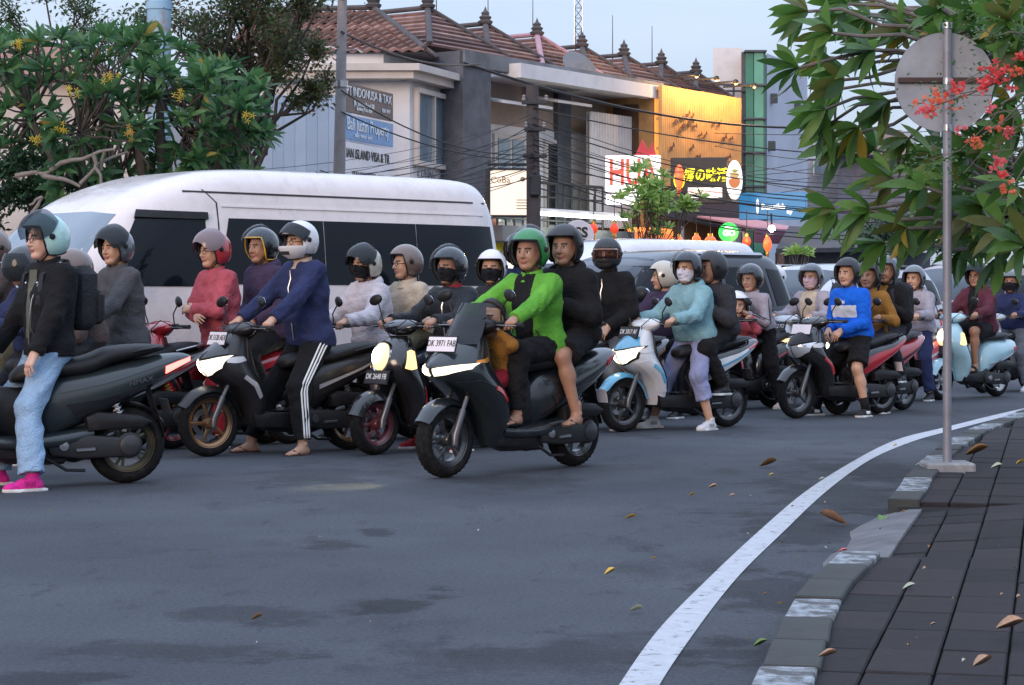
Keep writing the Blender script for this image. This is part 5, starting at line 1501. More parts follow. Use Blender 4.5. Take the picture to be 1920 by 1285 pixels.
for i in range(46):
    t = rs.random()
    if t < .55: px, py, z = rs.uniform(1400, 1640), rs.uniform(930, 1270), .004
    elif t < .75: px, py, z = rs.uniform(1650, 1915), rs.uniform(950, 1270), .135
    else: px, py, z = rs.uniform(60, 1300), rs.uniform(920, 1270), .004
    if z < .1 and px > np.interp(py, [900, 1000, 1100, 1285], [1690, 1610, 1530, 1400]): continue
    fallen(px, py, rs.uniform(.012, .035), rs.choice((M_LTA, M_LPA, M_LYE, M_LBR, M_LPA)), 'tiny scrap of dry leaf scattered on the ground', z, 'scraps of dry leaf')
# ------------------------------------------------------------------ the shop row across the road
F0 = Vector((-.617, 45.7, 0)); FU = Vector((.560, .829, 0)).normalized(); FN = Vector((FU.y, -FU.x, 0))
def ft_(x, off=0.0, o=None, u=None, nn=None):
    o = o or F0; u = u or FU; nn = nn or FN; k = (x - 960) / FPX; b = o + nn * off
    return (k * b.y - b.x) / (u.x - k * u.y)
def fp(x, y, off=0.0, o=None, u=None, nn=None):
    o = o or F0; u = u or FU; nn = nn or FN
    p = o + nn * off + u * ft_(x, off, o, u, nn); return Vector((p.x, p.y, CAM_H - (y - HORIZON) * p.y / FPX))
def fz(x, y, off=0.0): return fp(x, y, off).z
def fat(t, off, z): p = F0 + FU * t + FN * off; return Vector((p.x, p.y, z))
class Wall(MB):
    """boxes laid along the shop front: t along, off outwards, z up"""
    def wb(s, t0, t1, o0, o1, z0, z1, mat=0):
        v = [fat(t, o, z) for t in (t0, t1) for o in (o0, o1) for z in (z0, z1)]
        return s.add(v, [(0, 1, 3, 2), (4, 6, 7, 5), (0, 4, 5, 1), (2, 3, 7, 6), (0, 2, 6, 4), (1, 5, 7, 3)], mat)
M_CONC = mat('weathered_concrete', (.17, .175, .19), rough=.9, var=.30, vscale=1.2, bump=.4, bscale=12, dirt=.65, dirt_col=(.07, .07, .075))
M_PIER = mat('dark_pier', (.10, .105, .125), rough=.85, var=.3, vscale=2.5, bump=.3, bscale=20, dirt=.5, dirt_col=(.05, .05, .06))
M_WHITE = mat('white_render', (.66, .65, .67), rough=.85, var=.10, vscale=1.0, dirt=.35, dirt_col=(.36, .35, .36))
M_CREAM = mat('cream_render', (.55, .50, .47), rough=.85, var=.10, vscale=1.0, dirt=.30, dirt_col=(.34, .30, .28))
M_BEIGE = mat('beige_wall', (.36, .28, .24), rough=.85, var=.15, vscale=1.2, dirt=.3, dirt_col=(.2, .16, .14))
M_GLASSD = mat('dark_glass', (.02, .025, .03), rough=.06, var=.1, spec=.7, coat=.3)
M_GLASSB = mat('pale_glass', (.16, .21, .25), rough=.06, var=.15, spec=.8, coat=.4)
M_IRON = mat('dark_iron', (.035, .037, .042), rough=.55, metal=.4, var=.15)
M_TILE = [mat('roof_tile_%d' % i, c, rough=.85, var=.25, vscale=3, bump=.5, bscale=18, dirt=.5, dirt_col=(.05, .04, .04)) for i, c in enumerate(((.23, .135, .12), (.15, .095, .09), (.32, .21, .19)))]
M_RIDGE = mat('ridge_cap', (.085, .075, .08), rough=.9, var=.25, vscale=4)
M_PINKR = mat('pink_ridge', (.42, .25, .30), rough=.8, var=.15)

row = thing('shophouse_row', 'two storey shophouse row with tiled hip roofs and a long white eave', 'building', F0)
def rb(mb, name, m, parent, **k):
    o = mb.build(name, m, None, **k); o.parent = parent; o.matrix_parent_inverse = Matrix.Translation(-Vector(parent.location)) @ Matrix.Identity(4); return o
T0, T1 = ft_(868, 1.0), ft_(1240, 1.0)
zEave = fz(906, 140, 1.0); zPar = fz(906, 100, 1.0); zBal = fz(960, 425, 1.0); zFl = zBal
w = Wall(); w.wb(T0, T1 + .02, -9, 0, -.1, zEave + .1); rb(w, 'wall', M_BEIGE, row, smooth=None)
w = Wall(); w.wb(T0, T1 + .05, .92, 1.05, zEave + .12, zPar); rb(w, 'parapet', M_CONC, row, smooth=None)
w = Wall(); w.wb(T0 + 1.6, T1, 1.05, 1.35, zEave, zEave + .30); w.wb(T0 + 1.6, T1, .0, 1.05, zEave + .05, zEave + .118); rb(w, 'eave', M_WHITE, row, smooth=None)
w = Wall(); w.wb(T0, T0 + 1.0, .0, 1.0, -.05, zPar - .01); rb(w, 'pier', M_PIER, row, smooth=None)
w = Wall(); tt = ft_(1080, .6); w.wb(tt, tt + .55, .0, .12, zBal, zEave + .05); rb(w, 'pier', M_PIER, row, smooth=None)
w = Wall(); w.wb(T0 + 1.0, T1, 0, 1.3, zBal - .32, zBal); rb(w, 'balcony_slab', M_CONC, row, smooth=None)
w = Wall(); w.wb(T0 + 1.0, T1, 0, .02, zBal + .0, zFl + 2.25); rb(w, 'panel', M_WHITE, row, smooth=None)
for (x0, x1) in ((925, 985), (1020, 1072), (1115, 1160)):      # upper doors, dark and pale glass
    a, b = ft_(x0, .05), ft_(x1, .05)
    w = Wall(); w.wb(a, b, .02, .09, zBal, zBal + 2.05); f_ = rb(w, 'door', M_CREAM, row, smooth=None)
    w = Wall(); w.wb(a + .12, (a + b) / 2 - .05, .09, .11, zBal + .15, zBal + 1.95); w.wb((a + b) / 2 + .05, b - .12, .09, .11, zBal + .15, zBal + 1.95); rb(w, 'pane', M_GLASSD if x0 != 925 else M_GLASSB, row, smooth=None)
for (x0, x1) in ((908, 1004), (1014, 1078)):      # white awnings over the balcony
    a, b = ft_(x0, .5), ft_(x1, .5); z = fz(x0 + 40, 192, .7)
    mb = MB(); mb.plate([fat(a, .02, z + .12), fat(b, .02, z + .12), fat(b, .95, z - .06), fat(a, .95, z - .06)], (0, 0, .06)); rb(mb, 'awning', M_WHITE, row, smooth=None)
# balcony rail: posts and bars one by one
a, b = ft_(916, 1.25), ft_(1130, 1.25)
for z in (.15, .40, .65, .95):
    MBt = MB(); MBt.tube([fat(a, 1.25, zBal + z), fat(b, 1.25, zBal + z)], .022 if z < .9 else .035, 6); rb(MBt, 'rail', M_IRON, row)
for t in np.linspace(a, b, 15):
    MBt = MB(); MBt.tube([fat(t, 1.25, zBal), fat(t, 1.25, zBal + .97)], .025, 6); rb(MBt, 'rail_post', M_IRON, row)
# white slatted screen and lamps of the next unit
a, b = ft_(1108, .7), ft_(1204, .7); z0, z1 = zBal + .1, fz(1150, 215, .7)
for t in np.linspace(a, b, 34):
    w = Wall(); w.wb(t, t + (b - a) / 34 * .62, .66, .72, z0, z1); rb(w, 'screen_slat', M_WHITE, row, smooth=None)
w = Wall(); w.wb(a, b, .58, .60, z0, z1); rb(w, 'screen_backing', mat('screen_grey', (.30, .31, .33), rough=.8), row, smooth=None)
# ground floor: lit shop interiors behind glass
M_LITG = glow('lit_shop_green', (.75, .95, .62), .7); M_LITW = glow('lit_shop_white', (.95, 1.0, .82), .9)
w = Wall(); w.wb(ft_(918, .1), ft_(965, .1), .02, .10, .4, zBal - .55); rb(w, 'lit_window', M_LITW, row, smooth=None)
for (x, y, c, sc) in ((935, 458, (.9, .8, .05), .30), (950, 440, (.35, .6, .1), .35), (942, 452, (.75, .75, .1), .25), (958, 462, (.3, .55, .12), .3), (926, 418, (.75, .35, .25), .22)):
    p = fp(x, y, .14); mb = MB(); mb.ball(p, (sc * .5, .06, sc * .5), 8, 6); rb(mb, 'poster_fruit', mat('poster_%d' % x, c, rough=.6, var=.2), row)
w = Wall(); w.wb(ft_(1014, .1), ft_(1180, .1), .02, .06, .0, zBal - .5); rb(w, 'shop_front', mat('shop_green_wall', (.20, .24, .21), rough=.6, var=.2, vscale=2), row, smooth=None)
w = Wall(); w.wb(ft_(1014, 1.2), ft_(1240, 1.2), .05, 1.9, zBal - .62, zBal - .55); rb(w, 'canopy', M_CONC, row, smooth=None)
for x in (1014, 1095, 1178, 1240):
    t = ft_(x, 1.5); mb = MB(); mb.tube([fat(t, .1, zBal - .1), fat(t, 1.8, zBal - .55)], .03, 6); rb(mb, 'canopy_strut', M_IRON, row)
# roofs
rs = random.Random(17)
def roof(parent, apex, back, halfw, front, zEv, courses, pink=False, u=FU, nn=FN, rows_m=0):
    """hip roof: apex point, ridge runs back; halfw along the street; front = run from apex to the eave"""
    ap = Vector(apex); n_ = -nn; H = ap.z - zEv
    FLc, FRc = ap + nn * front - u * halfw, ap + nn * front + u * halfw
    for c in (FLc, FRc): c.z = zEv
    BL, BR = ap + n_ * back - u * halfw, ap + n_ * back + u * halfw
    for c in (BL, BR): c.z = zEv
    AB = ap + n_ * back
    def slope(e0, e1, r0, r1, nm):
        nrm = (e1 - e0).cross(r0 - e0).normalized()
        if nrm.z < 0: nrm = -nrm
        for i in range(courses):
            a, b = i / courses, min(1, (i + 1.12) / courses)
            L0, R0 = e0.lerp(r0, a), e1.lerp(r1, a); L1, R1 = e0.lerp(r0, b), e1.lerp(r1, b)
            mb = MB(); nseg = max(2, int((R0 - L0).length / .24)) if rows_m else 1
            lo, hi = [], []
            for k in range(nseg * (4 if rows_m else 1) + 1):
                q = k / (nseg * (4 if rows_m else 1)); bump_ = .028 * math.sin(2 * PI * q * nseg) if rows_m else 0
                lo.append(L0.lerp(R0, q) + nrm * (.075 + bump_)); hi.append(L1.lerp(R1, q) + nrm * (.012 + bump_))
            bt = [p - nrm * .06 for p in lo]
            mb.grid([bt, lo, hi]); rb(mb, 'tile_course', M_TILE[rs.choice((0, 0, 1, 1, 2)) if rows_m else (i % 2) * 2 if rs.random() < .8 else 1], parent, normals=True)
    slope(FLc, BL, ap, AB, 'a'); slope(BR, FRc, AB, ap, 'b'); slope(FRc, FLc, ap, ap, 'c')
    rm = M_PINKR if pink else M_RIDGE
    for p, q in ((ap, AB), (ap, FLc), (ap, FRc)):
        mb = MB(); mb.tube([p + Vector((0, 0, .09)), q + Vector((0, 0, .07))], .07, 8, flat=(.8, 1)); rb(mb, 'ridge_cap', rm, parent)
    # finial
    mb = MB(); mb.lathe([(.15, 0), (.18, .06), (.11, .10), (.15, .16), (.08, .21), (.10, .26), (.04, .31), (.0, .42)], ap + Vector((0, 0, .08)), 'Z', 10); rb(mb, 'finial', M_RIDGE, parent)
    mb = MB(); mb.add([FLc, FRc, BR, BL], [(0, 1, 2, 3)]); rb(mb, 'soffit', M_RIDGE, parent, smooth=None)
APX = [(802, 22), (910, 52), (1007, 72), (1091, 94), (1170, 110), (1240, 126), (1305, 142)]
ROOF_OFF = -2.0
prev = None
for i, (x, y) in enumerate(APX):
    p = fp(x, y, ROOF_OFF)
    t = ft_(x, ROOF_OFF); t2 = ft_(APX[i + 1][0], ROOF_OFF) if i + 1 < len(APX) else t + 4
    hw = max(1.5, (t2 - t) * .49)
    roof(row, p, 5.0 if i < 5 else 3.0, hw if i < 5 else 1.0, 1.15 if i < 5 else .55, p.z - 1.0 if i < 5 else p.z - .6, 9, pink=(i == 2))
    mb = MB(); tm = fat(t + hw * .55, ROOF_OFF - 2, p.z - .3); mb.tube([tm, tm + Vector((0, 0, 1.9))], [.02, .008], 5); rb(mb, 'lightning_rod', M_IRON, row)
# wall under the roofs, between eave and roof
w = Wall(); w.wb(T0, ft_(1305, ROOF_OFF) + .6, -5.5, -1.6, zEave, fp(1305, 142, ROOF_OFF).z - 1.1); rb(w, 'gable_wall', M_CONC, row, smooth=None)
# satellite dish
dp = fp(1093, 118, -.3); sd = thing('satellite_dish', 'grey satellite dish on the shophouse parapet', 'dish', dp)
mb = MB(); mb.lathe([(0, 0), (.18, .02), (.34, .07), (.46, .14), (.45, .15), (.33, .085), (.17, .035), (0, .015)], (0, 0, 0), 'Y', 24); me = mb.mesh('reflector', 60); me.transform(Matrix.Rotation(-.7, 4, 'X') @ Matrix.Rotation(.5, 4, 'Z')); link('reflector', me, sd, M_CONC)
MB().tube([(0, .1, 0), (0, .2, -.6)], .03, 6).build('mount', M_IRON, sd)

# ------------------------------------------------------------------ left corner building
CU = Vector((.314, .949, 0)).normalized(); CN = Vector((CU.y, -CU.x, 0)); C0 = Vector(((768 - 960) * 42 / FPX, 42, 0))
cb = thing('corner_building', 'white corner building with brown tiled roof and a tall window bay', 'building', C0)
def cz(y, d=42): return CAM_H - (y - HORIZON) * d / FPX
def cp(x, y, off=0.0): return fp(x, y, off, C0, CU, CN)
Lx = (470 - 960) * 42 / FPX
tE = ft_(870, 0, C0, CU, CN)
def poly_wall(pts, z0, z1, name, m, parent):
    mb = MB(); mb.plate([(p[0], p[1], z0) for p in pts], (0, 0, z1 - z0)); return rb(mb, name, m, parent, smooth=None, normals=True)
E = C0 + CU * tE
poly_wall([(Lx, 42), (C0.x, C0.y), (E.x, E.y), (E.x - 5, E.y + 3), (Lx, 48)], -.1, cz(150), 'wall', M_WHITE, cb)
pts = [(Lx, 41.55), (C0.x + .1, 41.5), (E.x + .45, E.y + .1), (E.x - 5, E.y + 3.5), (Lx, 48.5)]
poly_wall(pts, cz(152), cz(138), 'cornice', M_CREAM, cb); poly_wall([(p[0] + .12, p[1] - .1) for p in pts[:3]] + pts[3:], cz(138), cz(125), 'cornice', M_CREAM, cb)
poly_wall([(Lx, 42.6), (C0.x - .55, 42.6), (C0.x + .15, 44.4), (C0.x - 4, 47), (Lx, 48)], cz(126), cz(80), 'attic_wall', M_WHITE, cb)
rp = P(700, 22, 44.5)
roof(cb, rp, 2.6, 2.1, 1.42, cz(100, 42.5), 13, u=Vector((.12, .99, 0)).normalized(), nn=Vector((.99, -.12, 0)).normalized(), rows_m=1)
# window bay: frame members and panes
wz0, wz1 = cz(300), cz(172)
for k in range(3):
    t0, t1 = tE * (.08 + .29 * k), tE * (.08 + .29 * (k + 1)) - .05
    a, b = C0 + CU * t0 + CN * .02, C0 + CU * t1 + CN * .02
    mb = MB(); mb.plate([(a.x, a.y, wz0), (b.x, b.y, wz0), (b.x, b.y, wz1), (a.x, a.y, wz1)], CN * .03); rb(mb, 'window_pane', M_GLASSB, cb, smooth=None)
for k in range(4):
    t0 = tE * (.08 + .29 * k) - .05
    a, b = C0 + CU * (t0 - .03), C0 + CU * (t0 + .05)
    mb = MB(); mb.plate([(a.x, a.y, wz0 - .1), (b.x, b.y, wz0 - .1), (b.x, b.y, wz1 + .1), (a.x, a.y, wz1 + .1)], CN * .12); rb(mb, 'mullion', M_CREAM, cb, smooth=None)
for z in (wz0 - .1, wz1):
    a, b = C0 + CU * (tE * .06), C0 + CU * (tE * .98)
    mb = MB(); mb.plate([(a.x, a.y, z), (b.x, b.y, z), (b.x, b.y, z + .1), (a.x, a.y, z + .1)], CN * .135); rb(mb, 'window_frame', M_CREAM, cb, smooth=None)
a, b = C0 - CU * 0 + CN * .02, E + CN * .02
mb = MB(); mb.plate([(a.x - 1.1, a.y - .25, -.05), (b.x + .25, b.y, -.05), (b.x + .25, b.y, cz(318)), (a.x - 1.1, a.y - .25, cz(312))], (.05, -.05, 0)); rb(mb, 'dark_plinth', M_PIER, cb, smooth=None, normals=True)
letters('E LIVING', .26, M_CONC, cb, mtx=Matrix.Translation(-C0) @ facing(tuple(cp(800, 326, .42)), CU, (0, 0, 1)), depth=.01)
# grey cladding left of the concrete pole
clad = thing('cladding_wall', 'blue grey sheet metal wall behind the trees', 'wall', (P(480, 320, 40.5).x, 40.5, 0))
for k in range(9):
    x = P(470 + k * 21, 320, 40.5).x; mb = MB(); mb.box((x - clad.location.x + .1, 0, 2.5), (.2115, .06, 5.2), .004); mb.build('cladding_panel', mat('cladding_%d' % (k % 3), [(.24, .33, .46), (.26, .35, .48), (.23, .32, .45)][k % 3], rough=.6, metal=.2, var=.12, vscale=1.5), clad)
# three signboards
BU = CU; b0 = P(640, 320, 38.6)
def board(name, label, y0, y1, m, lines, tl=.0):
    """y0,y1: top and bottom pixel at the left edge"""
    z0, z1 = CAM_H - (y1 - HORIZON) * 38.6 / FPX, CAM_H - (y0 - HORIZON) * 38.6 / FPX
    r = thing(name, label, 'sign', (b0.x, b0.y, z0), 0, 'stacked signboards')
    Wd = 2.55; Hh = z1 - z0 - .04
    mb = MB(); mb.plate([(0, 0, 0), tuple(BU * Wd), tuple(BU * Wd + Vector((0, 0, Hh))), (0, 0, Hh)], -CN * .06); mb.build('panel', m, r, smooth=None, normals=True)
    for (tx, fx_, fz_, sz, mt, sx) in lines:
        letters(tx, sz, mt, r, mtx=facing(tuple(BU * (Wd * fx_) + Vector((0, 0, Hh * fz_)) + CN * .012), BU, (0, 0, 1)), depth=.004, sx=sx)
    return r
board('signboard', 'dark grey signboard with white lettering, topmost of three', 148, 207, mat('board_dark', (.06, .065, .085), rough=.5, var=.15), [('PT INDONUSA & TAX', .52, .72, .24, M_INKW, .95), ('Jln Sunset Road 88', .42, .35, .13, M_INKW, 1), ('Badung Kuta Bali', .42, .18, .11, M_INKW, 1), ('0361 847', .85, .30, .11, M_INKW, 1)])
board('signboard', 'blue signboard with white script lettering, middle of three', 208, 258, mat('board_blue', (.12, .30, .55), rough=.5, var=.15), [('Bali Justin Property', .5, .62, .34, M_INKW, .78), ('sales  rental  land', .4, .2, .12, M_INKW, 1)])
board('signboard', 'white signboard with black capital lettering, lowest of three', 260, 345, mat('board_white', (.72, .70, .74), rough=.5, var=.06), [('IAN ISLAND VISA & TR', .5, .74, .25, M_INK, .85), ('ITALIAN FOOD & DRINKS', .58, .24, .20, M_INK, .85)])
# far roofs upper left
lb = thing('left_house', 'pink and white house roofline behind the left trees', 'house', (P(60, 200, 40).x, 40, 0))
mb = MB(); mb.box((0, 0, 2.6), (5.5, 3, 5.2), .02); mb.build('wall', M_CREAM, lb)
zt = CAM_H + (565 - 52) * 40 / FPX
mb = MB(); mb.plate([(-3.2, -2, zt - .75), (1.6, -2, zt - 1.2), (1.6, -2, zt - .85), (-.8, -2, zt), (-3.2, -2, zt + .05)], (0, 4, 0)); mb.build('roof', mat('pink_fascia', (.42, .27, .25), rough=.8, var=.15), lb, smooth=None, normals=True)
mb = MB(); mb.box((-2, -2.1, zt - 1.0), (3.2, .3, .22), .02); mb.build('gutter', M_WHITE, lb)

# ------------------------------------------------------------------ lattice restaurant, tower, right-hand buildings
lat = thing('lattice_facade', 'orange lit slatted restaurant facade with small fish ornaments', 'building', fat(ft_(1240, 1.3), 1.3, 0))
ta, tb = ft_(1240, 1.5), ft_(1388, 1.5); zt = fz(1240, 160, 1.5); zb = fz(1240, 345, 1.5)
w = Wall(); w.wb(ta, tb, -.3, 1.28, 2.2, zt - .05); rb(w, 'wall', mat('facade_wood', (.30, .17, .07), rough=.8, var=.2), lat, smooth=None)
w = Wall(); w.wb(ta + .05, tb - .05, 1.29, 1.31, zb, zt - .1); rb(w, 'glow_backing', glow('amber_glow', (1.0, .42, .10), .62), lat, smooth=None)  # even glow put in behind the slats, standing in for the facade's uplighting
M_SLAT = mat('pine_slat', (.55, .30, .11), rough=.6, var=.25, vscale=1.5)
for t in np.linspace(ta, tb - .05, 46):
    w = Wall(); w.wb(t, t + .07, 1.42, 1.52, zb, zt); rb(w, 'slat', M_SLAT, lat, smooth=None)
for z in np.linspace(zb + .1, zt - .1, 4):
    w = Wall(); w.wb(ta, tb, 1.36, 1.415, z, z + .06); rb(w, 'batten', M_SLAT, lat, smooth=None)
rs = random.Random(4); M_FISH = mat('dark_fish', (.10, .05, .03), rough=.6)
for i in range(36):
    t = rs.uniform(ta + .2, tb - .3); z = rs.choice((rs.uniform(zb + .2, zt - .5), rs.uniform(zb + .2, zb + 1.0))); an = rs.uniform(.1, .7); L_ = rs.uniform(.09, .15)
    mb = MB(); c = fat(t, 1.56, z); d = FU * math.cos(an) + Vector((0, 0, math.sin(an))); q = Vector((0, 0, 1)) * math.cos(an) - FU * math.sin(an)
    mb.plate([c - d * L_, c - d * L_ * .2 + q * L_ * .45, c + d * L_ * .8 + q * L_ * .1, c + d * L_ * 1.3 + q * L_ * .5, c + d * L_ * 1.2 - q * L_ * .45, c + d * L_ * .75 - q * L_ * .05, c - d * L_ * .1 - q * L_ * .3], FN * .02); rb(mb, 'fish_ornament', M_FISH, lat, smooth=None, normals=True)
for t in np.linspace(ta + .5, tb - .5, 4):
    ld = bpy.data.lights.new('wash_lamp', 'POINT'); ld.energy = 55; ld.color = (1, .55, .18); ld.shadow_soft_size = .08
    lo_ = bpy.data.objects.new('wash_lamp', ld); COL.objects.link(lo_); lo_.parent = lat; lo_.location = fat(t, 2.15, zt + .10) - lat.location
    mb = MB(); mb.tube([fat(t, 1.3, zt + .25), fat(t, 2.1, zt + .25)], .025, 6); mb.ball(fat(t, 2.15, zt + .24), .07, 8, 6); rb(mb, 'lamp_arm', M_IRON, lat)
# dark bay with warm lamps left of it
w = Wall(); w.wb(ft_(1206, 1.0), ta, .2, .9, zBal, fz(1215, 196, 1.0)); rb(w, 'dark_bay', mat('bay_brown', (.09, .055, .05), rough=.7, var=.2), lat, smooth=None)
for x, y in ((1212, 215), (1222, 210), (1230, 236), (1214, 236), (1224, 262)):
    mb = MB(); c = fp(x, y, 1.05); mb.tube([c, c + Vector((0, 0, .35))], .045, 8); rb(mb, 'warm_lamp', glow('lamp_amber', (1, .6, .2), 2.2), lat)
w = Wall(); w.wb(ft_(1206, 1.2), ft_(1392, 1.2), -.3, 1.1, 0, 2.3); rb(w, 'ground_floor', mat('maroon_wall', (.16, .06, .06), rough=.7, var=.2), lat, smooth=None)
w = Wall(); w.wb(ft_(1250, 1.6), ft_(1400, 1.6), 1.1, 1.6, fz(1330, 392, 1.6) - .3, fz(1330, 375, 1.6)); rb(w, 'fascia', mat('fascia_dark', (.05, .035, .04), rough=.6), lat, smooth=None)
# magenta awning
aw = thing('awning', 'long mauve pink shop awning under the ramen sign', 'awning', fat(ft_(1270, 2), 2, 0))
a, b = ft_(1272, 1.2), ft_(1482, 2.6); zA, zB = fz(1300, 408, 1.6), fz(1300, 446, 3.0)
mb = MB(); mb.plate([fat(a, 1.7, zA), fat(b, 1.7, zA), fat(b, 3.2, zA - .30), fat(a, 3.2, zA - .30)], (0, 0, .04)); rb(mb, 'sheet', mat('awning_mauve', (.45, .25, .32), rough=.7, var=.12), aw, smooth=None)
mb = MB(); mb.plate([fat(a, 3.2, zA - .30), fat(b, 3.2, zA - .30), fat(b, 3.2, zA - .62), fat(a, 3.2, zA - .62)], FN * .03); rb(mb, 'valance', mat('awning_plum', (.26, .09, .15), rough=.7, var=.12), aw, smooth=None)
for x in (1280, 1380, 1470):
    t = ft_(x, 3.1); mb = MB(); mb.tube([fat(t, 3.1, 0), fat(t, 3.1, zA - .33)], .035, 8); rb(mb, 'post', M_GALV, aw)
# lit orange shop opening under the awning
w = Wall(); w.wb(ft_(1190, 1.3), ft_(1262, 1.3), 1.1, 1.3, .5, fz(1230, 428, 1.3)); o = rb(w, 'lit_window', glow('orange_window', (1.0, .26, .06), 1.3), lat, smooth=None)

tw = thing('green_glass_tower', 'white building with a tall green glass stair tower', 'building', P(1390, 500, 60))
def tb_(x0, x1, d0, d1, y0, zlow=-.1, dep=4.0):
    a, b = P(x0, y0, d0), P(x1, y0, d1); return [(a.x, a.y), (b.x, b.y), (b.x + .5, b.y + dep), (a.x + .5, a.y + dep)], a.z
p, z = tb_(1337, 1392, 60, 60, 90); poly_wall(p, 0, z, 'wall', M_WHITE, tw)
p, z = tb_(1437, 1513, 60, 64, 100, dep=3.5); poly_wall(p, 0, z, 'wall', mat('lavender_render', (.50, .52, .60), rough=.85, var=.1, vscale=.8, dirt=.25, dirt_col=(.36, .38, .44)), tw)
p, z = tb_(1390, 1400, 59.6, 59.6, 98); poly_wall(p, 0, z, 'shaft', M_PIER, tw)
M_GG = mat('green_glass', (.02, .17, .10), rough=.08, var=.25, vscale=1.2, spec=.8, coat=.5); M_GG2 = mat('green_glass_light', (.10, .32, .22), rough=.08, var=.2, vscale=1.2, spec=.8, coat=.5)
zz = np.linspace(2.5, P(1400, 97, 59.4).z, 7)
for i in range(6):
    for j, (x0, x1, m_) in enumerate(((1399, 1414, M_GG), (1414.4, 1432, M_GG2), (1432.4, 1437.5, M_GG))):
        a, b = P(x0, 100, 59.3), P(x1, 100, 59.3); mb = MB(); mb.box(((a.x + b.x) / 2, 59.6 + (0, -.05, .1)[j], (zz[i] + zz[i + 1]) / 2), (b.x - a.x, .4, zz[i + 1] - zz[i] - .03), .01); rb(mb, 'glass_panel', m_, tw)
    mb = MB(); a, b = P(1397, 100, 59.2), P(1438, 100, 59.2); mb.box(((a.x + b.x) / 2, 59.45, zz[i + 1]), (b.x - a.x, .5, .05), 0); rb(mb, 'transom', M_PIER, tw)
p, z = tb_(1399, 1437, 59.9, 59.9, 100, dep=2.5); poly_wall(p, 0, z - .05, 'core', M_PIER, tw)
for (x, y) in ((1446, 185), (1442, 274), (1490, 200)):
    c = P(x, y, 60 + 4 * (x - 1437) / 76 - .05); mb = MB(); mb.box(c, (.36, .12, .28), .01); rb(mb, 'window', M_GLASSD, tw)
mb = MB(); c = P(1362, 171, 59.5)
for z in (0, .18): mb.tube([c + Vector((-.5, 0, z)), c + Vector((.9, 0, z))], .03, 6)
for x in (-.5, .2, .9): mb.tube([c + Vector((x, 0, -.3)), c + Vector((x, 0, .2))], .03, 6)
rb(mb, 'roof_rail', M_RIDGE, tw)

fb = thing('far_house', 'grey white house with a low red tiled roof behind the right tree', 'house', P(1590, 500, 72))
a, b = P(1513, 225, 72), P(1720, 225, 74); poly_wall([(a.x, 72), (b.x, 74), (b.x, 80), (a.x, 80)], 0, P(1513, 238, 72).z, 'wall', mat('dull_white', (.42, .43, .47), rough=.85, var=.12), fb)
for (x0, x1, y0, y1) in ((1525, 1568, 252, 276), (1580, 1600, 258, 275), (1525, 1540, 300, 330)):
    c0, c1 = P(x0, y0, 71.9), P(x1, y1, 71.9); mb = MB(); mb.box(((c0 + c1) / 2), (c1.x - c0.x, .14, c0.z - c1.z), .02); f_ = rb(mb, 'window_frame', M_WHITE, fb)
    mb = MB(); mb.box(((c0 + c1) / 2) + Vector((0, -.05, 0)), ((c1.x - c0.x) * .85, .12, (c0.z - c1.z) * .8), 0); rb(mb, 'window_pane', M_GLASSB, fb)
mb = MB(); q = [P(1560, 290, 68), P(1700, 245, 69), P(1720, 290, 68), P(1700, 295, 74), P(1580, 292, 74)]
mb.add([q[0], q[2], q[3], q[4], P(1640, 244, 71), P(1690, 244, 71)], [(0, 1, 5, 4), (1, 2, 5), (2, 3, 4, 5), (3, 0, 4)]); rb(mb, 'roof', M_TILE[0], fb, smooth=None, normals=True)
poly_wall([(P(1570, 0, 69).x, 69), (P(1715, 0, 69).x, 69), (P(1715, 0, 74).x, 74), (P(1570, 0, 74).x, 74)], 0, P(1600, 292, 69).z, 'wall', mat('dark_grey_wall', (.20, .20, .24), rough=.85, var=.2), fb)  # plain darker grey wall below the red roof
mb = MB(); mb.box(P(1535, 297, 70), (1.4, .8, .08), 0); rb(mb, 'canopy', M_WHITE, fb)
dr = thing('dark_shed', 'low dark roofed shed behind the waiting cars', 'shed', P(1560, 540, 48))
mb = MB(); a, b = P(1455, 470, 46), P(1760, 470, 50); mb.plate([(a.x, 46, P(0, 475, 46).z), (b.x, 50, P(0, 470, 50).z), (b.x + .3, 54, P(0, 432, 50).z), (a.x + .8, 50, P(0, 432, 50).z)], (0, 0, .1)); rb(mb, 'roof', mat('dark_sheet', (.045, .045, .055), rough=.7, var=.25), dr, smooth=None, normals=True)
poly_wall([(a.x + .3, 47), (b.x, 51), (b.x, 55), (a.x + .6, 51)], 0, 2.35, 'wall', M_PIER, dr)

# ------------------------------------------------------------------ signs and lamps
def litbox(name, label, x0, y0, x1, y1, d, m, depth=.18, skew=0.0, frame=None):
    a, b = P(x0, y0, d), P(x1, y1, d); r = thing(name, label, 'sign', ((a.x + b.x) / 2, d, (a.z + b.z) / 2), skew)
    W_, H_ = (b.x - a.x) / math.cos(skew), a.z - b.z
    mb = MB(); mb.box((0, .0, 0), (W_, depth, H_), .012); mb.build('sign_box', m, r)
    if frame:
        mb = MB()
        for (cx, cz_, sx, sz) in ((0, H_ / 2 + .02, W_ + .08, .04), (0, -H_ / 2 - .02, W_ + .08, .04), (-W_ / 2 - .02, 0, .04, H_), (W_ / 2 + .02, 0, .04, H_)): mb.box((cx, -.01, cz_), (sx, depth + .04, sz), 0)
        mb.build('sign_frame', frame, r, smooth=None)
    return r, W_, H_
FR = lambda x, z, yy: Matrix.Translation((x, yy, z)) @ Matrix.Rotation(PI / 2, 4, 'X')
M_RED = glow('sign_red', (.85, .06, .04), .7)
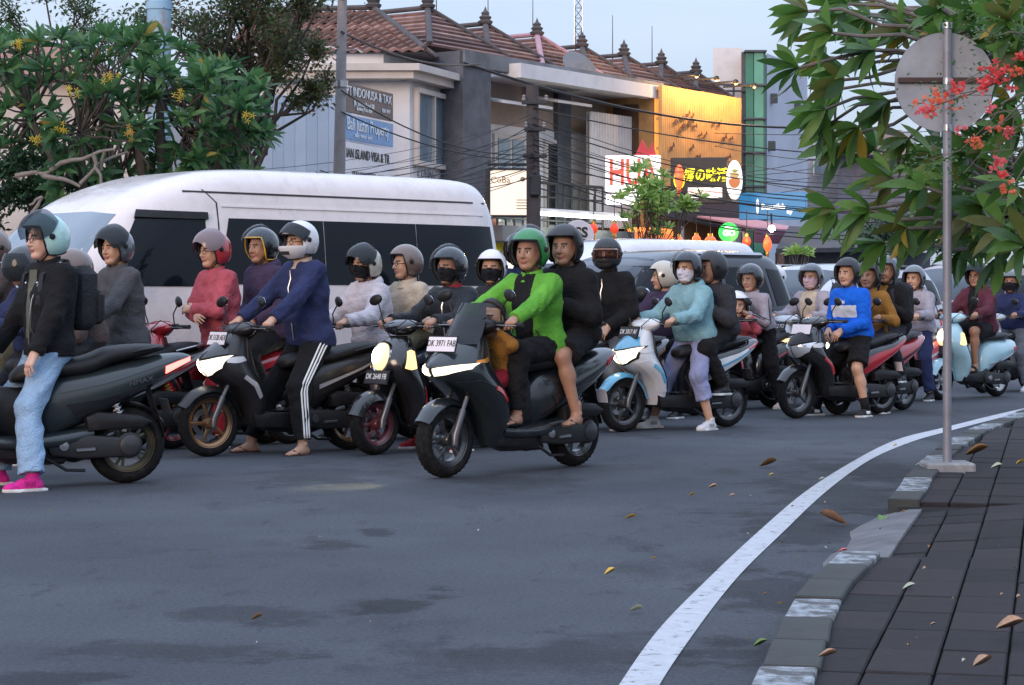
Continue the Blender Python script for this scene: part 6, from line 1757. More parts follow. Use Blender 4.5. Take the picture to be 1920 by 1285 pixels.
r, W_, H_ = litbox('lightbox_sign', 'white glowing lightbox sign beside the utility pole', 918, 320, 999, 404, 41.0, glow('lightbox_white', (1.0, .84, .68), .55), frame=M_IRON, skew=.12)
letters('CoBa', .17, mat('logo_brown', (.35, .2, .12), rough=.6), r, mtx=FR(-.22, .24, -.095), depth=.003)
for i in range(4): mb = MB(); mb.box((.21, -.093, -.14 - .055 * i), (.24, .004, .014), 0); mb.build('text_line', M_INK, r, smooth=None)
mb = MB(); mb.lathe([(0, -.094), (.05, -.094), (.05, -.09)], (.21, 0, .26), 'Y', 12); mb.build('logo', mat('logo_tan', (.55, .4, .3)), r)
mb = MB(); mb.tube([(-.45, 0, .45), (-.45, 0, -2.6)], .045, 8); mb.tube([(-.46, 0, .55), (.42, 0, .55)], .03, 6); mb.build('post', M_IRON, r)
r, W_, H_ = litbox('lit_shop_sign', 'white lit sign with tall red letters behind the small tree', 1136, 292, 1238, 360, 46.0, glow('shop_sign_white', (1, .94, .93), .75), skew=-.15)
letters('HUA', .80, M_RED, r, mtx=FR(.0, .0, -.10), depth=.012, sx=.62, bold=.012)
mb = MB(); mb.box((-.22, -.01, -H_ / 2 - .16), (.72, .16, .22), .01); mb.build('lower_strip', glow('strip_white', (1, .98, .98), 1.4), r)
mb = MB(); mb.plate([(.05, -.05, H_ / 2), (.20, -.05, H_ / 2 + .35), (.35, -.05, H_ / 2 + .1), (.42, -.05, H_ / 2 + .30), (.5, -.05, H_ / 2)], (0, .05, 0)); mb.build('red_emblem', mat('emblem_red', (.55, .03, .05), rough=.5), r, smooth=None, normals=True)
mb = MB(); mb.tube([(0, .1, H_ / 2), (0, .9, H_ / 2)], .04, 6); mb.tube([(0, .1, -H_ / 2), (0, .9, -H_ / 2)], .04, 6); mb.build('bracket', M_IRON, r)
r, W_, H_ = litbox('ramen_sign', 'black restaurant sign with yellow characters and a red lantern shape', 1258, 296, 1362, 382, 46.5, mat('sign_black', (.015, .015, .02), rough=.4, var=.1), skew=-.12)
M_YEL = glow('sign_yellow', (.95, .85, .02), .85)
letters('郷の味活', .31, M_YEL, r, mtx=FR(.16, .10, -.10), depth=.012, sx=.76, bold=.008)
mb = MB(); mb.box((.14, -.10, -.27), (.74, .02, .22), 0); mb.build('name_strip', glow('strip_cream', (1, .93, .88), 1.0), r, smooth=None)
letters('CETAKNAKUNGREN', .115, M_RED, r, mtx=FR(.14, -.27, -.115), depth=.006, sx=.68)
mb = MB(); mb.ball((-.42, -.10, .08), (.105, .05, .27), 14, 9); mb.build('lantern_shape', glow('sign_orange', (1.0, .16, .05), .8), r)
mb = MB(); mb.ball((-.42, -.08, .02), (.13, .04, .22), 14, 9); mb.build('lantern_rim', M_YEL, r)
mb = MB(); mb.tube([(-.42, -.10, -.20), (-.42, -.10, -.34)], [.055, .03], 10); mb.build('tassel', M_RED, r)
r = thing('oval_sign', 'white oval lit sign with a bowl picture', 'sign', P(1377, 338, 46.2), -.1)
mb = MB(); mb.lathe([(0, -.09), (.16, -.09), (.175, -.075), (.175, .06), (0, .06)], (0, 0, 0), 'Y', 32); me = mb.mesh('oval', 40); me.transform(Matrix.Diagonal((1, 1, 2.45, 1))); link('oval_box', me, r, glow('oval_white', (1, .97, .90), .7))
mb = MB(); mb.plate([(.125 * math.cos(t), -.097, -.02 - .16 * max(0, -math.sin(t)) * 1.0 + (.06 if math.sin(t) >= 0 else 0) * math.sin(t)) for t in np.linspace(0, 2 * PI, 21)[:-1]], (0, .01, 0)); mb.build('bowl', mat('bowl_orange', (.75, .25, .08), rough=.5), r, smooth=None, normals=True)
mb = MB(); mb.ball((0, -.095, .10), (.10, .012, .07), 12, 7); mb.build('noodles', mat('noodle', (.80, .58, .22), rough=.6), r)
mb = MB(); mb.ball((0.01, -.095, .20), (.07, .012, .035), 12, 7); mb.build('greens', mat('greens', (.45, .5, .15), rough=.6), r)
r, W_, H_ = litbox('teal_sign', 'bright blue lit shop sign with a white drop logo', 1388, 362, 1510, 412, 47.5, glow('teal_light', (.0, .16, .36), .5), skew=-.22)
M_SW = glow('sign_white', (1, 1, 1), .8)
letters('Beautilab', .17, M_SW, r, mtx=FR(.02, -.02, -.10), depth=.008, sx=.85, bold=.006); letters('by', .13, M_SW, r, mtx=FR(.38, -.13, -.10), depth=.008, bold=.004)
mb = MB(); mb.plate([(-.33 + .028 * math.cos(t), -.10, .17 * math.sin(t)) for t in np.linspace(0, 2 * PI, 17)[:-1]], (0, .01, 0)); mb.build('drop_logo', M_SW, r, smooth=None, normals=True)
mb = MB(); mb.plate([(-.33 + .010 * math.cos(t), -.106, .03 + .06 * math.sin(t)) for t in np.linspace(0, 2 * PI, 13)[:-1]], (0, .004, 0)); mb.build('drop_hole', MATS['teal_light'], r, smooth=None, normals=True)
r = thing('round_green_sign', 'round green glowing sign over the car roofs', 'sign', P(1366, 436, 43.5))
mb = MB(); mb.lathe([(0, -.07), (.19, -.07), (.20, -.06), (.20, .06), (0, .06)], (0, 0, 0), 'Y', 32); mb.build('disc', glow('green_light', (.03, .65, .10), .9), r)
letters('GO', .16, M_SW, r, mtx=FR(0, -.02, -.08), depth=.006, bold=.008); mb = MB(); mb.box((0, -.08, .10), (.16, .01, .03), 0); mb.build('bar', M_SW, r, smooth=None)
mb = MB(); mb.tube([(.19, .02, 0), (.30, .02, .02), (.34, .02, -.5), (.34, .02, -2.55)], .025, 8); mb.build('post', M_GALV, r)
r = thing('round_white_sign', 'round white sign with dark letters behind the crossing pillion', 'sign', P(1084, 443, 40))
mb = MB(); mb.lathe([(0, -.05), (.29, -.05), (.30, -.04), (.30, .05), (0, .05)], (0, 0, 0), 'Y', 36); mb.build('disc', mat('disc_white', (.62, .60, .66), rough=.5, var=.05), r)
letters('SS', .26, M_INK, r, mtx=FR(.06, .06, -.055), depth=.004, bold=.01); letters('22', .2, M_INK, r, mtx=FR(.06, -.14, -.055), depth=.004, bold=.01)
mb = MB(); mb.tube([(0, .06, -.2), (0, .06, -2.6)], .03, 8); mb.build('post', M_IRON, r)
# fluorescent tube
r = thing('tube_light', 'long white fluorescent tube light under the shop canopy', 'lamp', fp(1016, 403, 1.75))
a, b = fp(1014, 401, 1.75), fp(1174, 411, 1.75)
mb = MB(); mb.tube([a - r.location, b - r.location], .035, 8); mb.build('tube', glow('fluorescent', (.92, 1.0, .82), 7.0), r)
mb = MB(); mb.tube([a - r.location + Vector((0, .05, .07)), b - r.location + Vector((0, .05, .07))], .05, 6); mb.build('fitting', M_WHITE, r)
for q in (.15, .5, .85):
    ld = bpy.data.lights.new('tube_glow', 'POINT'); ld.energy = 14; ld.color = (.88, 1, .8); ld.shadow_soft_size = .3; lo_ = bpy.data.objects.new('tube_glow', ld); COL.objects.link(lo_); lo_.location = a.lerp(b, q) + Vector((0, 0, -.12))
for x in (1290, 1400):
    ld = bpy.data.lights.new('lantern_glow', 'POINT'); ld.energy = 16; ld.color = (1, .42, .16); ld.shadow_soft_size = .2; lo_ = bpy.data.objects.new('lantern_glow', ld); COL.objects.link(lo_); lo_.location = P(x, 447, 42.8)
# paper lanterns
M_LAN = glow('lantern_red', (.95, .07, .025), .45); M_LANB = glow('lantern_bright', (1.0, .13, .035), .9)
def lantern(x, y, d, rx_, rz_, label, m, cord=.5):
    y += 6 if x > 1200 else 0; rx_ *= .88; rz_ *= .88
    r = thing('paper_lantern', label, 'lantern', P(x, y, d), 0, 'red lanterns')
    mb = MB(); n_ = 10
    for k in range(n_ + 1): pass
    prof = [(max(.25, math.sin(PI * (.06 + .88 * k / 16))) * rx_ * (1.0 if k % 2 else .955), -rz_ + 2 * rz_ * k / 16) for k in range(17)]
    mb.lathe(prof, (0, 0, 0), 'Z', 18); mb.build('paper_shade', m, r, 30)
    for sg in (-1, 1): mb = MB(); mb.lathe([(0, sg * (rz_ + .03)), (rx_ * .42, sg * (rz_ + .03)), (rx_ * .42, sg * (rz_ - .03))], (0, 0, 0), 'Z', 14); mb.build('cap', M_GOLD, r)
    mb = MB(); mb.tube([(0, 0, -rz_), (0, 0, -rz_ - .16)], [.035, .012], 6); mb.build('tassel', M_GOLD, r); mb = MB(); mb.tube([(0, 0, rz_), (0, 0, rz_ + cord)], .008, 5); mb.build('cord', M_IRON, r)
lantern(1113, 429, 40.5, .095, .13, 'red oval lantern under the tube light, left one of two', M_LAN)
lantern(1152, 429, 40.9, .095, .13, 'red oval lantern under the tube light, right one of two', M_LAN)
lantern(1272, 446, 42, .11, .12, 'glowing orange lantern by the lit orange window', M_LANB)
lantern(1306, 443, 42.5, .10, .11, 'glowing lantern second from the lit orange window', M_LANB)
lantern(1332, 445, 42.5, .13, .12, 'wide glowing lantern just left of the round green sign', M_LANB)
lantern(1400, 447, 43, .10, .14, 'red lantern just right of the round green sign', M_LAN)
lantern(1439, 452, 43, .10, .20, 'tall red lantern at the end of the awning', M_LANB)
r = thing('bulkhead_lamp', 'small bright white lamp at the awning end', 'lamp', P(1447, 429, 42.6)); mb = MB(); mb.ball((0, 0, 0), .07, 12, 8); mb.build('globe', glow('lamp_white', (.95, 1, 1), 12), r); mb = MB(); mb.tube([(0, 0, .05), (0, .1, .3)], .02, 6); mb.build('bracket', M_IRON, r)
# small street tree
def small_tree(name, label, x, ybase, d, tops, seed, lm, ln, nobj, nl=(8, 12), trunk_r=.05, m=None):
    r0 = P(x, ybase, d); r0.z = 0; rs = random.Random(seed); root = thing(name, label, 'tree', r0); tr = MB(); Ms = []
    fork = Vector((0, 0, 1.1)); branch(tr, (0, 0, 0), fork, trunk_r, trunk_r * .7, rs, 5, .05)
    for (tx, ty, dd) in tops:
        tip = rel(P(tx, ty, d + dd), root); branch(tr, fork, tip, trunk_r * .25, .006, rs, 5, .08, 5)
        Ms += rosette(rs, tip, (tip - fork).normalized() + Vector((0, -.2, .3)), rs.randint(*nl), ln, (.3, 1.5))
    tr.build('trunk', m or M_BARKD, root); leafy(root, lm, Ms, rs, nobj); return root
LY = [leafmat('young_leaf', (.22, .36, .07)), leafmat('young_leaf_dark', (.12, .23, .05)), leafmat('young_leaf_pale', (.30, .42, .13))]
rs = random.Random(9)
tops = [(1222 + rs.gauss(0, 26), 372 + rs.gauss(0, 26), rs.uniform(-.4, .4)) for _ in range(46)] + [(1285 + rs.gauss(0, 12), 392 + rs.gauss(0, 9), 0) for _ in range(9)] + [(1190, 322, 0), (1210, 316, .2), (1245, 330, 0), (1172, 410, .1), (1182, 428, 0)]
small_tree('street_tree', 'small young tree with yellow green leaves before the lit shop sign', 1215, 500, 38, tops, 31, LY, .21, 300)
small_tree('potted_shrub', 'small yellow green shrub top behind the parked cars', 1495, 520, 36, [(1480 + 5 * k % 45, 470 + (k * 7) % 14, .1) for k in range(10)], 5, LY, .14, 120)

# ------------------------------------------------------------------ poles and cables
def pole(name, label, xb, xt, ytop, d, r0, r1, m, yb=None):
    a = P(xb, 600, d); a.z = 0; root = thing(name, label, 'pole', a); t = P(xt, ytop, d) - a
    mb = MB(); mb.tube([(0, 0, -.1), t], [r0, r1], 18); mb.build('shaft', m, root); return root, t
M_POLE = mat('grey_pole', (.27, .25, .25), rough=.8, var=.22, vscale=2, bump=.3, bscale=25, dirt=.4, dirt_col=(.15, .12, .11))
cp_, ct = pole('lamp_post', 'grey concrete pole in front of the signboards', 629, 643, -60, 33, .12, .068, M_POLE)
for z in (3.1, 4.55): mb = MB(); mb.lathe([(.098, -.05), (.105, -.05), (.105, .05), (.098, .05)], ct * (z / ct.z), 'Z', 16, closed=True); mb.build('band', M_STEEL, cp_)
mb = MB(); q = ct * (5.05 / ct.z); mb.tube([q, q + Vector((.25, -.1, .02)), q + Vector((.33, -.1, -.03))], .015, 6); mb.build('bracket', M_STEEL, cp_)
up_, ut = pole('utility_pole', 'dark utility pole carrying a mass of cables before the balconies', 1003, 998, 160, 40, .15, .115, mat('dark_pole', (.07, .058, .06), rough=.9, var=.3, vscale=4, bump=.5, bscale=30))
for z, L_ in ((4.9, .5), (4.4, .4), (3.9, .45)):
    mb = MB(); mb.box((0, -.14, z), (L_, .06, .07), .01); mb.build('cross_arm', M_IRON, up_)
    for sx in (-1, 1): mb = MB(); mb.lathe([(.02, 0), (.04, .03), (.025, .06), (.04, .09), (.0, .12)], (sx * L_ * .42, -.14, z + .03), 'Z', 10); mb.build('insulator', M_POLE, up_)
mb = MB(); mb.box((0, -.16, 3.35), (.22, .16, .4), .03); mb.build('junction_box', M_IRON, up_)
bp_, bt = pole('painted_pole', 'thick rusty blue painted pole rising through the left trees', 298, 298, -60, 29, .165, .165, mat('blue_rust', (.25, .42, .56), rough=.65, var=.18, vscale=3, dirt=.75, dirt_col=(.30, .16, .10)))
for z in (3.3, 5.2): mb = MB(); mb.lathe([(.166, -.05), (.18, -.05), (.18, .05), (.166, .05)], (0, 0, z), 'Z', 20, closed=True); mb.build('flange', MATS['blue_rust'], bp_)
M_CABLE = mat('cable_black', (.018, .018, .020), rough=.6, var=.1)
ncab = 0
def cable(a, b, sag, r=.014, label=None):
    a, b = Vector(a), Vector(b); pts = [a.lerp(b, t) - Vector((0, 0, sag * 4 * t * (1 - t))) for t in np.linspace(0, 1, 15)]
    mb = MB(); mb.tube([p - a for p in pts], r, 5); o = mb.build('overhead_cable', M_CABLE); o.location = a
    tag(o, label or 'thin black overhead cable strung between poles and buildings', 'cable', 'overhead cables')
rs = random.Random(2)
UP = lambda y: P(1000, y, 39.85)
for k in range(9):
    y0 = 210 + k * 15 + rs.uniform(-4, 4); cable(P(-60, 300 + k * 7, 30), UP(y0), rs.uniform(.3, .8), rs.choice((.005, .007, .010)))
for k in range(6): cable(P(560 + k * 8, 335 - k * 3, 32), UP(232 + k * 20), rs.uniform(.25, .5), .009)
for k in range(12):
    y0 = 205 + k * 13 + rs.uniform(-4, 4); cable(UP(y0), P(1960, 285 + k * 12 + rs.uniform(-8, 8), 46), rs.uniform(.1, 1.0), rs.choice((.005, .008, .013)))
for k in range(6): cable(UP(255 + k * 12), P(1520, 300 + k * 17, 52), rs.uniform(.2, .7), .009)
for k in range(4): cable(P(1340, 250 + 24 * k, 50), P(1960, 230 + 36 * k, 47), rs.uniform(.1, .5), .009)
cable(fp(870, 118, 1.4), P(1530, 240, 53), .35, .03, 'thick black cable along the shophouse eave')
cable(P(640, 60, 32.8), fp(900, 120, 1.2), .2, .02); cable(P(640, 170, 32.8), P(1000, 290, 39.8), .3, .012); cable(P(640, 210, 32.8), P(1000, 300, 39.8), .2, .012)
# telecom mast far behind
tm = thing('lattice_mast', 'thin lattice telecom mast behind the roofs', 'mast', (P(1085, 300, 160).x, 160, 0))
hh = P(1085, -60, 160).z
for (x, y) in ((-.3, -.3), (.3, -.3), (.3, .3), (-.3, .3)): mb = MB(); mb.tube([(x, y, 0), (x, y, hh)], .045, 5); mb.build('leg', M_STEEL, tm)
mb = MB()
for k in range(int(hh / .8)):
    z = k * .8
    for (x0, y0, x1, y1) in ((-.3, -.3, .3, -.3), (.3, -.3, .3, .3), (.3, .3, -.3, .3), (-.3, .3, -.3, -.3)): mb.tube([(x0, y0, z), (x1, y1, z + .8)], .028, 4, False); mb.tube([(x0, y0, z), (x1, y1, z)], .022, 4, False)
tag(mb.build('bracing', M_STEEL, tm), kind='stuff')

# ------------------------------------------------------------------ trees on the left
rs = random.Random(77)
lt = thing('frangipani_hedge_tree', 'broad frangipani with yellow flowers above the white van', 'tree', P(240, 700, 24.5) * 1.0)
lt.location.z = 0
trm = MB(); Ms = []
stems = [(258, 262, 24.5), (150, 250, 24.0), (60, 230, 24.2), (350, 250, 24.6), (440, 230, 24.8), (200, 200, 25), (300, 180, 25)]
hubs = []
for (x, y, d) in stems:
    h = P(x, y, d); hubs.append(h); branch(trm, (rs.uniform(-.25, .25) + (h.x - lt.location.x) * .35, rs.uniform(-.2, .2), 0), rel(h, lt), .10 if x == 258 else .065, .045, rs, 6, .06, 8)
for i in range(250):
    x = rs.uniform(-30, 505); top_y = np.interp(x, [-30, 60, 200, 330, 360, 430, 505], [70, 75, 62, 72, 130, 130, 175]); bot = np.interp(x, [-30, 150, 300, 420, 505], [350, 335, 315, 312, 292])
    y = top_y + (bot - top_y) * rs.random() ** 1.35; d = 24.6 + rs.uniform(-1.0, 1.3)
    if i % 9 == 0: y = bot + rs.uniform(-10, 45)
    tip = P(x, y, d); hb = min(hubs, key=lambda q: (q - tip).length)
    branch(trm, rel(hb, lt), rel(tip, lt), .016, .009, rs, 4, .10, 5)
    Ms += rosette(rs, rel(tip, lt), (tip - hb).normalized() * .6 + Vector((rs.uniform(-.4, .4), -.3, .5)), rs.randint(9, 13), .245)
trm.build('trunk', M_BARKD, lt)
order = sorted(range(len(Ms)), key=lambda i: Ms[i].translation.y)
LG2 = [leafmat('hedge_deep', (.032, .095, .038)), leafmat('hedge_mid', (.060, .145, .052)), leafmat('hedge_light', (.10, .20, .075)), leafmat('hedge_yellow', (.28, .22, .05))]
leafy(lt, LG2, [Ms[i] for i in order], rs, 300, (34, 36, 24, 2))
YF = [leafmat('flower_yellow', (.85, .55, .08), trans=.3), leafmat('flower_amber', (.80, .42, .10), trans=.3)]
for (x, y) in ((36, 86), (206, 145), (133, 170), (244, 252), (336, 178), (462, 215), (116, 240), (66, 260)):
    mb = MB(); c = rel(P(x, y, 23.4), lt)
    for i in range(6):
        q = c + Vector((rs.gauss(0, .035), rs.gauss(0, .03), rs.gauss(0, .03)))
        for j in range(5):
            M = Matrix.Translation(q) @ Matrix.Rotation(j * 2 * PI / 5, 4, 'Y') @ Matrix.Rotation(rs.uniform(-.5, .2), 4, 'Z') @ Matrix.Scale(.042, 4); mb.arrays(PET[0], PET[1], None, M)
    tag(mb.build('flower_cluster', rs.choice(YF), lt, 180), kind='stuff')
mb = MB()    # bare, pruned grey branches at the lower left
for (a, b, r0) in (((95, 320, 23.6), (175, 290, 23.4), .03), ((175, 290, 23.4), (190, 345, 23.4), .025), ((175, 290, 23.4), (215, 280, 23.4), .02), ((60, 400, 23.4), (80, 370, 23.4), .025), ((80, 370, 23.4), (55, 385, 23.4), .02), ((150, 345, 23.5), (240, 285, 23.6), .022), ((80, 330, 23.5), (150, 350, 23.5), .03), ((190, 320, 23.5), (195, 280, 23.4), .022), ((30, 330, 23.8), (95, 322, 23.6), .03)):
    branch(mb, rel(P(*a), lt), rel(P(*b), lt), r0, r0 * .6, rs, 4, .08, 7)
mb.build('bare_branch', mat('pale_bark', (.20, .175, .155), rough=.9, var=.2, vscale=12), lt)
# fine leaved dark tree behind
def cloud_tree(name, label, x, d, blobs, nleaf, lsz, mats_, seed, trunk=.14, tm=None):
    rs = random.Random(seed); np_ = np.random.RandomState(seed); b0_ = P(x, 600, d); b0_.z = 0; root = thing(name, label, 'tree', b0_); tr = MB()
    fork = Vector((0, 0, 2.4)); branch(tr, (0, 0, 0), fork, trunk, trunk * .75, rs, 6, .04, 10)
    mb = MB(); V, Fc = leaf_arrays(1, .5, .15, .1, 2); V = np.array(V)
    tot = sum(b[2] * b[3] for b in blobs)
    for (bx, by, rx_, ry_) in blobs:
        for sub in range(max(2, int(rx_ * ry_ / 500))):
            px, py = bx + rs.gauss(0, .45) * rx_, by + rs.gauss(0, .45) * ry_; dd = d + rs.gauss(0, .5)
            c = rel(P(px, py, dd), root); branch(tr, fork, c, trunk * .3, .012, rs, 6, .10, 5)
            n_ = int(nleaf * rx_ * ry_ / tot / max(2, int(rx_ * ry_ / 500)))
            sx, sz = rx_ * d / FPX * .33, ry_ * d / FPX * .33
            P_ = np_.normal(size=(n_, 3)) * np.array([sx, sx, sz]) + np.array(c)
            for i in range(n_):
                e = Euler((rs.uniform(-1, 1), rs.uniform(-1, 1), rs.uniform(0, 6.3))).to_matrix(); s_ = lsz * rs.uniform(.6, 1.2)
                v = (V * s_) @ np.array(e).T + P_[i]; mb.arrays(v, Fc, [rs.choice(range(len(mats_)))] * len(Fc))
    tr.build('trunk', tm or M_BARKD, root); tag(mb.build('crown', mats_, root, 180), kind='stuff'); return root
DG = [leafmat('fine_dark', (.045, .068, .032)), leafmat('fine_olive', (.085, .092, .042)), leafmat('fine_brown', (.115, .085, .050)), leafmat('fine_green', (.058, .10, .035))]
cloud_tree('shade_tree', 'large fine leaved dark olive tree behind the frangipani', 395, 31, [(380, 20, 60, 40), (470, 10, 70, 40), (555, 20, 55, 45), (430, 80, 70, 45), (510, 85, 60, 40), (565, 115, 45, 40), (590, 165, 30, 35), (500, 140, 50, 35), (390, 130, 45, 40), (560, -30, 70, 40), (450, -30, 80, 40), (540, 180, 30, 22), (440, 150, 40, 30), (600, 120, 25, 50)], 15000, .09, DG, 12, .17)
cloud_tree('bare_shrub_tree', 'thin branched tree at the upper left before the pink house', 215, 30, [(180, 60, 60, 45), (250, 30, 50, 40), (140, 20, 45, 30), (215, 100, 45, 30), (15, 20, 35, 45), (90, -10, 60, 25)], 2800, .08, [DG[3], DG[0], DG[1]], 14, .09)
FG = [leafmat('far_green', (.03, .06, .035)), leafmat('far_green_light', (.05, .095, .045)), leafmat('far_green_dark', (.018, .04, .025))]
cloud_tree('background_tree', 'dark bushy tree behind the road sign pole', 1690, 44, [(1640, 440, 60, 30), (1720, 430, 60, 40), (1800, 430, 60, 40), (1880, 430, 60, 45), (1690, 400, 40, 30), (1950, 420, 60, 50), (1830, 380, 60, 40), (1600, 455, 30, 18)], 5500, .12, FG, 15, .12)
cloud_tree('low_bush', 'dense dark bush at the left edge behind the van', 60, 24.8, [(20, 360, 40, 35), (90, 370, 45, 30), (40, 310, 50, 25), (150, 340, 40, 22), (0, 420, 30, 30), (60, 400, 40, 20)], 4200, .085, [FG[0], FG[2], LG2[0]], 16, .07)
# ------------------------------------------------------------------ cars
M_CARGLASS = mat('car_glass', (.006, .008, .012), rough=.03, var=0, spec=.22)
M_WSGLASS = mat('windscreen_glass', (.022, .032, .048), rough=.04, var=.05, spec=.38)
M_SEAM = mat('panel_seam', (.03, .03, .032), rough=.8, var=0)
def car_wheel():
    if 'cw' in _C: return _C['cw']
    t = MB(); t.lathe([(.21, -.09), (.29, -.10), (.325, -.085), (.335, -.05), (.335, .05), (.325, .085), (.29, .10), (.21, .09)], axis='Y', n=36, closed=True)
    r = MB(); r.lathe([(.0, .05), (.05, .055), (.06, .03), (.19, .06), (.215, .095), (.215, -.08), (.0, -.08)], axis='Y', n=36)
    for k in range(5):
        a = 2 * PI * k / 5; r.tube([Vector((.05 * math.cos(a), .06, .05 * math.sin(a))), Vector((.20 * math.cos(a), .085, .20 * math.sin(a)))], [.03, .022], 6)
    _C['cw'] = (t.mesh('tyre', 50), r.mesh('rim', 50)); return _C['cw']
def car(kind, label, name, body, place, heading, sc=1.0, glass=None, wsg=None, plate=None, lamp=None, group='cars and van in the traffic'):
    root = thing(name, label, 'van' if kind == 'van' else 'car', place, PI + heading, group); root.scale = (sc, sc, sc)
    gl = glass or M_CARGLASS; ws = wsg or M_WSGLASS
    if kind == 'van':
        lv = [(.26, 2.40, -2.52, .84, 8), (.34, 2.60, -2.64, .92, 8), (.55, 2.69, -2.69, .945, 7), (.85, 2.66, -2.69, .95, 7), (1.02, 2.57, -2.68, .95, 7), (1.15, 2.42, -2.66, .945, 7), (1.45, 2.12, -2.63, .925, 7), (1.75, 1.82, -2.59, .895, 7), (1.92, 1.60, -2.56, .865, 7), (2.04, 1.38, -2.53, .845, 6.5), (2.14, 1.12, -2.49, .81, 6), (2.215, .84, -2.42, .74, 6), (2.255, .55, -2.32, .64, 5.5), (2.275, .2, -2.15, .48, 5), (2.28, -.1, -1.9, .3, 4)]
    else:
        hood = 1.02 if kind == 'suv' else .98
        top = 1.82 if kind == 'suv' else 1.70
        lv = [(.24, 2.10, -2.15, .78, 7), (.32, 2.28, -2.28, .87, 7), (.55, 2.36, -2.34, .915, 6.5), (.80, 2.32, -2.34, .925, 6.5), (hood - .08, 2.18, -2.32, .92, 6), (hood, 1.85, -2.30, .91, 6), (hood + .06, 1.28, -2.28, .895, 6.5), (hood + .16, 1.10, -2.25, .875, 6.5), (hood + .38, .78, -2.16, .83, 6.5), (top - .20, .46, -2.04, .775, 6.5), (top - .09, .18, -1.94, .72, 6), (top - .03, -.12, -1.80, .62, 5), (top, -.5, -1.5, .42, 4)]
    S = ZLoft(lv, 3); mb = MB(); S.add(mb, 56); mb.build('body', body, root, 40)
    def pat(nm, md, lo, up, m, n=10, mm=4, off=.006, par=None): q = MB(); patch(q, S, md, lo, up, n, mm, off, .006); return q.build(nm, m, par or root, 45)
    if kind == 'van':
        pat('windscreen', 'F', [(-.83, 1.19), (-.5, 1.15), (.5, 1.15), (.83, 1.19)], [(-.72, 1.83), (-.4, 1.86), (.4, 1.86), (.72, 1.83)], ws, 14, 6)
        for md in 'LR':
            pat('front_door_window', md, [(.88, 1.24), (1.86, 1.24)], [(.88, 1.80), (1.52, 1.80)], gl)
            for (a, b) in ((-2.44, -1.41), (-1.40, -.36), (-.35, .64)):
                pat('side_window', md, [(a, 1.26), (b + (.14 if b > .5 else 0), 1.26)], [(a + (.06 if a < -2.3 else 0), 1.82), (b, 1.82)], gl)
            for x0, x1, z0, z1 in ((.74, .74, .42, 1.95), (1.95, 1.72, .60, 1.62), (-.345, -.345, .40, 1.24), (.74, .86, 1.95, 2.06)):
                pat('panel_seam', md, [(x0, z0), (x1, z1)], [(x0 + .014, z0), (x1 + .014, z1)], M_SEAM, 8, 1, .002)
            pat('roof_gutter', md, [(-2.35, 2.03), (1.05, 2.03)], [(-2.35, 2.045), (1.05, 2.045)], M_SEAM, 14, 1, .006)
            pat('waist_crease', md, [(-2.5, 1.915), (.70, 1.915)], [(-2.5, 1.93), (.70, 1.93)], body, 14, 1, .010)
            pat('side_trim', md, [(-2.5, .62), (1.9, .62)], [(-2.5, .72), (1.9, .72)], body, 14, 1, .014)
            pat('rain_guard', md, [(.86, 1.80), (1.53, 1.80)], [(.86, 1.86), (1.50, 1.86)], M_BLACK, 8, 2, .03)
            sg = 1 if md == 'L' else -1
            q = MB(); q.box((.95, sg * .962, 1.08), (.22, .03, .05), .012); q.build('door_handle', body, root); q = MB(); q.box((-.2, sg * .962, 1.08), (.22, .03, .05), .012); q.build('door_handle', body, root)
        ml, wxs, grille = (1.86, 1.22), (1.70, -1.35), (.62, .92)
    else:
        h = hood
        pat('windscreen', 'F', [(-.72, h + .14), (-.4, h + .11), (.4, h + .11), (.72, h + .14)], [(-.60, top - .13), (-.3, top - .10), (.3, top - .10), (.60, top - .13)], ws, 14, 5)
        for md in 'LR':
            for (a, b, a2, b2) in ((.18, .95, .18, .47), (-.72, .12, -.70, .12), (-1.62, -.80, -1.50, -.78)):
                pat('side_window', md, [(a, h + .12), (b, h + .12)], [(a2, top - .21), (b2, top - .21)], gl)
            pat('quarter_window', md, [(-2.02, h + .14), (-1.70, h + .12)], [(-1.86, top - .24), (-1.58, top - .22)], gl)
            for x in (1.05, .15, -.76): pat('panel_seam', md, [(x, .35), (x, h + .05)], [(x + .012, .35), (x + .012, h + .05)], M_SEAM, 8, 1, .002)
            pat('roof_rail', md, [(-1.6, top - .085), (-.2, top - .085)], [(-1.6, top - .055), (-.2, top - .055)], M_STEEL if kind == 'suv' else M_BLACK, 10, 1, .04)
            sg = 1 if md == 'L' else -1
            for x in (.30, -.62): q = MB(); q.box((x, sg * .925, .90), (.20, .03, .04), .012); q.build('door_handle', body, root)
            pat('sill', md, [(-1.0, .30), (1.1, .30)], [(-1.0, .40), (1.1, .40)], M_BLACK, 10, 1, .012)
        pat('rear_window', 'B', [(-.60, h + .18), (.60, h + .18)], [(-.52, top - .22), (.52, top - .22)], gl, 10, 4)
        for sg in (-1, 1): q = MB(); patch(q, S, 'B', [(sg * .62, .78), (sg * .88, .80)], [(sg * .60, h + .02), (sg * .86, h + .04)], 5, 4, .012, .006); q.build('tail_light', M_TAIL, root)
        ml, wxs, grille = (.98, h + .14), (1.42, -1.36), (.62, .86)
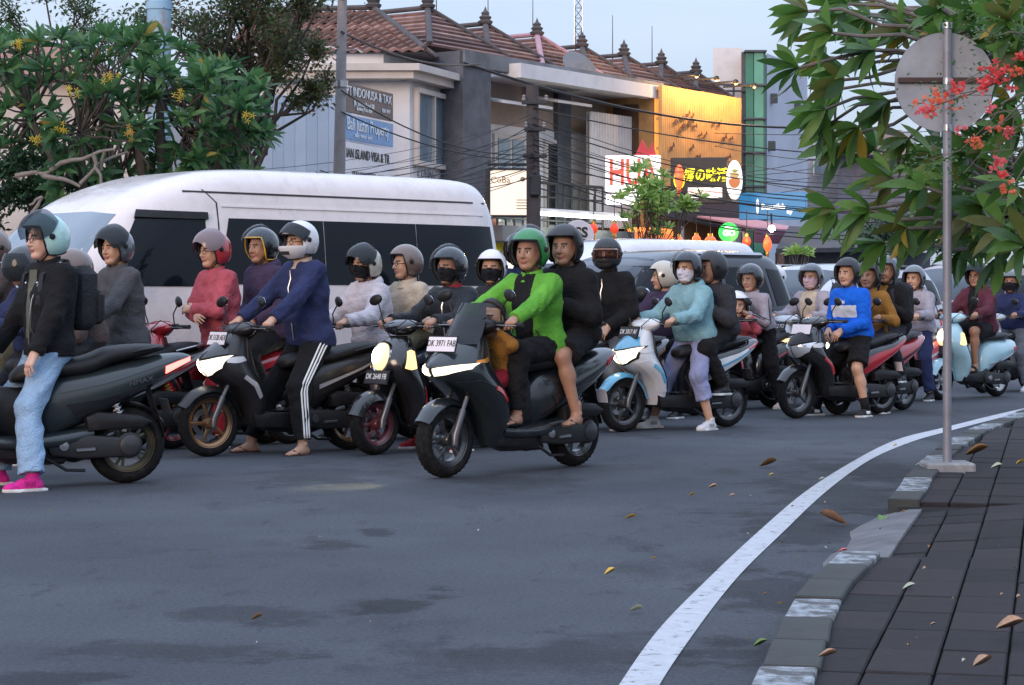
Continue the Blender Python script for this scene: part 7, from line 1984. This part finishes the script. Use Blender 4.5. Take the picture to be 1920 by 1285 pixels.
    for sg in (-1, 1):
        md = 'F'; z0 = .78 if kind != 'van' else .86
        q = MB(); patch(q, S, md, [(sg * .50, z0), (sg * .80, z0 + .02)], [(sg * .52, z0 + .14), (sg * .82, z0 + .17)], 6, 3, .012, .006); q.build('headlight', lamp or M_HEADOFF, root)
        q = MB(); q.ball((ml[0], sg * 1.06, ml[1] + .12), (.07, .10, .13 if kind == 'van' else .09), 14, 9); q.tube([(ml[0] + .02, sg * .88, ml[1]), (ml[0], sg * 1.02, ml[1] + .05)], .03, 8); mo = q.build('wing_mirror', M_BLACK, root); q = MB(); q.ball((ml[0] - .062, sg * 1.06, ml[1] + .12), (.012, .085, .11 if kind == 'van' else .075), 12, 7); q.build('mirror_glass', M_MIRROR, mo)
        for x in wxs:
            t, r = car_wheel(); M = Matrix.Translation((x, sg * .84, .335)) @ (Matrix.Rotation(PI, 4, 'Z') if sg < 0 else Matrix.Identity(4))
            ro = link('wheel', r, root, M_STEEL, mtx=M); link('tyre', t, ro, M_TYRE)
            pr = [S.pt('L' if sg > 0 else 'R', x + .41 * math.cos(a), max(.28, .335 + .41 * math.sin(a))) + Vector((0, sg * .004, 0)) for a in np.linspace(0, PI, 15)]
            q = MB(); q.add(pr + [Vector((x, sg * (abs(pr[7].y) - .0), .29))], [(i, i + 1, 15) for i in range(14)] if sg > 0 else [(i + 1, i, 15) for i in range(14)]); q.build('wheel_arch', M_SEAM, root, 60)
    q = MB(); patch(q, S, 'F', [(-.46, grille[0]), (.46, grille[0])], [(-.48, grille[1]), (.48, grille[1])], 10, 4, .010, .006); q.build('grille', M_BLACK, root)
    q = MB(); patch(q, S, 'F', [(-.75, .36), (.75, .36)], [(-.78, .48), (.78, .48)], 10, 2, .014, .006); q.build('bumper_intake', M_BLACK, root)
    q = MB(); q.box((lv[2][1] + .012, 0, .54), (.012, .46, .13), 0); q.build('number_plate', M_PLATEW, root)
    q = MB(); q.box((0, 0, .25), (3.6, 1.5, .2), .05); q.build('underbody', M_SEAM, root)
    # seats seen through the glass are dark shapes
    return root
M_VANW = paint('van_white', (.70, .63, .62), .28, .5)
def place_car(xr, dr, heading, L_rear, half_w, sc=1.0):
    """world centre so that the rear near corner (local (-L_rear, +half_w)) shows at column xr at depth dr"""
    c = P(xr, 600, dr); c.z = 0
    R_ = Matrix.Rotation(PI + heading, 3, 'Z'); q = R_ @ Vector((-L_rear * sc, half_w * sc, 0)); return c - q
hd = math.radians(42)
car('van', 'tall white minibus with dark tinted windows behind the riders', 'minibus', M_VANW, place_car(972, 21.6, hd, 2.66, .90, 1.065), hd, 1.065, wsg=mat('van_windscreen', (.11, .16, .21), rough=.08, var=.05, spec=.9, coat=.5))
hd = math.radians(44)
car('suv', 'dark blue black sport utility car behind the blue scooter', 'dark_suv', paint('suv_navy', (.012, .015, .026), .25, .45), place_car(1520, 26.3, hd, 2.28, .90), hd, .99)
car('van', 'white roofed van half hidden behind the dark car', 'white_van', paint('van_silver', (.66, .64, .67), .25, .8), place_car(1450, 33.0, hd, 2.66, .90, .93), hd, .93)
hd = math.radians(47)
car('mpv', 'silver family car behind the rider in the blue jacket', 'silver_car', paint('car_silver', (.48, .49, .54), .25, .8, .3), place_car(1790, 31.5, hd, 2.25, .90, 1.02), hd, 1.02)
car('mpv', 'reddish grey car behind the maroon hooded rider', 'red_car', paint('car_mauve', (.30, .17, .18), .25, .8, .2), place_car(2030, 38.5, hd, 2.25, .90, 1.10), hd, 1.10)
car('mpv', 'white car roof showing between the dark car and silver car', 'white_car', paint('car_white', (.62, .62, .66), .25, .8), place_car(1640, 36.5, hd, 2.25, .90, 1.06), hd, 1.06)
# ------------------------------------------------------------------ motorcycles and riders
GR = {s_: (bike_parts(s_)[1]['hx'] - .02, .29, bike_parts(s_)[1]['hz']) for s_ in ('sport', 'maxi', 'retro')}
K = lambda n_, c, **k: paint(n_, c, **k)
B_MATTE = paint('matte_black', (.016, .014, .015), .40, .12); B_BLACK = paint('gloss_black', (.009, .009, .011), .2, .7); B_GREEN = paint('dark_green_grey', (.018, .026, .029), .32, .4)
B_RED = paint('bike_red', (.42, .015, .025), .22, .9); B_BLUE = paint('bike_blue', (.10, .34, .52), .22, .9); B_PALE = paint('pale_blue', (.36, .58, .66), .25, .8); B_WHITE = paint('bike_white', (.66, .66, .68), .22, .8); B_SILV = paint('bike_silver', (.40, .41, .43), .25, .8, .4); B_ORANGE = paint('bike_orange', (.55, .16, .05), .25, .8); B_PINK = paint('bike_pink', (.62, .13, .16), .25, .8)
BRONZE = paint('bronze_rim', (.28, .15, .07), .3, .3, .7)
H_BLK = paint('helmet_black', (.008, .008, .010), .15, .9); H_MATB = paint('helmet_matte', (.013, .013, .015), .42, .15); H_WHITE = paint('helmet_white', (.68, .66, .68), .2, .9); H_MINT = paint('helmet_mint', (.42, .66, .62), .2, .9); H_GREY = paint('helmet_grey', (.09, .10, .115), .22, .9); H_RED = paint('helmet_red', (.40, .03, .04), .22, .9); H_CREAM = paint('helmet_cream', (.46, .42, .35), .25, .8); H_BROWN = paint('helmet_brown', (.13, .085, .07), .25, .8); H_GREEN = paint('helmet_green', (.02, .25, .05), .22, .9); H_YEL = paint('helmet_yellow', (.70, .42, .02), .25, .8)
f_blk = fabric('black', (.014, .014, .016)); f_char = fabric('charcoal', (.035, .036, .042)); f_navy = fabric('navy', (.028, .036, .095)); f_grey = fabric('grey', (.085, .082, .088)); f_pink = fabric('pink', (.42, .085, .11)); f_purple = fabric('purple', (.055, .038, .075)); f_white = fabric('white', (.55, .50, .53)); f_cream = fabric('cream', (.50, .42, .33)); f_lime = fabric('lime', (.12, .36, .045)); f_teal = fabric('teal', (.21, .37, .41)); f_lilac = fabric('lilac', (.27, .29, .46)); f_jean = fabric('jean', (.27, .40, .56)); f_brown = fabric('brown', (.075, .058, .055)); f_olive = fabric('olive', (.10, .09, .06)); f_blue = fabric('royal', (.012, .12, .62)); f_maroon = fabric('maroon', (.10, .028, .042)); f_lgrey = fabric('light_grey', (.33, .30, .34)); f_slate = fabric('slate', (.14, .15, .17))
f_dred = fabric('dark_red', (.28, .02, .03)); f_must = fabric('mustard', (.28, .13, .03))
m_blk = fabric('mask_black', (.015, .015, .018)); m_wht = fabric('mask_white', (.60, .58, .66)); m_pnk = fabric('mask_pink', (.55, .38, .42))
def C1(x, y, a): return G(x, y), math.radians(a)
WAIT = 'motorcycles waiting at the junction'
def contact(x, y, wheel, a, style):
    """bike centre when the given wheel touches the road at that pixel"""
    L = {'sport': 1.28, 'maxi': 1.34, 'retro': 1.24}[style]; h = math.radians(a); p = G(x, y); s = -1 if wheel == 'r' else 1
    return p - Vector((-math.cos(h), -math.sin(h), 0)) * (s * L / 2), h

def seat(x, y, a, hip=-.24):
    """bike centre when its rider's seat stands above that road pixel"""
    h = math.radians(a); return G(x, y) - Vector((-math.cos(h), -math.sin(h), 0)) * hip, h
# rider column at the left edge ------------------------------------------------
c, h = seat(72, 866, 38)
bike('sport', 'black scooter mostly hidden behind the woman in black at the left', B_BLACK, B_RED, c, h, head=M_HEADOFF)
person('rider in dark blue with black helmet, hidden behind the woman in black', c, h, top=1.60, coat=f_navy, trousers=f_char, shell=H_BLK, visor='down', visor_mat=M_VISOR, grips=GR['sport'], skin=1, seed=21)
person('pillion rider with brown helmet behind the woman in black', c, h, top=1.58, hip=(-.62, .92), coat=f_brown, trousers=f_char, shell=H_BROWN, visor='none', hands=('waist', 'waist'), feet=('peg', 'peg'), seed=22, skin=3)
c, h = seat(8, 846, 36)
bike('sport', 'dark scooter cut off by the left edge of the photo', B_SILV, B_BLACK, c, h, head=M_HEADOFF)
person('rider in brown shirt and dark bronze helmet at the left edge', c, h, top=1.76, coat=f_brown, coat_cut='shirt', trousers=f_olive, shell=H_BROWN, rim=M_INKW, visor='none', grips=GR['sport'], skin=1, seed=23, head_yaw=.3)
# woman with mint helmet -------------------------------------------------------
c, h = contact(236, 906, 'r', 25, 'maxi')
BIKE_NOW = bike('maxi', 'large dark green grey maxi scooter under the woman in jeans', B_GREEN, B_GREEN, c, h, tail=M_TAILON, rim=paint('rim_olive', (.12, .11, .07), .4, .2, .4), panel=B_BLACK, panel2=B_GREEN, head=M_HEADOFF, spring=M_STEEL, signal=M_SIG)
I_ = person('woman in black leather jacket and pale jeans with a mint green helmet', c, h, top=1.75, hip=(-.17, .88), lean=.0, size=1.03, skin=2, coat=f_blk, coat_cut='jacket', trousers=f_jean, leg='wide', elbow_out=.7, shoe_mats=[fabric('hot_pink', (.62, .03, .25)), M_SOLE, fabric('deep_pink', (.40, .02, .16))], shell=H_MINT, visor='up', visor_mat=M_VISORS, glasses=True, hands=((.02, .30, .78), (.15, -.2, .85)), feet=((.02, .34, .086), (.12, -.20, .086)), bag=(f_char, 'dark backpack on the back of the woman in black'), head_yaw=.22, turn=.30, seed=31, vox=.012, collar=f_blk, undershirt=None)
def strip(I_, pts, m, r=.006, name='zipper'):
    mb = MB(); mb.tube(pts, r, 5); return link(name, mb.mesh(name, 60), I_['root'], m)
letters('NMAX', .045, M_STEEL, BIKE_NOW, mtx=facing((-.72, .1985, .672), (-1, -.10, .26), (0, .35, 1)), depth=.002, sx=1.3)
t_ = I_['tor']
strip(I_, [t_(.06, .085, .155), t_(.3, .07, .160), t_(.6, .075, .155), t_(.82, .10, .125)], M_ZIP, .0055)
mb = MB(); mb.loft([[t_(f, y, .150 - .16 * abs(y) - (.02 if f > .75 else 0)) for y in np.linspace(-.05 - .0 * f, .05, 7)] for f in np.linspace(.12, .96, 8)], False, closed=False); link('undershirt', mb.mesh('undershirt', 60), I_['root'], fabric('khaki', (.13, .13, .10)))
for f, y in ((.80, .09), (.80, -.07), (.70, .11), (1.0, .16)):
    mb = MB(); mb.ball(t_(f, y, .135 if f < .9 else .02, 0 if f < .9 else .02), .009, 8, 6); link('stud', mb.mesh('stud', 60), I_['root'], M_ZIP)
# grey jacket rider ------------------------------------------------------------
c, h = contact(322, 842, 'r', 38, 'sport')
bike('sport', 'black motorcycle with gold rear springs behind the maxi scooter', B_BLACK, B_RED, c, h, spring=M_GOLD, rim=paint('rim_red', (.40, .03, .05), .35), panel=B_SILV, head=M_HEADOFF, tail=M_TAIL, muffler=M_CHROME, rail=M_STEEL)
person('rider in grey work jacket with raised dark visor', c, h, top=1.77, coat=f_grey, trousers=f_char, shell=H_GREY, visor='up', grips=GR['sport'], head_yaw=.25, seed=33, skin=0, size=1.04, wide=1.05)
# pink rider + pillion ---------------------------------------------------------
c, h = seat(420, 836, 38)
bike('sport', 'red scooter under the rider with folded arms', B_RED, B_BLACK, c, h, head=M_HEADOFF, plate=M_PLATEW)
person('rider in pink red shirt with arms folded and red helmet', c, h, top=1.76, coat=f_pink, coat_cut='jacket', trousers=f_dred, shell=H_RED, visor='up', visor_mat=tinted('smoke_pink', (.32, .26, .28), .5), glasses=True, hands=('cross', 'cross'), head_yaw=.1, seed=35, skin=0, wide=1.05, belly=.02)
person('pillion in dark purple sweater with black and yellow helmet', c, h, top=1.80, hip=(-.70, .93), coat=f_purple, coat_cut='hoodie', trousers=f_blk, shell=H_BLK, rim=H_YEL, visor='up', visor_mat=M_VISORC, hands=('thigh', 'thigh'), feet=('peg', 'peg'), head_yaw=.15, seed=36, skin=1)
# navy jacket rider ------------------------------------------------------------
c, h = bike_at(390, 857, 655, 843, 1.28)
bike('sport', 'matte black scooter with lit headlight, bronze wheels and white plate', B_MATTE, paint('silver_decal', (.38, .36, .36), .4), c, h, rim=BRONZE, plate=M_PLATEW, plate_txt='DK 5120 AEX', head=M_HEADW, nose=B_BLACK, signal=M_SIGC)
I_ = person('rider in navy jacket and striped track trousers with a white full face helmet', c, h, top=1.82, hip=(-.28, .88), size=1.06, wide=1.06, coat=f_navy, coat_cut='jacket', trousers=f_blk, stripes=M_INKW, shoe='sandal', shoe_mats=[fabric('sandal_sole', (.10, .05, .045)), fabric('sandal_strap', (.16, .07, .06))], helmet='full', shell=H_WHITE, visor='up', visor_mat=M_VISOR, grips=GR['sport'], glasses=True, head_yaw=.14, seed=37, skin=0, collar=fabric('collar_beige', (.45, .34, .26)), vox=.0125, belly=.02, zipper=True, feet=((-.02, .30, .086), (.12, -.24, .086)))
# white jacket rider + pillion -------------------------------------------------
c, h = seat(702, 824, 40)
bike('sport', 'dark blue scooter with warm lit headlight behind the red retro scooter', paint('bike_slate', (.06, .08, .12), .25, .8), B_BLACK, c, h, head=M_HEADON)
person('rider in pale pink white jacket with black mask and off white helmet', c, h, top=1.66, coat=f_white, coat_cut='hoodie', trousers=f_pink, shell=H_CREAM, visor='up', mask=m_blk, grips=GR['sport'], head_yaw=.1, seed=38, skin=0)
person('pillion in cream shirt with brown helmet and spectacles', c, h, top=1.68, hip=(-.68, .92), coat=f_cream, coat_cut='shirt', trousers=f_olive, shell=H_BROWN, visor='none', hands=('thigh', 'thigh'), feet=('peg', 'peg'), head_yaw=-.15, seed=39, skin=0, glasses=True)
# red and black retro scooter --------------------------------------------------
c, h = contact(702, 853, 'f', 46, 'retro')
bike('retro', 'black and red retro scooter with round glowing headlight', B_BLACK, B_RED, c, h, head=M_HEADON, rim=paint('rim_wine', (.12, .02, .03), .35), trim=M_CHROME, plate=M_PLATEB, plate_txt='DK 2648 FB', txt_mat=M_INKW, signal=M_HEADDIM)
I_ = person('rider in black leather jacket, black bandana mask and glossy black helmet', c, h, top=1.62, hip=(-.30, .85), coat=[fabric('leather', (.022, .026, .032), .45, .4)], trousers=f_blk, shell=H_BLK, visor='up', visor_mat=M_VISORC, mask=m_blk, grips=GR['retro'], head_yaw=.1, seed=41, skin=1, collar=f_dred, zipper=True, wide=1.06, shoe_mats=[f_dred, M_SOLE, f_dred])
# white helmet child + adult ---------------------------------------------------
c, h = seat(938, 818, 44, -.12)
bike('sport', 'dark scooter hidden behind the moving scooter', B_BLACK, B_ORANGE, c, h, head=M_HEADOFF)
person('rider in dark clothes with white helmet and black mask, behind the green rider', c, h, top=1.64, hip=(-.12, .86), coat=f_char, trousers=f_char, shell=H_WHITE, visor='none', mask=m_blk, grips=GR['sport'], head_yaw=.6, seed=42, skin=0, size=.96)
person('pillion with navy helmet just behind the white helmeted rider', c, h, top=1.80, hip=(-.46, .95), coat=f_navy, trousers=f_blk, shell=paint('helmet_navy', (.02, .028, .05), .2, .9), visor='none', hands=('waist', 'waist'), feet=('peg', 'peg'), seed=43, skin=1, head_yaw=.4)
# moving scooter with three ----------------------------------------------------
c, h = bike_at(835, 893, 1075, 877, 1.34)
bike('maxi', 'dark scooter crossing in front with a bright white headlight and three people', paint('dusk_black', (.010, .014, .017), .28, .6), B_RED, c, h, head=M_HEADW, plate=M_PLATEW, plate_txt='DK 3971 FAB', group='motorcycle crossing in front', name='scooter', signal=M_SIG)
I_ = person('driver in lime green and black jacket with green helmet', c, h, top=1.70, hip=(-.30, .86), coat=[f_lime, ('front', f_blk, .085)], trousers=f_blk, shell=H_GREEN, visor='up', visor_mat=M_VISORC, peak=False, grips=GR['maxi'], seed=45, skin=1, head_yaw=.25, feet=((.10, .14, .42), (.10, -.14, .42)), shoe='sandal', wide=1.08, elbow_out=.9, vox=.0125, shoe_mats=[f_blk, f_brown])
N_ = person('pillion with dark grey helmet in black top and shorts behind the green driver', c, h, top=1.74, hip=(-.68, .95), coat=[f_blk], coat_cut='hoodie', trousers=f_blk, leg='shorts', shell=H_MATB, visor='none', hands=('waist', 'waist'), feet=((-.40, .26, .40), (-.40, -.26, .40)), shoe='sandal', seed=46, skin=1, head_yaw=.35, shoe_mats=[f_brown, f_blk])
O_ = person('small child standing before the green driver', c, h, top=1.20, hip=(.10, .68), coat=[f_must], coat_cut='shirt', trousers=f_dred, helmet=None, hair=True, hands=((.26, .12, .98), (.26, -.12, .98)), feet=((.18, .08, .42), (.18, -.08, .42)), size=.62, seed=47, skin=1, head_yaw=.3)
# full face rider --------------------------------------------------------------
c, h = seat(1150, 803, 46)
bike('sport', 'dark scooter with amber lamp between the moving scooter and the blue one', B_BLACK, B_ORANGE, c, h, head=M_HEADDIM, signal=M_SIG)
person('rider in black jacket with black full face helmet and watch', c, h, top=1.78, hip=(-.26, .87), coat=f_blk, trousers=f_slate, helmet='full', shell=H_MATB, rim=M_INKW, visor='down', visor_mat=tinted('visor_amber', (.42, .30, .26), .12, base=(.10, .06, .05)), hands=('thigh', 'knee'), seed=48, skin=0, wide=1.12, size=1.06, zipper=True, head_yaw=.5, mask=m_blk)
# blue and white scooter -------------------------------------------------------
c, h = bike_at(1165, 808, 1365, 803, 1.28)
bike('sport', 'white and light blue scooter with bright headlight and black plate', B_WHITE, B_BLUE, c, h, head=M_HEADW, fender=B_BLUE, nose=B_BLUE, fairing=B_WHITE, body2=B_BLACK, panel=B_WHITE, plate=M_PLATEB, plate_txt='DK 5017 AF', txt_mat=M_INKW, signal=M_SIGC)
mb_white = [B_WHITE, M_SOLE, B_WHITE]
person('rider in teal sweatshirt and lilac capri trousers with white mask', c, h, top=1.65, hip=(-.26, .86), coat=f_teal, coat_cut='hoodie', trousers=f_lilac, leg='capri', shoe_mats=[fabric('shoe_white', (.62, .61, .62)), M_SOLE, f_lgrey], shell=H_BLK, visor='up', visor_mat=M_VISORC, mask=m_wht, grips=GR['sport'], seed=51, skin=0, wide=1.10, belly=.03, head_yaw=.2, vox=.0125, feet=((-.16, .30, .086), (.06, -.24, .086)))
person('pillion with dark helmet hidden behind the teal sweatshirt rider', c, h, top=1.66, hip=(-.56, .92), coat=f_char, trousers=f_blk, shell=H_MATB, visor='none', hands=('waist', 'waist'), feet=('peg', 'peg'), seed=52, skin=1, head_yaw=-.2)
c, h = seat(1256, 782, 46)
bike('sport', 'scooter hidden behind the teal sweatshirt rider', B_SILV, B_RED, c, h, head=M_HEADOFF)
person('rider with cream helmet seen between the teal rider and the dark car', c, h, top=1.60, coat=f_purple, trousers=f_blk, shell=H_CREAM, visor='none', grips=GR['sport'], seed=53, skin=0, head_yaw=-.8)
# standing woman with striped sleeves -----------------------------------------
c, h = contact(1330, 772, 'f', 48, 'sport')
bike('sport', 'black scooter beside the woman with striped sleeves', B_BLACK, B_PINK, c, h, head=M_HEADOFF)
S_ = person('woman in grey top with striped sleeves and a raised clear visor', c, h, top=1.60, hip=(-.30, .88), lean=.12, size=.98, wide=.92, coat=f_lgrey, coat_cut='shirt', trousers=f_blk, shell=H_BLK, visor='half', visor_mat=M_VISORC, hands=((.12, .12, 1.05), (.15, -.15, 1.05)), seed=55, skin=3, feet=((-.28, .30, .086), (-.10, -.20, .086)), shoe_mats=[fabric('shoe_blush', (.55, .42, .38)), M_SOLE, M_SOLE], head_pitch=.15)
for sg in (1, -1):
    el, wr, _, _ = S_['arm'][sg]; sh_ = S_['sh'][sg]
    for q in (-1, 1):
        strip(S_, [sh_.lerp(el, t) + Vector((.004 * q, sg * .062, .012 + .014 * q)) for t in (.05, .5, 1)] + [el.lerp(wr, t) + Vector((.0, sg * .052, .016 + .012 * q)) for t in (.1, .5, .9)], M_INK, .006, 'sleeve_stripe')
person('child with white and pink helmet in front of the woman with striped sleeves', c, h, top=1.30, hip=(.02, .78), size=.66, coat=f_pink, trousers=f_char, shell=H_WHITE, visor='none', hands=('grip', 'grip'), grips=GR['sport'], feet=((.14, .10, .42), (.14, -.10, .42)), seed=56, skin=0, head_yaw=.6)
# pink mask rider --------------------------------------------------------------
c, h = contact(1440, 765, 'f', 47, 'sport'); c += Vector((.05, .1, 0))
bike('sport', 'silver and orange scooter with glowing headlight left of the blue jacket', B_SILV, B_ORANGE, c, h, head=M_HEADON, fairing=B_BLACK, plate=M_PLATEB, plate_txt='DK 6152 PO', txt_mat=M_INKW, signal=M_HEADDIM)
person('rider in beige grey vest with pink mask and dark helmet', c, h, top=1.62, coat=[f_lgrey, ('front', f_cream, .10)], trousers=f_char, shell=H_GREY, visor='half', visor_mat=M_VISORC, mask=m_pnk, grips=GR['sport'], seed=57, skin=0, head_yaw=.15)
# blue jacket rider ------------------------------------------------------------
c, h = bike_at(1493, 785, 1650, 777, 1.28)
bike('sport', 'black and red scooter with unlit headlight under the blue jacket rider', B_BLACK, B_RED, c, h, head=M_HEADOFF, plate=M_PLATEW, fairing=B_BLACK, panel=B_RED)
I_ = person('rider in bright blue and white windbreaker and black shorts', c, h, top=1.64, hip=(-.24, .85), coat=[f_blue, ('band', fabric('panel_white', (.62, .63, .66)), .52, .058)], coat_cut='jacket', trousers=f_blk, leg='shorts', shell=H_MATB, visor='none', hands=('knee', 'knee'), seed=58, skin=0, head_yaw=.15, socks=f_blk, shoe_mats=[fabric('shoe_black', (.03, .03, .032)), M_SOLE, M_SOLE], vox=.0125, wide=1.04, feet=((-.10, .28, .086), (.08, -.24, .086)))
t_ = I_['tor']; letters('H', .045, M_INKW, I_['root'], mtx=facing(tuple(t_(.72, .03, .158)), (0, 1, 0), (0, 0, 1)), depth=.003, bold=.002)
# red scooter, two up ----------------------------------------------------------
c, h = contact(1692, 769, 'r', 48, 'sport')
bike('sport', 'glossy red scooter carrying two dark helmeted riders', B_RED, B_BLACK, c, h, head=M_HEADON, body2=B_RED, panel=B_RED, tail=M_TAIL)
person('driver in mustard shirt with dark helmet in front of the black blazer pillion', c, h, top=1.62, hip=(-.06, .86), coat=f_must, coat_cut='shirt', trousers=f_char, shell=H_MATB, visor='none', grips=GR['sport'], seed=61, skin=1, head_yaw=.2)
person('pillion in black blazer with glossy dark helmet and backpack', c, h, top=1.68, hip=(-.42, .92), bag=(f_char, 'dark backpack worn by the black blazer pillion'), coat=[f_blk, ('front', f_must, .045)], coat_cut='blazer', trousers=f_char, shell=H_GREY, visor='up', visor_mat=M_VISORC, hands=('waist', 'waist'), feet=('peg', 'peg'), seed=62, skin=1, head_yaw=.15, wide=1.03)
# grey hoodie rider ------------------------------------------------------------
c, h = seat(1722, 750, 50)
bike('sport', 'pink red scooter with round red mirrors under the pale hoodie rider', B_PINK, B_WHITE, c, h, head=M_HEADON, nose=B_PINK)
person('rider in pale grey hoodie with grey open helmet', c, h, top=1.62, coat=f_lgrey, coat_cut='hoodie', trousers=f_navy, shell=H_GREY, visor='none', grips=GR['sport'], seed=63, skin=0, head_yaw=.1)
# pale blue scooter ------------------------------------------------------------
c, h = bike_at(1762, 750, 1868, 744, 1.24)
bike('retro', 'pale blue retro scooter under the maroon hooded rider', B_PALE, B_SILV, c, h, head=M_HEADON, fender=B_PALE, rim=B_SILV, signal=M_HEADDIM)
person('rider in maroon hoodie and black shorts with sunglasses', c, h, top=1.66, hip=(-.28, .85), coat=[f_maroon, ('front', f_blk, .07)], coat_cut='hoodie', trousers=f_blk, leg='shorts', shell=H_BLK, visor='up', visor_mat=M_VISOR, glasses=True, grips=GR['retro'], feet=((.06, .13, .415), (.06, -.13, .415)), shoe='slide', shoe_mats=[f_char, f_char], seed=64, skin=1, head_yaw=.15, vox=.0135)
# right edge rider -------------------------------------------------------------
c, h = seat(1902, 733, 50)
bike('sport', 'grey scooter with warm headlight at the right edge of the photo', B_SILV, B_BLACK, c, h, head=M_HEADON)
person('rider in dark top and grey trousers with black mask at the right edge', c, h, top=1.60, coat=f_navy, trousers=f_slate, shell=H_GREY, visor='none', mask=m_blk, grips=GR['sport'], seed=65, skin=1, head_yaw=.3, shoe_mats=[fabric('shoe_white', (.62, .61, .62)), M_SOLE, f_lgrey])
# far white helmet -------------------------------------------------------------
c, h = seat(1462, 740, 48)
bike('sport', 'dark scooter hidden behind the dark car and riders', B_BLACK, B_WHITE, c, h, head=M_HEADOFF)
person('rider with white helmet far back beside the dark car', c, h, top=1.64, coat=f_slate, trousers=f_char, shell=H_WHITE, visor='none', grips=GR['sport'], seed=66, skin=0)

# headlamp light on the road
def beam(c, h, x, z, energy, tilt, size, col):
    ld = bpy.data.lights.new('headlamp_beam', 'SPOT'); ld.energy = energy; ld.spot_size = math.radians(size); ld.spot_blend = .6; ld.color = col; ld.shadow_soft_size = .05
    o = bpy.data.objects.new('headlamp_beam', ld); COL.objects.link(o); f = Vector((-math.cos(h), -math.sin(h), 0))
    o.location = c + f * x + Vector((0, 0, z)); d = (f * math.cos(tilt) - Vector((0, 0, 1)) * math.sin(tilt)); o.rotation_euler = (-d).to_track_quat('Z', 'Y').to_euler()
c, h = bike_at(835, 893, 1075, 877, 1.34); beam(c, h, .90, .72, 34, .80, 30, (1, .86, .42))
c, h = bike_at(390, 857, 655, 843, 1.28); beam(c, h, .78, .70, 14, .62, 50, (1, .80, .72))
c, h = bike_at(1165, 808, 1365, 803, 1.28); beam(c, h, .78, .70, 14, .62, 50, (1, .9, .8))

# unseen low houses added behind the camera for glass and paint to reflect
M_ADDWALL = mat('added_house_wall', (.16, .15, .15), rough=.9, var=.2, vscale=.6); M_ADDROOF = mat('added_house_roof', (.10, .06, .05), rough=.9, var=.2)
for i, (x, w_, hgt, y) in enumerate(((-34, 13, 3.4, -34), (-17, 12, 4.2, -38), (-2, 14, 3.2, -38), (15, 12, 4.0, -36), (32, 15, 3.4, -32))):
    r = thing('house', ('low grey house', 'tall grey house', 'wide grey house', 'square grey house', 'long grey house')[i] + ' added behind the viewer for reflections', 'house', (x, y, 0), 0, 'houses added for reflections')
    MB().box((0, 0, hgt / 2), (w_, 8, hgt), .02).build('wall', M_ADDWALL, r)
    MB().plate([(-w_ / 2 - .5, -4.5, hgt), (-w_ / 2 - .5, 4.5, hgt), (-w_ / 2 - .5, 0, hgt + 2)], (w_ + 1, 0, 0)).build('roof', M_ADDROOF, r, smooth=None, normals=True)
    for k in range(4): MB().box((-w_ / 2 + w_ * (k + .5) / 4, 4.0, 1.6), (1.4, .1, 1.8), .02).build('window', M_CARGLASS, r)
